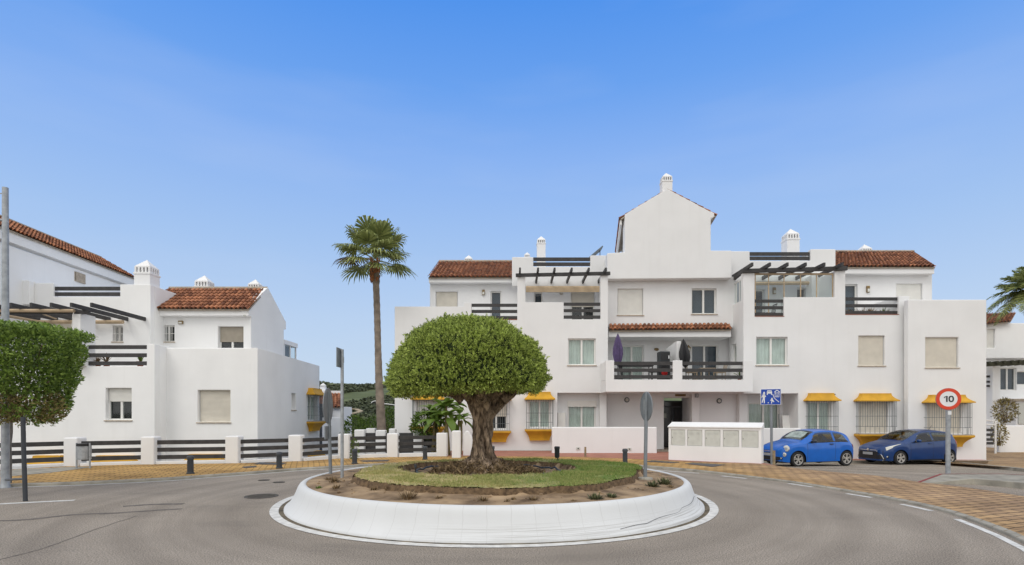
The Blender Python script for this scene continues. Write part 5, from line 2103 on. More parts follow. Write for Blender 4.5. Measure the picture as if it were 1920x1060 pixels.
for h in holes:
    mb = MB()
    fbox(mb, FC, h[0] + .008, h[1] - .008, .02, .05, h[2] + .008, h[3] - .008)
    d = obj('door', mb, M_GREYBOX, mcab, bevel=.006)
    mb = MB()
    for k in range(3):
        for u_ in (.16, .62):
            z_ = h[3] - .11 - k * .028
            fbox(mb, FC, h[0] + (h[1] - h[0]) * u_, h[0] + (h[1] - h[0]) * (u_ + .22), .012, .0205, z_, z_ + .012)
    obj('vent_slot', mb, M_GREYBOX, d)
    q = FC.P(h[0] + .05, .018, (h[2] + h[3]) / 2)
    obj('lock', MB().ellipsoid(q, (.014, .012, .018), 8, 6), M_BLACK, d)
mb = MB()
ov = .025
vs = []
for u_ in (-ov, L + ov):
    vs.append([FC.P(u_, -.045, H - .01), FC.P(u_, -.045, H + .04), FC.P(u_, dep_ * .92, H + .19), FC.P(u_, dep_ + .03, H + .16), FC.P(u_, dep_ + .03, H - .01)])
mb.v = [tuple(p) for s in vs for p in s]
mb.f = [(0, 1, 2, 3, 4)[::-1], (5, 6, 7, 8, 9)] + [(i, (i + 1) % 5, (i + 1) % 5 + 5, i + 5) for i in range(5)]
obj('lid', mb, M_CURB if False else M_CHIM, mcab, bevel=.012)

# ------------------------------------------------------------------ bollards
def bollard_parts(root):
    H = .52
    obj('post', MB().lathe([(.105, 0), (.105, .035), (.085, .05), (.083, H * .70), (.079, H * .705), (.079, H * .725), (.083, H * .73), (.083, H * .745)], n=24), M_BOLL, root, smooth=40)
    obj('head', MB().lathe([(.076, H * .745), (.076, H * .775), (.094, H * .785), (.096, H * .90), (.086, H * .96), (.055, H * .99), (.0005, H)], n=24, cap=False), M_BOLL, root, smooth=50)


bp0 = thing('bollard', 'dark metal bollard before the rail fence, leftmost of the row along the kerb', 'bollard', (0, 0, 0), 'bollards along the ochre pavement')
bollard_parts(bp0)
BL = [(357, 889.5, None), (523.5, 879.5, 'dark bollard standing at the hatch before the fence, left of the two tall signs'), (665, 870.5, 'dark bollard just right of the tall sign post, before the fence'),
      (797, 861, 'dark bollard behind the lawn, left of the olive trunk'), (923, 860.5, 'dark bollard mostly hidden behind the olive trunk'), (1172, 870, 'dark bollard beside the back-turned round sign, before the long low wall')]
for k, (px, py, lab) in enumerate(BL):
    o = bp0 if k == 0 else copy_tree(bp0)
    p = gp(px, py, .05)
    o.location = (p.x, p.y, pave_z(p.x, p.y))
    if lab:
        o['label'] = lab
# short stake by the wall
p = gp(1097.5, 857.5, .0)
o = obj('stake', MB().tube([(p.x, p.y, -.05), (p.x, p.y, .42)], [.045, .042], 8), M_RUST, origin=(p.x, p.y, 0))
props(o, 'short wooden stake standing before the long low wall', 'stake')

# ------------------------------------------------------------------ litter bin
p = gp(156, 880.5, .03)
lb = thing('litter_bin', 'grey litter bin hung between two legs before the fence', 'litter bin', (p.x, p.y, pave_z(p.x, p.y)))
z0 = pave_z(p.x, p.y)
for s in (-1, 1):
    obj('leg', MB().tube([(p.x + s * .21, p.y, z0 - .02), (p.x + s * .205, p.y, z0 + .80)], .025, 8), M_GALV, lb, smooth=50)
mb = MB()
pts = []
for k in range(9):
    a = PI * k / 8
    pts.append((p.x - .185 * math.cos(a), p.y - .16 * math.sin(a) - .0, z0 + .28))
pts += [(p.x + .185, p.y + .12, z0 + .28), (p.x - .185, p.y + .12, z0 + .28)]
obj('bin_body', MB().prism([Vector(q) for q in pts], (0, 0, .42)), M_GALV, lb, bevel=.008)
pts = [(x, y - .01, z0 + .70) for x, y, _ in pts]
obj('bin_lid', MB().prism([Vector(q) for q in pts], (0, 0, .085)), M_BLACK, lb, bevel=.01)

# ------------------------------------------------------------------ lamp post and slim posts on the left
p = gp(10, 915)
lp = thing('lamp_post', 'tall grey lamp post at the left edge, arms reaching out of frame', 'lamp post', (p.x, p.y, 0))
zt = Z_(352, p.y)
obj('pole', MB().tube([(p.x, p.y, -.05), (p.x, p.y, 3), (p.x, p.y, zt)], [.085, .078, .062], 14), M_GALV, lp, smooth=50)
obj('base', MB().lathe([(.115, 0), (.115, .02), (.095, .05), (.088, .3)], c=(p.x, p.y, 0), n=16), M_GALV, lp, smooth=40)
mb = MB()
mb.tube([(p.x, p.y, Z_(414, p.y)), (p.x - .5, p.y - .1, Z_(409, p.y))], .03, 8)
mb.tube([(p.x, p.y, Z_(363, p.y)), (p.x - .6, p.y - .05, Z_(365, p.y))], .012, 6)
obj('arm', mb, M_GALV, lp)
p2 = gp(46, 940)
sp = thing('barrier', 'slim dark metal post with a low bar beside the tall lamp post', 'barrier post', (p2.x, p2.y, 0))
obj('post', MB().tube([(p2.x + .02, p2.y, -.03), (p2.x - .02, p2.y, Z_(835, p2.y)), (p2.x - .03, p2.y, Z_(782, p2.y))], .042, 10), M_BOLL, sp, smooth=50)
obj('bar', MB().tube([(p2.x - .01, p2.y, Z_(898, p2.y)), (p.x + .1, p.y - .1, Z_(899, p.y))], .025, 8), M_BOLL, sp)

# ------------------------------------------------------------------ road signs
def disc_sign(root, c, r, face_dir, th=.02, mat=M_SIGNBACK, rim=None, name='sign_plate'):
    f = Vector(face_dir).normalized()
    up = Vector((0, 0, 1))
    s = up.cross(f).normalized()
    mb = MB()
    n = 40
    prof_ = [(0.0005, 0), (r * .97, 0), (r, .006), (r, th), (r * .94, th + .004), (r * .94, th), (.0005, th)]
    for rr, h in prof_:
        for j in range(n):
            t_ = 2 * PI * j / n
            mb.v.append(tuple(Vector(c) + s * rr * math.cos(t_) + up * rr * math.sin(t_) - f * h))
    for i in range(len(prof_) - 1):
        for j in range(n):
            j2 = (j + 1) % n
            mb.f.append((i * n + j, i * n + j2, (i + 1) * n + j2, (i + 1) * n + j))
    return obj(name, mb, mat, root, smooth=30)


# round sign seen from behind, right of the olive
Y1 = 11.2
p = Vector((X_(1209.5, Y1), Y1, 0))
zs = soil_z(p.x, p.y)
s1 = thing('road_sign', 'round road sign seen from behind on a grey post, right of the olive tree', 'road sign', (p.x, p.y, zs))
obj('post', MB().tube([(p.x, p.y, zs - .1), (p.x + .03, p.y, Z_(736, Y1))], .037, 12), M_SIGNBACK, s1, smooth=50)
c = Vector((X_(1214, Y1), Y1 + .05, Z_(762.5, Y1)))
d1 = disc_sign(s1, c, .295, (.985, .174, 0))
mb = MB().bar(c + Vector((-.045, -.03, .15)), c + Vector((-.045, -.03, -.15)), .05, .02)
obj('bracket', mb, M_GALV, s1)
obj('footing', MB().lathe([(.16, -.02), (.15, .03), (.06, .045)], c=(p.x, p.y, zs), n=14), M_KERB, s1)
# round sign left, edge on
Y2 = 12.4
p = Vector((X_(620, Y2), Y2, 0))
zs = soil_z(p.x, p.y)
s2 = thing('road_sign', 'round road sign seen nearly edge-on with a plate beneath, left of the tall thin post', 'road sign', (p.x, p.y, zs))
obj('post', MB().tube([(p.x, p.y, zs - .1), (p.x - .05, p.y, Z_(735, Y2))], .038, 12), M_SIGNBACK, s2, smooth=50)
c = Vector((X_(614.8, Y2), Y2 - .03, Z_(761.5, Y2)))
disc_sign(s2, c, .395, (-1.0, -.054, 0))
f = Vector((-1.0, -.054, 0)).normalized()
sdv = Vector((0, 0, 1)).cross(f).normalized()
cc = c + Vector((.01, 0, -.395 - .19))
obj('plate', MB().obox(cc, sdv * .24, f * .012, Vector((0, 0, .145))), M_SIGNBACK, s2, bevel=.005)
# tall post with square sign
Y3 = 11.4
p = Vector((X_(641.5, Y3), Y3, 0))
zs = soil_z(p.x, p.y)
s3 = thing('road_sign', 'tall thin post with a small square sign turned edge-on at its top', 'road sign', (p.x, p.y, zs))
obj('post', MB().tube([(p.x, p.y, zs - .1), (p.x, p.y, Z_(655.5, Y3))], .033, 12), M_GALV, s3, smooth=50)
f = Vector((-1.0, -.01, 0)).normalized()
sdv = Vector((0, 0, 1)).cross(f).normalized()
c = Vector((X_(637.5, Y3), Y3 - .02, Z_(671.5, Y3)))
obj('sign_plate', MB().obox(c, sdv * .2, f * .012, Vector((0, 0, .195))), M_SIGNBACK, s3, bevel=.006)
obj('sign_face', MB().obox(c + f * .014, sdv * .165, f * .003, Vector((0, 0, .16))), M_SIGNW, s3)
obj('bracket', MB().bar(c + Vector((.05, .02, .02)), c + Vector((.05, .02, -.1)), .06, .03), M_GALV, s3)

# speed limit sign 10
Y4 = 15.7
p = Vector((X_(1777.5, Y4), Y4, .14))
s4 = thing('speed_sign', 'round red-ringed speed limit sign reading 10 on a galvanised post', 'road sign', p)
obj('post', MB().tube([(p.x, p.y, 0), (p.x, p.y, Z_(745, Y4))], .058, 14), M_GALV, s4, smooth=50)
c = Vector((X_(1774.5, Y4), Y4 - .075, Z_(748.5, Y4)))
fd = Vector((-.30, -1, 0)).normalized()
rr = .305
disc_sign(s4, c, rr, fd, th=.02)
up = Vector((0, 0, 1))
sd_ = up.cross(-fd).normalized()
if sd_.x < 0:
    sd_ = -sd_


def flat_ring(r0, r1, off, mat, name, root, n=48):
    mb = MB()
    for rad_ in (r0, r1):
        for j in range(n):
            t_ = 2 * PI * j / n
            mb.v.append(tuple(c + fd * off + sd_ * rad_ * math.cos(t_) + up * rad_ * math.sin(t_)))
    for j in range(n):
        j2 = (j + 1) % n
        mb.f.append((j, j2, n + j2, n + j))
    return obj(name, mb, mat, root)


flat_ring(.0005, .22, .004, M_SIGNW, 'sign_face', s4)
flat_ring(.212, .300, .006, M_RED, 'red_ring', s4)


mb = MB()


def SP(x, y):
    return c + fd * .009 + sd_ * x + up * y


mb.add([SP(*q) for q in ((-.060, -.082), (-.022, -.082), (-.022, .085), (-.055, .085), (-.060, .060))], [(0, 1, 2, 3, 4)])
mb.add([SP(*q) for q in ((-.060, .060), (-.055, .085), (-.110, .052), (-.110, .018))], [(0, 1, 2, 3)])
ring_o, ring_i = [], []
for j in range(33):
    t_ = 2 * PI * j / 32
    e_ = 2 / 2.5
    cx_, sx_ = math.copysign(abs(math.cos(t_)) ** e_, math.cos(t_)), math.copysign(abs(math.sin(t_)) ** e_, math.sin(t_))
    ring_o.append(SP(.062 + .066 * cx_, .001 + .088 * sx_))
    ring_i.append(SP(.062 + .030 * cx_, .001 + .054 * sx_))
mb.grid([ring_o, ring_i])
obj('numerals', mb, M_SIGNK, s4)
obj('sticker', MB().box(p.x - .05, p.x + .05, p.y - .064, p.y - .058, Z_(778, Y4), Z_(771, Y4)), M_SIGNW, s4)

# residential zone sign
Y5 = 20.1
p = Vector((X_(1447, Y5), Y5, -.02))
s5 = thing('zone_sign', 'square blue residential zone sign with white pictograms on a grey post', 'road sign', p)
obj('post', MB().tube([(p.x, p.y, -.15), (p.x - .02, p.y, Z_(735, Y5))], .045, 12), M_SIGNBACK, s5, smooth=50)
obj('sleeve', MB().tube([(p.x + .06, p.y - .02, -.15), (p.x + .06, p.y - .02, Z_(845, Y5))], .058, 12), M_RUST, s5, smooth=50)
fd5 = Vector((-.42, -1, 0)).normalized()
sd5 = Vector((-fd5.y, fd5.x, 0)).normalized()
c5 = Vector((X_(1443.5, Y5), Y5 - .07, Z_(744.5, Y5)))
HW = .335
obj('sign_plate', MB().obox(c5, sd5 * HW, fd5 * .012, Vector((0, 0, .29))), M_SIGNW, s5, bevel=.01)
obj('sign_face', MB().obox(c5 + fd5 * .013, sd5 * (HW - .018), fd5 * .003, Vector((0, 0, .272))), M_SIGNB, s5)


def Q(u, v, off=.020):
    """u, v in 0..1 on the sign face, v up"""
    return c5 + fd5 * off + sd5 * ((u - .5) * 2 * (HW - .02)) + Vector((0, 0, (v - .5) * 2 * .272))


def stroke(pts, w, mb):
    for (a, b_), (c_, d_) in zip(pts, pts[1:]):
        A_, B_ = Vector((a, b_)), Vector((c_, d_))
        n_ = (B_ - A_).normalized()
        n_ = Vector((-n_.y, n_.x)) * w / 2
        mb.add([Q(A_.x + n_.x, A_.y + n_.y), Q(B_.x + n_.x, B_.y + n_.y), Q(B_.x - n_.x, B_.y - n_.y), Q(A_.x - n_.x, A_.y - n_.y)], [(0, 1, 2, 3)])


def dot(u, v, r, mb):
    n_ = 14
    mb.add([Q(u + r * math.cos(2 * PI * k / n_), v + r * math.sin(2 * PI * k / n_) * 1.1) for k in range(n_)], [tuple(range(n_))])


mb = MB()
dot(.155, .785, .045, mb)
stroke([(.15, .74), (.14, .40)], .11, mb)
stroke([(.12, .70), (.035, .46)], .045, mb)
stroke([(.16, .66), (.24, .50)], .05, mb)
stroke([(.12, .42), (.05, .12)], .055, mb)
stroke([(.16, .42), (.165, .08)], .055, mb)
dot(.56, .40, .035, mb)
stroke([(.56, .37), (.57, .22)], .085, mb)
stroke([(.54, .34), (.47, .24)], .03, mb)
stroke([(.58, .33), (.65, .22)], .03, mb)
stroke([(.56, .22), (.53, .06)], .04, mb)
stroke([(.58, .22), (.68, .17)], .04, mb)
dot(.37, .11, .03, mb)
stroke([(.60, .68), (.68, .42), (.80, .28), (.93, .15)], .035, mb)
obj('pictogram_people', mb, M_SIGNW, s5)
mb = MB()
stroke([(.33, .90), (.53, .90)], .05, mb)
stroke([(.33, .80), (.53, .80)], .10, mb)
stroke([(.335, .92), (.30, .78)], .03, mb)
stroke([(.525, .92), (.56, .78)], .03, mb)
stroke([(.32, .84), (.32, .63)], .05, mb)
stroke([(.54, .84), (.54, .63)], .05, mb)
stroke([(.30, .74), (.56, .74)], .05, mb)
obj('pictogram_car', mb, M_SIGNW, s5)
mb = MB()
stroke([(.68, .80), (.82, .94), (.96, .80)], .045, mb)
stroke([(.72, .82), (.72, .48)], .03, mb)
stroke([(.92, .82), (.92, .48)], .03, mb)
stroke([(.705, .49), (.935, .49)], .03, mb)
stroke([(.82, .66), (.82, .49)], .04, mb)
stroke([(.77, .80), (.77, .70)], .035, mb)
stroke([(.86, .80), (.86, .70)], .035, mb)
obj('pictogram_house', mb, M_SIGNW, s5)

# ------------------------------------------------------------------ irrigation hose, sprinklers, spotlight on the island
for lab, t0, t1 in (('dark hose curving round the left edge of the bare tree ring', 2.35, 4.35), ('dark hose along the back and right edge of the bare tree ring', -.85, 1.35)):
    pts = []
    for k in range(40):
        t_ = t0 + (t1 - t0) * k / 39
        r_ = 1.42 + .04 * math.sin(3 * t_ + 1)
        x, y = ICX + r_ * math.cos(t_) * 1.14, ICY + r_ * math.sin(t_)
        pts.append((x, y, soil_z(x, y) + .035 + .025 * abs(math.sin(k * .35))))
    h = obj('irrigation_hose', MB().tube(pts, .020, 8), M_HOSE, smooth=60, origin=pts[0])
    props(h, lab, 'hose')
for px, Yk, hh, lab in ((779, 11.35, .20, 'small dark sprinkler at the left of the tree ring'), (949, 11.0, .14, 'short dark sprinkler before the olive roots')):
    x = X_(px, Yk)
    z = soil_z(x, Yk)
    s = thing('sprinkler', lab, 'sprinkler', (x, Yk, z))
    obj('riser', MB().lathe([(.012, -.03), (.012, hh * .7)], c=(x, Yk, z), n=8), M_BLACK, s)
    obj('nozzle', MB().lathe([(.014, hh * .6), (.026, hh * .7), (.026, hh * .95), (.02, hh)], c=(x, Yk, z), n=10), M_BOLL, s)
x, y = X_(1044.5, 14.0), 14.0
z = soil_z(x, y)
s = thing('garden_spotlight', 'dark cylindrical garden spotlight tilted on a thin stem at the back of the lawn', 'spotlight', (x, y, z))
obj('stem', MB().tube([(x + .04, y, z - .03), (x + .01, y, z + .12)], .012, 6), M_BLACK, s)
obj('lamp_head', MB().lathe([(.04, .10), (.062, .13), (.062, .32), (.070, .33), (.070, .38), (.055, .39), (.05, .35)], c=(x, y, z), n=18), M_BOLL, s, smooth=40)

# ------------------------------------------------------------------ things on the balconies and terraces
def parasol(px0, ptop, pbot, Y, mat, lab, w=.17, lean=0):
    x = X_(px0, Y)
    zt, zb = Z_(ptop, Y), Z_(pbot, Y)
    s = thing('parasol', lab, 'parasol', (x, Y, zb))
    L_ = zt - zb
    mb = MB()
    n = 16
    prof_ = [(.03, .28), (.5, .34), (.75, .42), (1, .55), (.95, .68), (.6, .85), (.3, .95), (.12, 1.0)]
    rows = []
    for f_, h_ in prof_:
        row = []
        for j in range(n + 1):
            t_ = 2 * PI * j / n
            r_ = w * f_ * (1 + .22 * math.cos(8 * t_ / 1))
            row.append((x + lean * h_ + r_ * math.cos(t_), Y + r_ * math.sin(t_), zb + L_ * h_))
        rows.append(row)
    obj('canopy', mb.grid(rows), mat, s, smooth=60)
    obj('pole', MB().tube([(x, Y, zb), (x + lean, Y, zt + .03)], .022, 8), M_BOLL, s)
    obj('base', MB().lathe([(.22, 0), (.22, .06), (.05, .10)], c=(x, Y, zb), n=16), M_BOLL, s)
    return s


parasol(1158.5, 627, 711, 25.95, M_PURPLE, 'closed purple parasol at the left end of the balcony', .20)
parasol(1287, 637, 711, 25.95, M_BLACK, 'closed black parasol beside the balcony divider', .22, lean=-.14)
zf = Z_(713, 25.4)
# tall dark cabinet
x0, x1 = X_(1238, 26.4), X_(1256.5, 26.4)
cb = thing('cabinet', 'tall dark grey cabinet standing against the balcony divider', 'cabinet', ((x0 + x1) / 2, 26.6, zf))
obj('body', MB().box(x0, x1, 26.4, 27.0, zf, Z_(659, 26.4)), M_BOLL, cb, bevel=.01)
mb = MB()
mb.box(x0 + .02, x1 - .02, 26.375, 26.399, zf + .1, Z_(677, 26.4))
mb.box(x0 + .02, x1 - .02, 26.375, 26.399, Z_(675.5, 26.4), Z_(661, 26.4))
obj('door', mb, M_BLACK, cb)
obj('handle', MB().box(x1 - .09, x1 - .05, 26.35, 26.374, Z_(673, 26.4), Z_(667, 26.4)), M_CHROME, cb)


def table(px0, px1, py, Y, dep__, mat, lab, name='table'):
    x0, x1 = X_(px0, Y), X_(px1, Y)
    z = Z_(py, Y)
    s = thing(name, lab, 'table', ((x0 + x1) / 2, Y + dep__ / 2, zf))
    obj('table_top', MB().box(x0, x1, Y, Y + dep__, z - .06, z), mat, s, bevel=.01)
    for xx in (x0 + .06, x1 - .06):
        for yy in (Y + .06, Y + dep__ - .06):
            obj('leg', MB().tube([(xx, yy, zf), (xx, yy, z - .05)], .025, 8), mat, s)
    return s


table(1164, 1226, 684.5, 26.6, .8, M_BLACK, 'long black table on the left balcony')
table(1313, 1342, 690, 26.7, .8, M_FURN, 'small beige table on the right balcony before the sliding door')


def chair(px, Y, zfl, mat, lab, group, flip=1, h=.88):
    x = X_(px, Y)
    s = thing('chair', lab, 'chair', (x, Y, zfl), group)
    for a in (-.2, .2):
        for c_ in (0, .4):
            obj('leg', MB().tube([(x + a, Y + c_, zfl), (x + a, Y + c_, zfl + .44)], .02, 6), mat, s)
    obj('seat', MB().box(x - .23, x + .23, Y - .03, Y + .43, zfl + .42, zfl + .46), mat, s, bevel=.012)
    bx = x + flip * .21
    mb = MB()
    for k in range(4):
        yy = Y + .0 + k * .13
        mb.tube([(bx, yy, zfl + .44), (bx + flip * .10, yy, zfl + h)], .015, 6)
    mb.tube([(bx + flip * .10, Y - .02, zfl + h), (bx + flip * .10, Y + .42, zfl + h)], .025, 6)
    obj('backrest', mb, mat, s)
    return s


chair(1299, 26.5, zf, M_FURN, 'beige balcony chair left of the small beige table', 'balcony chairs', -1)
chair(1352, 26.5, zf, M_FURN, 'beige balcony chair right of the small beige table', 'balcony chairs', 1)
chair(1229, 26.2, zf, M_BLACK, 'black balcony chair between the black table and the dark cabinet', 'balcony chairs', 1)
chair(1175, 26.1, zf, M_BLACK, 'black balcony chair at the foot of the purple parasol', 'balcony chairs', -1)
# red bag on the balcony
x = X_(1246, 25.9)
b_ = obj('bag', MB().ellipsoid((x, 25.9, Z_(700, 25.9)), (.14, .10, .13), 10, 8), pmat('red_cloth', (.55, .02, .02), rough=.8), origin=(x, 25.9, zf), smooth=180)
props(b_, 'small red bag on the left balcony before the dark cabinet', 'bag')
zr_ = Z_(597, 26.6)
chair(1426, 27.6, zr_, M_BLACK, 'dark chair behind the rails of the glazed roof terrace', 'terrace chairs', -1, h=.95)
chair(1445, 27.6, zr_, M_BLACK, 'second dark chair on the glazed roof terrace, nearer the white parapet', 'terrace chairs', 1)
# leaning board and frame in the patio
x0, x1 = X_(1472, 27.2), X_(1489, 27.2)
z0, z1 = -.3, Z_(779, 27.2)
lb_ = thing('leaning_board', 'white board in a grey frame leaning in the patio behind the bright blue car', 'board', ((x0 + x1) / 2, 27.2, z0))
obj('board', MB().prism([(x0, 27.2, z0), (x1, 27.2, z0), (x1, 27.5, z1), (x0, 27.5, z1)], (0, .03, 0)), M_PVC, lb_)
obj('frame', MB().tube([(x0 - .12, 27.4, z0), (x0 - .12, 27.6, z1 + .06), (x1 + .03, 27.6, z1 + .06), (x1 + .03, 27.4, z0)], .022, 8), M_IRON, lb_)

# ------------------------------------------------------------------ vegetation
def leaf_mesh(pts, nrm, L, W, rs, fold=.25):
    """many small pointed leaves. pts (n,3), nrm (n,3) growing direction, L and W arrays"""
    n = len(pts)
    d = nrm / (np.linalg.norm(nrm, axis=1, keepdims=True) + 1e-9)
    rv = rs.normal(size=(n, 3))
    s = np.cross(d, rv)
    s /= (np.linalg.norm(s, axis=1, keepdims=True) + 1e-9)
    up = np.cross(s, d)
    L, W = L[:, None], W[:, None]
    a = pts
    b = pts + d * L * .5 + s * W * .5 + up * W * fold
    c = pts + d * L
    e = pts + d * L * .5 - s * W * .5 + up * W * fold
    v = np.stack([a, b, c, e], axis=1).reshape(-1, 3)
    return v


def np_obj(name, v, nper, mat, parent, extra=None):
    """quads from stacked vertices"""
    off = np.array(ROOTLOC[parent.name]) if parent is not None else np.zeros(3)
    n = len(v) // nper
    v = v - off
    me = bpy.data.meshes.new(name)
    me.vertices.add(len(v))
    me.vertices.foreach_set('co', v.astype(np.float32).ravel())
    me.loops.add(n * nper)
    me.loops.foreach_set('vertex_index', np.arange(n * nper, dtype=np.int32))
    me.polygons.add(n)
    me.polygons.foreach_set('loop_start', np.arange(0, n * nper, nper, dtype=np.int32))
    me.update(calc_edges=True)
    me.validate()
    me.materials.append(mat)
    o = bpy.data.objects.new(name, me)
    col.objects.link(o)
    if parent is not None:
        o.parent = parent
        ROOTLOC[o.name] = ROOTLOC[parent.name]
    return o


rs = np.random.RandomState(11)

# ---- olive tree on the island
TX, TY = -.65, 12.3
olive = thing('olive_tree', 'gnarled old olive tree clipped into a dense green dome on the planted island', 'tree', (TX, TY, .55))
NTH, NH = 96, 90
rows = []
h0, h1 = .50, 2.42
for i in range(NH + 1):
    f = i / NH
    z = h0 + (h1 - h0) * f
    r = .178
    r += .52 * math.exp(-(z - h0) / .15)
    r += .08 * math.exp(-(z - h0) / .40)
    fk = max(0, (z - 1.62) / .40)
    r += .115 * fk ** 1.3
    row = []
    cx_, cy_ = TX + .02 * math.sin(z * 3) + .03 * (z - 1), TY + .02 * math.cos(z * 4)
    for j in range(NTH + 1):
        t = 2 * PI * j / NTH
        tw = t + .55 * z + .12 * math.sin(z * 5)
        rd = .13 * math.sin(5 * tw + .7 + z) + .085 * math.sin(9 * tw - z * 1.4) + .05 * math.sin(17 * tw + z * 2.5)
        q = Vector((math.cos(t) * 2.2, math.sin(t) * 2.2, z * 1.3))
        rd += .16 * noise.noise(q) + .10 * noise.noise(q * 3.1) + .05 * noise.noise(Vector((q.x * 7, q.y * 7, q.z * 2.2)))
        low = math.exp(-(z - h0) / .16)
        rd += low * (.30 * math.sin(7 * t + 1) + .25 * noise.noise(Vector((math.cos(t) * 4, math.sin(t) * 4, 3))))
        rd += fk * (.10 * math.sin(4 * t + 1.2) + .16 * noise.noise(Vector((math.cos(t) * 2, math.sin(t) * 2, 11))))
        wx = 1.0 + .12 * min(1.2, fk)
        rr = r * (1 + rd * 1.15)
        row.append((cx_ + rr * math.cos(t) * wx, cy_ + rr * math.sin(t) * .95, z + low * .03 * math.sin(9 * t)))
    rows.append(row)
trunk = obj('trunk', MB().grid(rows), M_BARK, olive, smooth=180, weld=True)


def limb(p0, p1, r0, r1, wob=.06, n=12, mat=M_BARK, parent=None, name='branch', nseg=10, seed=0):
    rg = random.Random(seed)
    p0, p1 = Vector(p0), Vector(p1)
    pts, rad = [], []
    for k in range(n + 1):
        f_ = k / n
        q = p0.lerp(p1, f_)
        w_ = wob * math.sin(PI * f_)
        q += Vector((noise.noise(Vector((f_ * 3, seed, 0))), noise.noise(Vector((f_ * 3, seed, 5))), .3 * noise.noise(Vector((f_ * 3, seed, 9))))) * w_ * 2
        pts.append(q)
        rad.append((r0 + (r1 - r0) * f_) * (1 + .18 * noise.noise(Vector((f_ * 6, seed, 2)))))
    return pts, rad


LB = [((-1.05, 12.2, 2.1), (-1.9, 12.0, 2.62), .15, .05), ((-.22, 12.25, 2.1), (.45, 12.15, 2.62), .15, .05), ((-.65, 11.9, 2.1), (-.75, 11.1, 2.65), .14, .05),
      ((-.6, 12.65, 2.1), (-.5, 13.4, 2.65), .14, .05), ((-.9, 12.0, 2.15), (-1.4, 11.4, 2.7), .12, .05), ((-.4, 12.0, 2.15), (.1, 11.4, 2.7), .12, .05),
      ((-.66, 12.3, 2.2), (-.8, 12.3, 3.2), .2, .07), ((-.95, 12.5, 2.15), (-1.6, 13.1, 2.7), .12, .05), ((-.35, 12.5, 2.15), (.3, 13.0, 2.7), .12, .05)]
for k, (a, b_, r0_, r1_) in enumerate(LB):
    pts, rad = limb(a, b_, r0_, r1_, seed=k + 3)
    obj('branch', MB().tube(pts, rad, 10), M_BARK, olive, smooth=60)
# surface roots
rg = random.Random(5)
mb = MB()
for k in range(34):
    t = 2 * PI * k / 34 + rg.uniform(-.1, .1)
    pts, rad = [], []
    Lr = rg.uniform(.28, .75)
    for s in range(9):
        f_ = s / 8
        r_ = .30 + Lr * f_
        tt = t + .35 * math.sin(f_ * 3 + k) * f_
        x, y = TX + r_ * math.cos(tt), TY + r_ * math.sin(tt)
        z = soil_z(x, y) + .17 * (1 - f_) ** 1.5 + .03 * math.sin(f_ * 7 + k) - .03 * f_
        pts.append((x, y, z))
        rad.append(.055 * (1 - f_ * .75) * rg.uniform(.8, 1.2))
    mb.tube(pts, rad, 7)
obj('root', mb, M_BARK, olive, smooth=60)

# crown: clipped dome of small leaves over an inner twiggy mass
CCX, CCY, CZ0, CH, CW = X_(877.5, 12.3), 12.3, 2.24, 1.64, 1.755


def dome_pt(u, v):
    """v 0 bottom .. 1 top"""
    w_ = CW * (1 - v ** 2.3) ** (1 / 2.3) * (1 - .075 * max(0, (.16 - v) / .16) ** 1.5)
    x = CCX + w_ * math.cos(u)
    y = CCY + w_ * math.sin(u) * .98
    z = CZ0 + CH * v
    # the right side hangs a little higher than the left
    z += .07 * (x - CCX) / CW * (1 - v)
    return Vector((x, y, z))


def clump(p):
    return .075 * noise.noise(p * 2.6) + .055 * noise.noise(p * 6.5 + Vector((3, 1, 7))) + .03 * noise.noise(p * 14)


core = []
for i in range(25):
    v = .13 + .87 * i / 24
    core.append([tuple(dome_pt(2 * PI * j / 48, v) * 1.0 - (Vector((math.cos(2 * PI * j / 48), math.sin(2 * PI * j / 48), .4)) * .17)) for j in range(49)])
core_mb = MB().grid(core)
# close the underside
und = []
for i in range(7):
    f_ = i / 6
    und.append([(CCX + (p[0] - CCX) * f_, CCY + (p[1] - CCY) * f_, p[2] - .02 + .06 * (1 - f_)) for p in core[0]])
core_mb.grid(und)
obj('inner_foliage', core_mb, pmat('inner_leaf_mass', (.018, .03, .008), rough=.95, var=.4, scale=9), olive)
P0, D0 = [], []
vv = np.linspace(0, 1, 400)
ww = (1 - vv ** 2.3) ** (1 / 2.3) * CW
dw = np.gradient(ww * 1.0, vv)
area = ww * np.sqrt(CH ** 2 + dw ** 2)
cdf = np.cumsum(area)
cdf /= cdf[-1]


def dome_n(u, v):
    return Vector((math.cos(u) * (1 - v ** 3), math.sin(u) * (1 - v ** 3), .15 + v ** 2 * 1.1)).normalized()


# leafy sprigs: short shoots with paired leaves, clipped to the dome
NSP = 6400
for k in range(NSP):
    u, v = rs.uniform(0, 2 * PI), float(np.interp(rs.uniform(0, 1), cdf, vv))
    nz = dome_n(u, v)
    base = dome_pt(u, v)
    cl = clump(base)
    if cl < -.085 and rs.uniform() < .6:
        continue
    base = base + nz * (cl * 1.6 - .085 - abs(rs.normal()) * .03)
    ax_ = (nz + Vector((rs.normal(), rs.normal(), rs.normal() + .25)) * .42).normalized()
    ln = rs.uniform(.06, .12)
    if rs.uniform() < .03:
        ln += rs.uniform(.03, .11)
    nl = int(8 + ln * 45)
    ph = rs.uniform(0, 6)
    for q in range(nl):
        f_ = q / (nl - 1)
        t = ph + q * 2.4
        s_ = ax_.cross(Vector((math.cos(t), math.sin(t), .3))).normalized()
        P0.append(base + ax_ * (ln * f_))
        D0.append(s_ * (1 - .5 * f_) + ax_ * (.55 + .6 * f_))
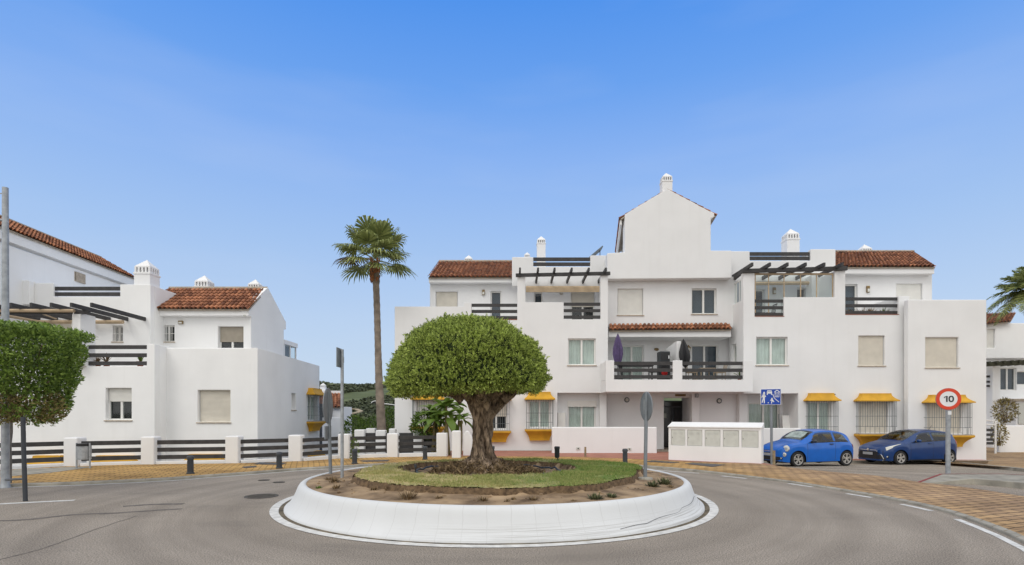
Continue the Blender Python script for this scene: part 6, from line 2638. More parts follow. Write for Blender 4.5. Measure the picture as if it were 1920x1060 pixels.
# deeper filling leaves
for k in range(9000):
    u, v = rs.uniform(0, 2 * PI), float(np.interp(rs.uniform(0, 1), cdf, vv))
    nz = dome_n(u, v)
    P0.append(dome_pt(u, v) + nz * (-.10 - abs(rs.normal()) * .06))
    D0.append(nz * .4 + Vector((rs.normal(), rs.normal(), rs.normal())) * .7)
# ragged underside
for k in range(9500):
    u = rs.uniform(0, 2 * PI)
    r_ = math.sqrt(rs.uniform(.08, 1)) * CW * .95
    x, y = CCX + r_ * math.cos(u), CCY + r_ * math.sin(u)
    z = CZ0 + .06 * (x - CCX) / CW + .10 * noise.noise(Vector((x * 3, y * 3, 0))) + rs.uniform(-.02, .14)
    if math.hypot(x - TX, y - TY) < .55:
        z += .12
    P0.append(Vector((x, y, z)))
    D0.append(Vector((rs.normal() * .7, rs.normal() * .7, rs.normal() * .6 - .25)))
P0 = np.array([tuple(p) for p in P0])
D0 = np.array([tuple(p) for p in D0])
n_ = len(P0)
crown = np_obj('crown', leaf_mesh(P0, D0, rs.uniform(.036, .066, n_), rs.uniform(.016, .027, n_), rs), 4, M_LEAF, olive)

# ---- dry clipped litter round the foot
def twigs(name, spots, n, size, mat, lab, kind='stuff', spread=1.0, cat='litter'):
    mb = MB()
    rg = random.Random(len(spots) + n)
    for (x, y, rad_) in spots:
        for k in range(n):
            t = rg.uniform(0, 2 * PI)
            r_ = rad_ * math.sqrt(rg.random())
            a = Vector((x + r_ * math.cos(t), y + r_ * math.sin(t), 0))
            hump = max(0, 1 - r_ / rad_) * size * 1.7
            a.z = soil_z(a.x, a.y) + hump * rg.random() - .005
            d = Vector((rg.gauss(0, 1), rg.gauss(0, 1), rg.gauss(.35, .7))).normalized() * size * rg.uniform(.5, 1.3)
            s = d.cross(Vector((rg.gauss(0, 1), rg.gauss(0, 1), rg.gauss(0, 1)))).normalized() * size * .10
            m_ = a + d * .5 + Vector((rg.gauss(0, 1), rg.gauss(0, 1), rg.gauss(0, 1))) * size * .08
            mb.add([a - s, a + s, m_ + s, a + d, m_ - s], [(0, 1, 2, 3, 4)])
    o = obj(name, mb, mat)
    return props(o, lab, cat, kind=kind)


spots = []
rg = random.Random(21)
for k in range(44):
    t = rg.uniform(0, 2 * PI)
    r_ = rg.uniform(.38, 1.12)
    spots.append((TX + r_ * math.cos(t) * 1.15, TY + .05 + r_ * math.sin(t) * .9, rg.uniform(.12, .28)))
for k in range(16):
    t = rg.uniform(0, 2 * PI)
    spots.append((TX + .42 * math.cos(t), TY + .42 * math.sin(t), rg.uniform(.22, .34)))
twigs('dry_litter', spots, 120, .125, M_DRY, 'heaps of dry brown clippings round the foot of the olive tree')

# ---- small weeds and dead tufts on the bare soil (each a thing)
WE = [(598, 915.5, .07, 1, 'tiny bright green weed at the left end of the bare soil'), (626, 906, .20, 0, 'large dry brown tuft near the left signs'), (616, 900, .12, 0, 'small dry tuft behind the large one at the left'),
      (630, 917, .13, 0, 'flat dry tuft on the left soil near the curb'), (701, 922, .11, 0, 'dry twiggy tuft on the front left soil'), (728, 923, .12, 0, 'dark dry tuft beside a small stone on the front soil'),
      (765, 935, .26, 0, 'largest dry brown tuft, at the front left of the curb'), (823, 937, .09, 0, 'small dark dry tuft at the front of the soil'), (906, 940, .13, 0, 'spiky dry tuft below the olive trunk at the front'),
      (951, 941, .08, 0, 'dry tuft at the front middle of the soil'), (963, 938, .08, 0, 'twin dry tuft just right of the front middle'), (1000, 939, .12, 0, 'dry feathery tuft right of the front middle'),
      (1076, 939, .07, 0, 'tiny dry sprig at the front right of the soil'), (1116, 935, .17, 2, 'grey green weed on the right front soil'), (1147, 932, .13, 2, 'small dark green weed beside the grey green one'),
      (1224, 913, .17, 2, 'bushy dark weed right of the back-turned sign'), (1246, 908, .22, 2, 'broad dark weed near the right end of the soil'), (1258, 914, .09, 0, 'dry sprig at the far right of the soil')]
for k, (px, py, s, kind, lab) in enumerate(WE):
    p = gp(px, py, .46)
    mb = MB()
    rg = random.Random(k)
    nb = int(60 + 260 * s)
    for q in range(nb):
        t = rg.uniform(0, 2 * PI)
        el = rg.uniform(.15, 1.3)
        d = Vector((math.cos(t) * math.cos(el), math.sin(t) * math.cos(el), math.sin(el))) * s * rg.uniform(.4, 1.05) * (.75 if kind == 0 else .8)
        r_ = s * .45 * rg.random()
        a = Vector((p.x + math.cos(t) * r_, p.y + math.sin(t) * r_, 0))
        a.z = soil_z(a.x, a.y) - .01
        sd__ = d.cross(Vector((0, 0, 1))).normalized() * (.006 if kind == 0 else .013)
        mb.add([a - sd__ * .5, a + sd__ * .5, a + d * .55 + sd__, a + d, a + d * .55 - sd__], [(0, 1, 2, 3, 4)])
    o = obj('weed', mb, (M_DRY, M_GRASSB, M_WEED)[kind] if kind != 1 else M_BANANA, origin=(p.x, p.y, soil_z(p.x, p.y)))
    props(o, lab, 'weed', 'weeds on the planted island')


# ---- fan palm
def fan_palm(root, top, n, size, seed, droop=True, trunkmat=None):
    rg = random.Random(seed)
    for k in range(n):
        f_ = k / n
        az = k * 2.39996 + rg.uniform(-.25, .25)
        el = R(86) - R(106) * (f_ ** .95) + rg.uniform(-.1, .1)          # young upright -> old hanging
        pet = size * rg.uniform(.50, .66)
        d = Vector((math.cos(az) * math.cos(el), math.sin(az) * math.cos(el), math.sin(el)))
        base = Vector(top) + Vector((d.x, d.y, 0)) * .08 + Vector((0, 0, .12 - .30 * f_))
        hub = base + d * pet + Vector((0, 0, -.05 * pet))
        mb = MB()
        mb.tube([base, base.lerp(hub, .5) + Vector((0, 0, .03)), hub], [.022, .016, .012], 5)
        side = d.cross(Vector((0, 0, 1)))
        if side.length < .1:
            side = Vector((1, 0, 0))
        side.normalize()
        upv = side.cross(d).normalized()
        nb = 30
        bl = size * rg.uniform(.50, .62)
        for q in range(nb):
            a = -R(118) + R(236) * q / (nb - 1)
            dir_ = (d * math.cos(a) + side * math.sin(a)).normalized()
            l_ = bl * (1 - .30 * abs(a) / R(118)) * rg.uniform(.9, 1.08)
            fold = upv * (.05 * l_ * (1 if q % 2 else -1))
            w_ = l_ * .055
            sv = dir_.cross(upv).normalized()
            p1 = hub + dir_ * l_ * .5 + fold - upv * .03 * l_
            p2 = hub + dir_ * l_ * .82 + fold * .6 - Vector((0, 0, .08 * l_ + (.10 * l_ * f_)))
            p3 = hub + dir_ * l_ * 1.0 - Vector((0, 0, .22 * l_ + (.30 * l_ * rg.random())))
            mb.add([hub - sv * w_ * .25, hub + sv * w_ * .25, p1 + sv * w_, p2 + sv * w_ * .7, p3, p2 - sv * w_ * .7, p1 - sv * w_],
                   [(0, 1, 2, 6), (6, 2, 3, 5), (5, 3, 4)])
        obj('frond', mb, M_PALM if rg.random() > .08 or f_ < .6 else M_DRY, root)


YP = 27.0
pb = Vector((X_(722, YP), YP, -2.6))
palm = thing('palm_tree', 'tall fan palm with a slender leaning trunk between the two white buildings', 'palm tree', pb)
ptop = Vector((X_(703, YP), YP, Z_(497, YP)))
pts, rad = [], []
for k in range(60):
    f_ = k / 59
    x = pb.x + (ptop.x - pb.x) * f_ ** .9
    z = pb.z + (ptop.z - pb.z) * f_
    r_ = .27 - .12 * min(1, f_ * 1.5) + (.10 * max(0, (.22 - f_) / .22) ** 2) + (.012 if k % 2 else 0) + .008 * noise.noise(Vector((0, k * .5, 0)))
    if f_ > .93:
        r_ += .03
    pts.append((x + .02 * math.sin(f_ * 9), YP, z))
    rad.append(r_)
obj('trunk', MB().tube(pts, rad, 16), M_PALMBARK, palm, smooth=70)
mb = MB()
rg = random.Random(3)
for k in range(70):
    t = rg.uniform(0, 2 * PI)
    z = ptop.z - rg.uniform(-.15, .85)
    a = ptop + Vector((math.cos(t) * .17, math.sin(t) * .17, z - ptop.z))
    mb.obox(a + Vector((math.cos(t) * .03, math.sin(t) * .03, .08)), Vector((-math.sin(t), math.cos(t), 0)) * .04, Vector((math.cos(t), math.sin(t), .6)) * .03, Vector((math.cos(t) * .3, math.sin(t) * .3, 1)) * .10)
obj('leaf_base', mb, pmat('fibrous_leaf_base', (.24, .10, .04), rough=.9, var=.4, scale=8), palm)
fan_palm(palm, ptop + Vector((0, 0, .36)), 32, 1.80, 8)

YQ = 33.0
qb = Vector((X_(1958, YQ), YQ, -.6))
palm2 = thing('palm_tree', 'green palm crown reaching in at the right edge above the distant white building', 'palm tree', qb)
qtop = Vector((X_(1930, YQ), YQ, Z_(545, YQ)))
obj('trunk', MB().tube([qb.lerp(qtop, k / 20) for k in range(21)], [.32 - .1 * k / 20 + (.012 if k % 2 else 0) for k in range(21)], 14), M_PALMBARK, palm2, smooth=70)


def feather_palm(root, top, n, L_, seed):
    rg = random.Random(seed)
    for k in range(n):
        f_ = k / n
        az = k * 2.39996
        el = R(78) - R(105) * f_ + rg.uniform(-.12, .12)
        d = Vector((math.cos(az) * math.cos(el), math.sin(az) * math.cos(el), math.sin(el)))
        mb = MB()
        pts = []
        for s in range(13):
            g_ = s / 12
            pts.append(Vector(top) + d * L_ * g_ + Vector((0, 0, -.62 * L_ * g_ * g_ * (1 - abs(math.sin(el)) * .5))))
        mb.tube(pts, [.025 * (1 - .8 * s / 12) + .003 for s in range(13)], 5)
        for s in range(1, 42):
            g_ = .12 + .88 * s / 42
            i0 = min(11, int(g_ * 12))
            p = pts[i0].lerp(pts[i0 + 1], g_ * 12 - i0)
            tan = (pts[i0 + 1] - pts[i0]).normalized()
            side = tan.cross(Vector((0, 0, 1)))
            if side.length < .1:
                side = Vector((1, 0, 0))
            side.normalize()
            for sg in (-1, 1):
                l_ = L_ * .30 * math.sin(PI * min(.97, .12 + g_ * .85)) * rg.uniform(.85, 1.1)
                dd = (side * sg * .85 + tan * .55 + Vector((0, 0, rg.uniform(-.35, .25)))).normalized() * l_
                w_ = tan * .022
                tip = p + dd + Vector((0, 0, -.12 * l_))
                mb.add([p - w_, p + w_, p + dd * .55 + w_, tip, p + dd * .55 - w_], [(0, 1, 2, 3, 4)])
        obj('frond', mb, M_PALM, root)


feather_palm(palm2, qtop, 44, 2.15, 4)

M_FICBARK = pmat('grey_bark', (.16, .15, .135), rough=.9, var=.3, scale=8)
# ---- clipped ficus at the left edge
FXc, FYc = X_(48, 12.6), 12.6
fic = thing('clipped_tree', 'clipped leafy tree with a dry brown underside at the left edge, before the white wall', 'tree', (X_(17, 13.9), 13.9, .0))
tb = Vector((X_(17, 13.9), 13.9, 0))
pts, rad = limb((tb.x, tb.y, .0), (tb.x + .03, tb.y, 1.75), .055, .045, seed=40)
obj('trunk', MB().tube(pts, rad, 10), M_FICBARK, fic, smooth=60)
mb = MB()
for k in range(14):
    rg = random.Random(k + 60)
    e = (FXc + rg.uniform(-.95, 1.0), FYc + rg.uniform(-.9, .9), rg.uniform(1.8, 3.3))
    pts, rad = limb((tb.x + .1, tb.y, 1.6), e, .045, .012, wob=.12, seed=k + 60)
    mb.tube(pts, rad, 6)
obj('branch', mb, M_BARK, fic, smooth=60)
PT, DT, PB, DB = [], [], [], []
zlo, zhi = Z_(797, 12.4), Z_(617, 12.4)
# profile (relative height, left half width, right half width)
prof_ = [(0.0, .75, .52), (.12, .92, .74), (.35, 1.05, .90), (.6, 1.12, 1.0), (.76, 1.18, 1.18), (.88, 1.12, 1.15), (1.0, .55, .5)]


def fw(v, right):
    for (a, l0, r0_), (c_, l1, r1_) in zip(prof_, prof_[1:]):
        if a <= v <= c_:
            g_ = (v - a) / (c_ - a)
            return (r0_ + (r1_ - r0_) * g_) if right else (l0 + (l1 - l0) * g_)
    return .5


for k in range(11500):
    u = rs.uniform(0, 2 * PI)
    v = rs.uniform(0, 1) ** .85
    w_ = fw(v, math.cos(u) > 0) * .98
    sh = 1 - abs(rs.normal()) * .15 + .16 * noise.noise(Vector((math.cos(u) * 2, math.sin(u) * 2, v * 5)))
    top = v > .93
    if top:
        sh *= math.sqrt(rs.uniform(.0, 1))
    p = Vector((FXc + w_ * math.cos(u) * sh, FYc + w_ * math.sin(u) * .9 * sh, zlo + (zhi - zlo) * v + .10 * noise.noise(Vector((u * 2, v * 6, 3)))))
    o_ = Vector((math.cos(u), math.sin(u), .25 + (1.0 if top else .2)))
    d = o_ * .7 + Vector((rs.normal(), rs.normal(), rs.normal())) * .6
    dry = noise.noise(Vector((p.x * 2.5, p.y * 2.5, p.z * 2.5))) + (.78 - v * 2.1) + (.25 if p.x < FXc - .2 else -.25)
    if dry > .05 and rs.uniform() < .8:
        PB.append(tuple(p))
        DB.append(tuple(d))
    else:
        PT.append(tuple(p))
        DT.append(tuple(d))
# darker inner leaves close the crown
for k in range(5200):
    u, v = rs.uniform(0, 2 * PI), rs.uniform(.03, .95)
    w_ = fw(v, math.cos(u) > 0) * math.sqrt(rs.uniform(.15, .62))
    p = Vector((FXc + w_ * math.cos(u), FYc + w_ * math.sin(u) * .9, zlo + (zhi - zlo) * v))
    (PB if v < .35 else PT).append(tuple(p))
    (DB if v < .35 else DT).append((rs.normal(), rs.normal(), rs.normal()))
# leafy shoots over the top
for k in range(230):
    u = rs.uniform(0, 2 * PI)
    r_ = math.sqrt(rs.uniform(0, 1)) * 1.2
    b0_ = Vector((FXc + r_ * math.cos(u), FYc + r_ * math.sin(u) * .9, zhi - .05 - .22 * max(0, r_ - .5)))
    ax_ = Vector((math.cos(u) * .5 + rs.normal() * .3, math.sin(u) * .5 + rs.normal() * .3, 1)).normalized()
    for q in range(15):
        p = b0_ + ax_ * (.18 * q / 14)
        t = q * 2.4
        s_ = ax_.cross(Vector((math.cos(t), math.sin(t), .1))).normalized()
        PT.append(tuple(p))
        DT.append(tuple(s_ + ax_ * .75))
PT, DT = np.array(PT), np.array(DT)
PB, DB = np.array(PB), np.array(DB)
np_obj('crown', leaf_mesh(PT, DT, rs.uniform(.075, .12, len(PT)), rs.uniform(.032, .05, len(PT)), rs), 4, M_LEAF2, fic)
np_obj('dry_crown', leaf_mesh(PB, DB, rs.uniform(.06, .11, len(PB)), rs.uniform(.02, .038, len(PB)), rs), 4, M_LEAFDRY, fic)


# ---- banana plants by the fence end
def banana(px, py, Y, stems, lab, seed, H):
    rg = random.Random(seed)
    b0 = Vector((X_(px, Y), Y, -.3))
    s = thing('banana_plant', lab, 'plant', b0, 'banana plants behind the fence')
    for k in range(stems):
        t = rg.uniform(0, 2 * PI)
        a = b0 + Vector((math.cos(t) * .22 * (k > 0), math.sin(t) * .22, 0))
        h_ = H * rg.uniform(.55, .8)
        tip = a + Vector((rg.uniform(-.25, .25), rg.uniform(-.15, .15), h_))
        obj('stem', MB().tube([a, a.lerp(tip, .5) + Vector((.02, 0, 0)), tip], [.085, .065, .04], 9), M_BSTEM, s, smooth=60)
        nl = rg.randint(10, 13)
        for q in range(nl):
            az = 2 * PI * q / nl + rg.uniform(-.4, .4)
            L_ = rg.uniform(.55, 1.0) * H / 3.0
            e0_ = rg.uniform(R(-5), R(85))
            W_ = L_ * .17
            mb = MB()
            rows = []
            for m_ in range(11):
                g_ = m_ / 10
                el = e0_ - g_ * R(95)
                if m_ == 0:
                    c_ = tip.copy()
                else:
                    c_ = c_ + Vector((math.cos(az) * math.cos(el), math.sin(az) * math.cos(el), math.sin(el))) * L_ / 10
                ww_ = W_ * (math.sin(PI * min(1, max(.0, (g_ - .12) / .88)) ** .75) + .03)
                sd__ = Vector((-math.sin(az), math.cos(az), 0))
                dr = -.35 * ww_
                rows.append([c_ - sd__ * ww_ + Vector((0, 0, dr)), c_ - sd__ * ww_ * .5 + Vector((0, 0, dr * .15)), c_, c_ + sd__ * ww_ * .5 + Vector((0, 0, dr * .15)), c_ + sd__ * ww_ + Vector((0, 0, dr))])
            obj('leaf', mb.grid(rows), M_BANANA, s, smooth=70)
    return s


banana(818, 840, 24.3, 3, 'broad banana plant with arching leaves left of the gate post', 3, 3.1)
banana(842, 845, 24.0, 3, 'tall banana plant directly left of the olive trunk', 9, 3.5)
banana(862, 845, 24.4, 2, 'smaller yellowish banana plant touching the olive trunk', 12, 2.5)
# low leafy shrub in front of the first canopy window
def bush(name, c, r, n, size, mat, lab, cat, group=None, seed=0):
    rr = np.random.RandomState(seed)
    rg = random.Random(seed)
    s = thing(name, lab, cat, (c[0], c[1], c[2] - r[2]), group)
    d = rr.normal(size=(n, 3))
    d /= np.linalg.norm(d, axis=1, keepdims=True)
    sh = 1 - np.abs(rr.normal(size=(n, 1))) * .22
    lump = np.array([[1 + .25 * noise.noise(Vector(q) * 2.3 + Vector((seed, 0, 0)))] for q in d])
    p = np.array(c) + d * np.array(r) * sh * lump
    dd = d * .8 + rr.normal(size=(n, 3)) * .6
    np_obj('foliage', leaf_mesh(p, dd, rr.uniform(size * .7, size * 1.3, n), rr.uniform(size * .3, size * .5, n), rr), 4, mat, s)
    mb = MB()
    for k in range(6):
        e = Vector(c) + Vector((rg.uniform(-.6, .6) * r[0], rg.uniform(-.6, .6) * r[1], rg.uniform(-.1, .5) * r[2]))
        mb.tube([(c[0] + rg.uniform(-.1, .1), c[1], c[2] - r[2]), e], [.025, .008], 5)
    obj('stem', mb, M_BARK, s)
    return s


bush('shrub', (X_(797, 24.6), 24.6, Z_(795, 24.6)), (.62, .45, .55), 900, .16, M_BUSH, 'dark leafy shrub before the leftmost canopy window of the main building', 'shrub', seed=2)
bush('shrub', (X_(668, 31), 31, Z_(812, 31)), (.8, .8, .95), 1300, .16, M_BUSH, 'pale green bush beyond the fence beside the tall sign', 'shrub', 'bushes beyond the fence', seed=3)
bush('shrub', (X_(735, 33), 33, Z_(800, 33)), (.7, .8, 1.15), 1500, .14, M_BUSH, 'upright green bush just right of the palm trunk', 'shrub', 'bushes beyond the fence', seed=4)
bush('shrub', (X_(700, 35), 35, Z_(815, 35)), (1.2, 1.0, 1.1), 1700, .16, M_BUSH, 'rounded green bush just left of the palm trunk', 'shrub', 'bushes beyond the fence', seed=5)
bush('shrub', (X_(643, 22.6), 22.6, .15), (.28, .25, .55), 350, .09, M_BUSH, 'climbing leaves on the fence post right of the tall sign', 'shrub', seed=6) if False else None
bush('shrub', (X_(662, 21.4), 21.6, .35), (.16, .14, .5), 260, .08, M_BUSH, 'small climber beside the fence post right of the tall sign post', 'shrub', seed=7)
bush('shrub', (X_(1885, 34.5), 34.5, Z_(770, 34.5)), (.65, .5, .75), 700, .16, M_LEAFDRY, 'brownish shrub behind the low white wall at the far right', 'shrub', seed=8)
bush('shrub', (X_(1873, 32.5), 32.5, Z_(815, 32.5)), (.35, .35, .65), 500, .14, M_LEAFDRY, 'brown shrub by the white tubular gate at the far right', 'shrub', seed=9)
# terrace plants
zf1 = Z_(688, 23.2)


def pot_plant(px, Y, zb, h, lab, mat, seed, blades=26, w=.02):
    rg = random.Random(seed)
    x = X_(px, Y)
    s = thing('potted_plant', lab, 'plant', (x, Y, zb), 'potted plants on the terraces')
    obj('pot', MB().lathe([(.10, 0), (.14, .2), (.15, .2), (.15, .23), (.12, .23)], c=(x, Y, zb), n=14), M_TERRA, s, smooth=40)
    mb = MB()
    for k in range(blades):
        t = rg.uniform(0, 2 * PI)
        el = rg.uniform(.4, 1.4)
        l_ = h * rg.uniform(.5, 1)
        d = Vector((math.cos(t) * math.cos(el), math.sin(t) * math.cos(el), math.sin(el))) * l_
        a = Vector((x, Y, zb + .2))
        sv = Vector((-math.sin(t), math.cos(t), 0)) * w
        mb.add([a - sv, a + sv, a + d * .6 + sv, a + d + Vector((0, 0, -.08 * l_)), a + d * .6 - sv], [(0, 1, 2, 3, 4)])
    obj('foliage', mb, mat, s)
    return s


pot_plant(183, 23.8, 3.76, .42, 'dry orange potted plant behind the left rails of the left building', M_DRY, 1)
pot_plant(200, 23.75, 3.76, .5, 'second dry potted plant, nearer the middle of the left building rails', M_DRY, 2)
pot_plant(263, 23.7, 3.76, .5, 'small green agave in a pot at the right end of the left building rails', M_BUSH, 3, 14, .03)
for k, (px, m_) in enumerate(((1592, M_DRY), (1618, M_DRY), (1632, M_DRY), (1655, M_BUSH))):
    pot_plant(px, 27.1, ZR, .55, ['dry potted plant at the left end of the right roof terrace rails', 'bushy dry potted plant in the middle of the right roof terrace', 'dry potted plant right of the middle of the right roof terrace', 'green potted plant towards the right end of the right roof terrace'][k], m_, 10 + k, 34)
pot_plant(1388, 25.95, zf, .55, 'dark potted plant at the right end of the balcony rails', M_BUSH, 20, 24)

# ---- far hillside
def hill_h(x, y):
    d = y
    base = -9 + 30.5 * sstep(110, 430, d) + .35 * (1 + math.sin(x * .012 + 1)) * 3 * sstep(200, 430, d)
    base += 3.2 * noise.noise(Vector((x * .012, y * .012, 0))) + 1.4 * noise.noise(Vector((x * .05, y * .05, 3)))
    if d < 110:
        base += 4.5 * sstep(110, 62, d)
    return base


hx = [-700 + 12 * i for i in range(118)]
hy = [62 + 8 * i for i in range(60)]
hill = obj('hillside', MB().grid([[(x, y, hill_h(x, y)) for x in hx] for y in hy]), M_HILL, smooth=180)
props(hill, 'scrubby green hillside closing the gap between the buildings', 'hillside', kind='structure')
mb = MB()
rg = random.Random(77)
cnt = 0
for k in range(17000):
    y = 75 + 370 * math.sqrt(rg.random())
    kx = rg.uniform(-.40, -.15) if k % 4 else rg.uniform(-.9, .9)
    x = kx * y
    if x < -690 or x > 690:
        continue
    dn = noise.noise(Vector((x * .022, y * .022, 8)))
    if dn < -.28 + (.2 if y < 150 else 0):
        continue
    s = rg.uniform(.5, 1.7) * (1.0 if y > 150 else .6)
    if noise.noise(Vector((x * .03, y * .011, 21))) > .22:
        continue
    z = hill_h(x, y)
    near = y < 220
    nc = 15 if near else 9
    for q in range(nc):
        t, el = rg.uniform(0, 2 * PI), rg.uniform(-.2, 1.4)
        d_ = Vector((math.cos(t) * math.cos(el), math.sin(t) * math.cos(el), math.sin(el)))
        c_ = Vector((x, y, z + s * .35)) + d_ * s * rg.uniform(.45, .95)
        u_ = d_.cross(Vector((rg.gauss(0, 1), rg.gauss(0, 1), rg.gauss(0, 1)))).normalized()
        v_ = d_.cross(u_).normalized() + d_ * rg.uniform(-.5, .5)
        h_ = s * rg.uniform(.22, .42)
        mb.add([c_ - u_ * h_ - v_ * h_ * .4, c_ + v_ * h_ * -.9, c_ + u_ * h_ - v_ * h_ * .3, c_ + u_ * h_ * .5 + v_ * h_, c_ - u_ * h_ * .6 + v_ * h_ * .8], [(0, 1, 2, 3, 4)])
wood = obj('woodland', mb, M_WOOD)
props(wood, 'dark scrub and trees covering the far hillside', 'woodland', kind='stuff')
# pale track and tunnel mouth on the hillside
mb = MB()
def hp(px, py_, Y, dz=.4):
    x = X_(px, Y)
    return Vector((x, Y, Z_(py_, Y)))
tr = [hp(640, 776, 150), hp(655, 773, 158), hp(668, 771, 165), hp(677, 768, 172), hp(668, 764.5, 182), hp(650, 763.5, 188)]
for a, c_ in zip(tr, tr[1:]):
    mb.bar(a - Vector((0, 0, .5)), c_ - Vector((0, 0, .5)), 1.3, .25)
props(obj('path', mb, pmat('pale_track', (.36, .29, .19), rough=.95)), 'pale winding dirt track on the lower hillside', 'path', kind='structure')
Yt = 205
tn = thing('tunnel_mouth', 'small pale arched tunnel mouth on the hillside left of the palm trunk', 'tunnel', (X_(704, Yt), Yt, Z_(756, Yt)))
xc, zc = X_(704, Yt), Z_(756.5, Yt)
pts = [(xc + 1.5 * math.cos(PI * k / 12), Yt, zc + .85 * math.sin(PI * k / 12)) for k in range(13)]
obj('arch', MB().tube(pts, .15, 6), M_SIGNW, tn)
obj('opening', MB().prism([Vector(q) for q in pts], (0, .3, 0)), M_DARK, tn)
mb = MB()
for a, c_ in zip([hp(712, 757, 206), hp(726, 757.5, 206), hp(745, 760, 206)], [hp(726, 757.5, 206), hp(745, 760, 206), hp(760, 762, 206)]):
    mb.bar(a, c_, .4, .28)
obj('parapet', mb, M_SIGNW, tn)

# ------------------------------------------------------------------ parked cars
M_CARSEAT = pmat('dark_seat_cloth', (.035, .035, .038), rough=.9, var=.2)
M_AUTOGLASS = M_GLASS.copy()
M_AUTOGLASS.name = 'tinted_car_glass'
for n_ in M_AUTOGLASS.node_tree.nodes:
    if n_.type == 'BSDF_TRANSPARENT':
        n_.inputs[0].default_value = (.42, .47, .47, 1)
def interp(tab, x):
    if x <= tab[0][0]:
        return tab[0][1]
    for i in range(len(tab) - 1):
        (a, va), (c_, vc) = tab[i], tab[i + 1]
        if x <= c_:
            t = (x - a) / (c_ - a)
            # monotone-ish cubic
            p0 = tab[i - 1][1] if i > 0 else va
            p3 = tab[i + 2][1] if i + 2 < len(tab) else vc
            m0 = (vc - p0) / ((c_ - tab[i - 1][0]) if i > 0 else (c_ - a)) * (c_ - a) * .8
            m1 = (p3 - va) / ((tab[i + 2][0] - a) if i + 2 < len(tab) else (c_ - a)) * (c_ - a) * .8
            return (2 * t ** 3 - 3 * t * t + 1) * va + (t ** 3 - 2 * t * t + t) * m0 + (-2 * t ** 3 + 3 * t * t) * vc + (t ** 3 - t * t) * m1
    return tab[-1][1]


class Car:
    def __init__(self, S):
        self.__dict__.update(S)

    def sec(self, x):
        w, zs, zt = interp(self.W, x), interp(self.belt, x), interp(self.top, x)
        zb = interp(self.bottom, x)
        for cx in self.axles:
            d = abs(x - cx)
            if d < self.arch:
                zb = max(zb, self.wr + math.sqrt(self.arch ** 2 - d * d))
        rise = max(.02, zt - zs)
        cab = sstep(.10, .30, rise)
        zb = min(zb, zs - .06)
        c4h = (w * .74, zs + rise * .80)
        c4c = (w * .93 - self.tumble * rise, zs + rise * .87)
        c4 = (c4h[0] + (c4c[0] - c4h[0]) * cab, c4h[1] + (c4c[1] - c4h[1]) * cab)
        c5 = (c4[0] * .62, zt - .012 - .01 * cab)
        flare_ = 0
        for cx in self.axles:
            flare_ = max(flare_, sstep(self.arch + .16, self.arch - .02, abs(x - cx)))
        c = [(w * (.955 + .035 * flare_), zb), (w * (.985 + .012 * flare_), zb + (zs - zb) * .33), (w * 1.0, zb + (zs - zb) * .70), (w * .962, zs), c4, c5, (0, zt)]
        return c

    def S(self, x, t, side=-1, off=0.0):
        c = self.sec(x)
        i = min(5, int(t))
        f = t - i
        if i in (3,):
            y, z = c[3][0] + (c[4][0] - c[3][0]) * f, c[3][1] + (c[4][1] - c[3][1]) * f
        else:
            p0, p1, p2, p3 = c[max(0, i - 1)], c[i], c[i + 1], c[min(6, i + 2)]
            if i == 5:
                p3 = (-c[5][0], c[5][1])
            if i == 4:
                p0 = c[4]
            if i == 2:
                p3 = c[3]
            q = []
            for k in (0, 1):
                q.append(.5 * ((2 * p1[k]) + (p2[k] - p0[k]) * f + (2 * p0[k] - 5 * p1[k] + 4 * p2[k] - p3[k]) * f * f + (3 * p1[k] - p0[k] - 3 * p2[k] + p3[k]) * f ** 3))
            y, z = q
        return Vector((x, side * y, z))

    def Nn(self, x, t, side=-1):
        e = .01
        a = self.S(min(self.L, x + e), t, side) - self.S(max(0, x - e), t, side)
        b = self.S(x, min(6, t + .05), side) - self.S(x, max(0, t - .05), side)
        n = a.cross(b)
        if n.length < 1e-9:
            return Vector((0, side, 0))
        n.normalize()
        if n.y * side < 0 and t < 5 or (t >= 5 and n.z < 0):
            n = -n
        return n

    def patch(self, xs, t0, t1, side=-1, off=.006, nt=8):
        """xs: x samples; t0, t1: functions of x"""
        rows = []
        for x in xs:
            a, b = t0(x), t1(x)
            rows.append([self.S(x, a + (b - a) * k / nt, side) + self.Nn(x, a + (b - a) * k / nt, side) * off for k in range(nt + 1)])
        return rows


def lin(a, b, n):
    return [a + (b - a) * i / n for i in range(n + 1)]


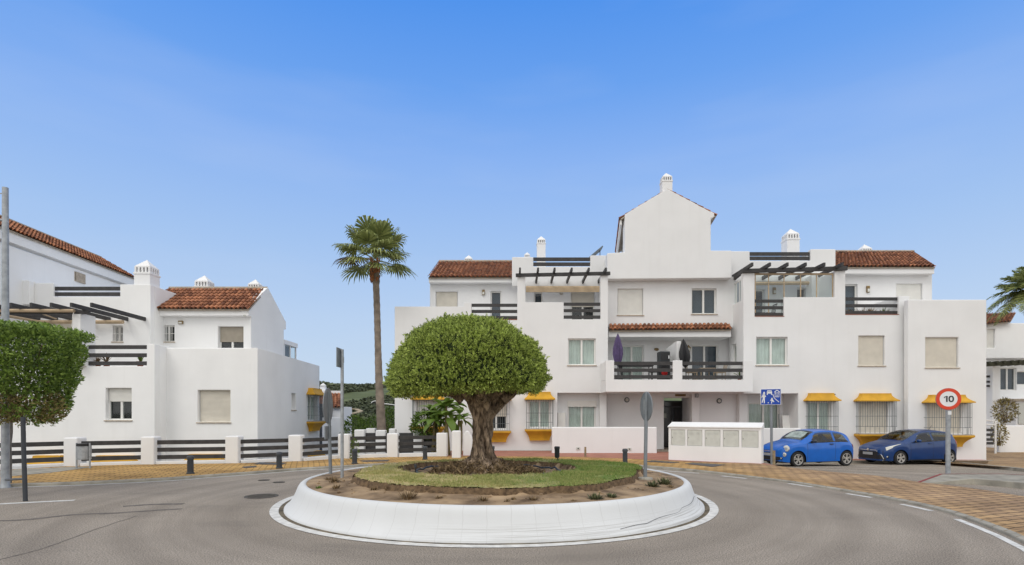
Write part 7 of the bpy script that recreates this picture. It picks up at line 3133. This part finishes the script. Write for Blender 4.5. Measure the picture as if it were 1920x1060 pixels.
def build_car(root, S, paint):
    c = Car(S)
    L_ = c.L
    xs = sorted(set([round(v, 4) for v in lin(0, L_, 130)] + [round(cx + s * c.arch * f, 4) for cx in c.axles for s in (-1, 1) for f in (.999, 1.001, .97, .9)]))
    ts = [k / 4 for k in range(25)]
    rows = []
    for x in xs:
        rows.append([c.S(x, t, -1) for t in ts] + [c.S(x, t, 1) for t in ts[::-1][1:]])
    mb = MB().grid(rows)
    m = len(rows[0])
    T2 = ts + ts[::-1][1:]
    keepf = []
    for i in range(len(xs) - 1):
        for j in range(m - 1):
            xc, tc_ = (xs[i] + xs[i + 1]) / 2, (T2[j] + T2[j + 1]) / 2
            hole = any(a + .03 < xc < b_ - .03 and lo(xc) < tc_ < hi(xc) - .02 for a, b_, lo, hi in c.side_glass)
            hole = hole or (c.screen[0] + .03 < xc < c.screen[1] - .03 and tc_ > 4.25) or (c.rear[0] + .03 < xc < c.rear[1] - .03 and tc_ > 4.3)
            if not hole:
                keepf.append(mb.f[i * (m - 1) + j])
    mb.f = keepf
    mb.f.append(tuple(range(m)))
    mb.f.append(tuple((len(rows) - 1) * m + k for k in range(m))[::-1])
    obj('body', mb, paint, root, smooth=38, weld=True)
    # dark underbody and wheel wells
    wm = interp(c.W, L_ / 2)
    mb = MB().box(.10, L_ - .10, -(wm - .20), wm - .20, .17, .62)
    for cx in c.axles:
        mb.box(cx - c.arch - .02, cx + c.arch + .02, -(wm - .18), wm - .18, .2, c.wr + c.arch + .03)
    obj('underbody', mb, M_BLACK, root)
    # cabin: seats, dashboard, floor
    ch = MB()
    xs0_ = c.mirror + .38
    for sy in (-.36, .36):
        for x0_, w_ in ((xs0_, .24), (xs0_ + .85, .27)):
            ch.obox((x0_ + .1, sy, .70), (.07, 0, .0), (0, w_, 0), (.07, 0, .30))
            ch.obox((x0_ - .15, sy, .52), (.25, 0, 0), (0, w_, 0), (0, 0, .08))
            ch.ellipsoid((x0_ + .19, sy, 1.10), (.05, .13, .10), 10, 6)
    obj('seats', ch, M_CARSEAT, root, bevel=.02)
    mb2 = MB().box(c.screen[0] + .08, c.screen[0] + .50, -wm + .16, wm - .16, .60, .93)
    obj('dashboard', mb2, M_BLACK, root, bevel=.03)
    # side glass
    for side in (-1, 1):
        for (xa, xb, lo, hi) in c.side_glass:
            pt = c.patch(lin(xa, xb, 24), lo, hi, side, .004, 8)
            obj('side_window', MB().grid(pt), M_AUTOGLASS, root, smooth=180)
        xa, xb = c.trim
        pt = c.patch(lin(xa, xb, 40), lambda x: 3.02, lambda x: 3.10, side, .006, 2)
        obj('window_trim', MB().grid(pt), M_BLACK, root)
        # door seams
        for x in c.seams:
            pt = c.patch([x, x + .010], lambda q: .25, lambda q: 3.02, side, .0025, 14)
            obj('door_seam', MB().grid(pt), M_BLACK, root)
        # sill moulding
        pt = c.patch(lin(c.axles[0] + c.arch + .04, c.axles[1] - c.arch - .04, 20), lambda x: .02, lambda x: .22, side, .010, 3)
        obj('sill_trim', MB().grid(pt), c.silltrim or paint, root)
        for x in c.handles:
            p = c.S(x, 2.62, side) + Vector((0, side * .022, 0))
            obj('door_handle', MB().obox(p, (.085, 0, 0), (0, .016, 0), (0, 0, .018)), c.handlemat or paint, root, bevel=.008)
        # mirror
        xm = c.mirror
        p = c.S(xm, 3.15, side) + Vector((.02, side * .13, .035))
        mr = obj('wing_mirror', MB().ellipsoid(p, (.075, .11, .068), 12, 8), c.mirrormat or paint, root, smooth=180)
        obj('mirror_arm', MB().tube([c.S(xm - .03, 3.05, side), p + Vector((-.01, -side * .04, -.035))], .022, 6), M_BLACK, mr)
        # tail lamps
        xa, xb = c.tail
        pt = c.patch(lin(xa, xb, 8), lambda x: c.tail_t[0], lambda x: c.tail_t[1], side, .008, 6)
        obj('tail_lamp', MB().grid(pt), M_TAIL, root, smooth=180)
        # front lamps
        for kind, args in c.lamps:
            if kind == 'disc':
                x, t, r_ = args
                p, n = c.S(x, t, side), c.Nn(x, t, side)
                n = (n + Vector((-.9, 0, 0))).normalized()
                u_ = n.cross(Vector((0, 0, 1))).normalized()
                v_ = u_.cross(n).normalized()
                rr = []
                for rad_, h_ in ((1.0, -.03), (1.0, .012), (.90, .022), (.86, .016), (.5, .030), (.001, .034)):
                    rr.append([p + n * h_ + (u_ * math.cos(2 * PI * j / 24) + v_ * math.sin(2 * PI * j / 24) * args[1 - 1 + 0] * 0 + v_ * math.sin(2 * PI * j / 24)) * r_ * rad_ for j in range(25)])
                hl = obj('headlight', MB().grid(rr), M_LAMP, root, smooth=50)
                rr = [[p + n * h_ + (u_ * math.cos(2 * PI * j / 24) + v_ * math.sin(2 * PI * j / 24)) * r_ * rad_ for j in range(25)] for rad_, h_ in ((1.12, .0), (1.10, .014), (.98, .018))]
                obj('lamp_ring', MB().grid(rr), M_CHROME, hl, smooth=50)
                rr = [[p + n * h_ + (u_ * math.cos(2 * PI * j / 24) + v_ * math.sin(2 * PI * j / 24)) * r_ * rad_ for j in range(25)] for rad_, h_ in ((.46, .032), (.40, .0345), (.001, .0355))]
                obj('lamp_bulb', MB().grid(rr), M_GALV, hl, smooth=50)
            else:
                xa, xb, lo, hi = args
                pt = c.patch(lin(xa, xb, 16), lo, hi, side, .009, 6)
                obj('headlight', MB().grid(pt), M_LAMP, root, smooth=180)
    # windscreen and rear window
    xa, xb = c.screen
    pl = c.patch(lin(xa, xb, 16), lambda x: 4.16, lambda x: 6.0, -1, .005, 14)
    pr = c.patch(lin(xa, xb, 16), lambda x: 4.16, lambda x: 6.0, 1, .005, 14)
    rows = [a + b[::-1][1:] for a, b in zip(pl, pr)]
    ws = obj('windscreen', MB().grid(rows), M_AUTOGLASS, root, smooth=180)
    if c.shade:
        rows2 = [[q + Vector((-.004, 0, .004)) for q in r_[5:-5]] for r_ in rows[3:-3]]
        obj('windscreen_panel', MB().grid(rows2), M_SCREEN, ws, smooth=180)  # pale grey-green panel laid over the middle of the windscreen
    xa, xb = c.rear
    pl = c.patch(lin(xa, xb, 12), lambda x: 4.25, lambda x: 6.0, -1, .005, 12)
    pr = c.patch(lin(xa, xb, 12), lambda x: 4.25, lambda x: 6.0, 1, .005, 12)
    obj('rear_window', MB().grid([a + b[::-1][1:] for a, b in zip(pl, pr)]), M_AUTOGLASS, root, smooth=180)
    # bonnet seam lines
    for side in (-1, 1):
        pt = c.patch(lin(.16, c.screen[0] - .02, 20), lambda x: 4.02, lambda x: 4.09, side, .003, 1)
        obj('bonnet_seam', MB().grid(pt), M_BLACK, root)

    # nose panels wrapped round the front
    def xf(y, z):
        lo, hi = 0.0, .8
        for _ in range(24):
            mid = (lo + hi) / 2
            if interp(c.W, mid) * .985 < abs(y):
                lo = mid
            else:
                hi = mid
        return hi if abs(y) > interp(c.W, 0) * .985 else 0.0

    for name, mat, zrows, off in c.nose:
        rows = []
        for z, hw in zrows:
            rows.append([Vector((xf(-hw + 2 * hw * k / 24, z) - off, -hw + 2 * hw * k / 24, z)) for k in range(25)])
        rows2 = [[q + Vector((off + .05, 0, 0)) for q in r_] for r_ in rows]
        mb = MB().grid(rows)
        mb.grid([rows[0], rows2[0]])
        mb.grid([rows[-1], rows2[-1]])
        obj(name, mb, mat, root, smooth=40)
    # fog lamps
    for side in (-1, 1):
        x, y, z, r_ = c.fog
        xx = xf(y, z)
        obj('fog_lamp', MB().ellipsoid((xx - .004, side * y, z), (.022, r_, r_ * .8), 14, 8), M_LAMP, root, smooth=180)
        obj('fog_recess', MB().ellipsoid((xx + .004, side * y, z), (.018, r_ * 1.8, r_ * 1.35), 14, 8), M_BLACK, root, smooth=180)
    # wheels
    for cx in c.axles:
        for side in (-1, 1):
            yo = side * (interp(c.W, cx) - .015)          # outer face
            yi = side * (interp(c.W, cx) - .20)
            r0 = c.wr
            ri = r0 * c.rimf
            pr_ = [(ri, 0), (r0 * .93, .0), (r0 * .985, .02), (r0, .05), (r0, .14), (r0 * .96, .185), (ri, .185)]
            ty = obj('wheel', MB().lathe([(r_, -side * h_) for r_, h_ in pr_], c=(cx, yo, r0), n=40, axis='y', cap=False), M_TYRE, root, smooth=40)
            mb = MB()
            mb.lathe([(ri * 1.0, side * .002), (ri * .97, side * .008), (ri * .90, side * .002), (ri * .89, -side * .05)], c=(cx, yo, r0), n=40, axis='y', cap=False)
            ns = c.spokes
            for k in range(ns):
                a = 2 * PI * k / ns + .3
                for br in c.branch:
                    a2 = a + br
                    p0_ = Vector((cx + math.cos(a) * ri * .14, yo - side * .012, r0 + math.sin(a) * ri * .14))
                    p1_ = Vector((cx + math.cos(a2) * ri * .93, yo - side * .008, r0 + math.sin(a2) * ri * .93))
                    d = p1_ - p0_
                    s_ = d.cross(Vector((0, 1, 0))).normalized()
                    mb.obox((p0_ + p1_) / 2, d / 2, s_ * c.spokew, Vector((0, .012, 0)))
            mb.lathe([(.0005, side * .006), (ri * .17, side * .006), (ri * .22, -side * .01), (ri * .22, -side * .04)], c=(cx, yo, r0), n=20, axis='y', cap=False)
            obj('rim', mb, M_RIM, ty, smooth=30)
            obj('rim_backing', MB().lathe([(.0005, -side * .055), (ri * .95, -side * .055), (ri * .95, -side * .06)], c=(cx, yo, r0), n=30, axis='y', cap=False), M_BLACK, ty)  # black backing disc, its colour standing in for the dark behind the spokes
    return c


car1 = dict(L=3.57, wr=.305, arch=.355, axles=(.72, 3.02), tumble=.33, rimf=.70, spokes=5, branch=(-.20, .20), spokew=.016,
            W=[(0, .50), (.05, .58), (.14, .66), (.30, .735), (.55, .785), (.9, .805), (1.8, .815), (2.7, .815), (3.1, .795), (3.35, .73), (3.5, .63), (3.57, .52)],
            belt=[(0, .66), (.10, .735), (.25, .80), (.5, .865), (.9, .925), (1.4, .945), (2.2, .965), (2.8, .975), (3.2, .94), (3.42, .84), (3.57, .68)],
            top=[(0, .69), (.08, .775), (.25, .86), (.55, .945), (.88, 1.01), (1.00, 1.06), (1.2, 1.20), (1.45, 1.365), (1.68, 1.455), (2.0, 1.488), (2.4, 1.48), (2.8, 1.425), (3.05, 1.335), (3.25, 1.17), (3.42, .97), (3.5, .86), (3.57, .70)],
            bottom=[(0, .24), (.3, .20), (1, .205), (2.5, .215), (3.2, .23), (3.57, .30)],
            side_glass=[(1.28, 2.40, lambda x: 3.10, lambda x: 3.10 + .78 * sstep(1.24, 1.62, x)), (2.46, 3.10, lambda x: 3.10, lambda x: 3.10 + .78 * sstep(3.16, 2.84, x))],
            trim=(1.2, 3.12), seams=(1.13, 2.44), silltrim=None, handles=(2.26,), handlemat=M_BLACK, mirror=1.36, mirrormat=M_BOLL,
            tail=(3.34, 3.47), tail_t=(2.3, 3.1), screen=(1.03, 1.60), rear=(2.96, 3.38), shade=True,
            lamps=[('disc', (.235, 2.62, .112)), ('disc', (.165, 1.52, .075))],
            nose=[('chrome_bar', M_CHROME, [(.60, .26), (.625, .27)], .012), ('lower_grille', M_BLACK, [(.26, .50), (.30, .58), (.36, .60), (.41, .57)], .012),
                  ('upper_slot', M_BLACK, [(.53, .34), (.555, .36)], .010), ('front_plate', M_PLATE, [(.43, .26), (.53, .26)], .028)],
            fog=(.2, .60, .355, .04))
root1 = thing('parked_car', 'small rounded bright blue two-door hatchback parked beside the meter cabinet', 'car', (0, 0, 0), 'blue cars parked by the wall')
build_car(root1, car1, M_BLUE1)

car2 = dict(L=3.95, wr=.305, arch=.355, axles=(.83, 3.34), tumble=.34, rimf=.66, spokes=5, branch=(.0, .32), spokew=.022,
            W=[(0, .50), (.06, .60), (.18, .70), (.38, .78), (.7, .825), (1.2, .845), (2.6, .85), (3.2, .84), (3.6, .79), (3.82, .70), (3.95, .56)],
            belt=[(0, .64), (.12, .71), (.4, .80), (.8, .875), (1.2, .925), (1.8, .96), (2.6, 1.0), (3.3, 1.04), (3.7, 1.02), (3.88, .90), (3.95, .74)],
            top=[(0, .67), (.10, .75), (.35, .86), (.7, .95), (1.02, 1.02), (1.2, 1.11), (1.5, 1.28), (1.8, 1.42), (2.05, 1.485), (2.4, 1.51), (2.9, 1.495), (3.35, 1.43), (3.6, 1.33), (3.78, 1.15), (3.88, .98), (3.95, .76)],
            bottom=[(0, .22), (.35, .19), (1, .20), (3.0, .21), (3.6, .25), (3.95, .32)],
            side_glass=[(1.52, 2.42, lambda x: 3.10, lambda x: 3.10 + .78 * sstep(1.42, 1.92, x)), (2.48, 3.38, lambda x: 3.10, lambda x: 3.10 + .78 * sstep(3.50, 3.22, x))],
            trim=(1.35, 3.42), seams=(1.30, 2.44, 3.34), silltrim=M_BLACK, handles=(2.28, 3.2), handlemat=None, mirror=1.60, mirrormat=None,
            tail=(3.66, 3.86), tail_t=(2.35, 3.12), screen=(1.10, 1.98), rear=(3.42, 3.80), shade=False,
            lamps=[('patch', (.20, .86, lambda x: 2.25 + .80 * sstep(.18, .90, x) ** .8, lambda x: 3.16 - .02 * x))],
            nose=[('lower_grille', M_BLACK, [(.23, .70), (.30, .70), (.40, .64), (.50, .54), (.58, .44)], .014), ('front_plate', M_PLATE, [(.42, .26), (.53, .26)], .040),
                  ('chrome_bar', M_CHROME, [(.615, .40), (.64, .44)], .012), ('bumper_lip', M_BLUE2, [(.19, .64), (.245, .67)], .035)],
            fog=(.3, .72, .36, .045))
root2 = thing('parked_car', 'darker blue four-door hatchback with a wide black grille, parked behind the speed sign', 'car', (0, 0, 0), 'blue cars parked by the wall')
build_car(root2, car2, M_BLUE2)
# emblem, roof aerial and side strip of the second car
obj('emblem', MB().lathe([(.055, -.02), (.062, -.032), (.05, -.036)], c=(0, 0, .645), n=20, axis='x'), M_CHROME, root2, smooth=50)
obj('aerial', MB().tube([(3.1, 0, 1.47), (3.28, 0, 1.66)], .007, 5), M_BLACK, root2)
for s in (-1, 1):
    mb = MB()
    for k in range(7):
        z = .245 + .31 * k / 6
        pass
    obj('grille_edge', MB().tube([(-.0, s * .42, .60), (.03, s * .52, .52), (.08, s * .62, .40), (.10, s * .68, .27), (.08, s * .66, .20)], .012, 6), M_CHROME, root2)


def put(root, axle, wy, px, Yn, ang, zg):
    """stand the near front wheel's contact point at photo column px, distance Yn"""
    X = X_(px, Yn)
    lx, ly = axle, wy
    ca, sa = math.cos(ang), math.sin(ang)
    root.location = (X - (lx * ca - ly * sa), Yn - (lx * sa + ly * ca), zg)
    root.rotation_euler = (0, 0, ang)


put(root1, .72, -.78, 1497, 22.0, R(14), gslope(12, 22.6))
put(root2, .83, -.83, 1690, 23.7, R(11), gslope(17.5, 24.2))
for r_, lab in ((root1, 0), (root2, 1)):
    pass
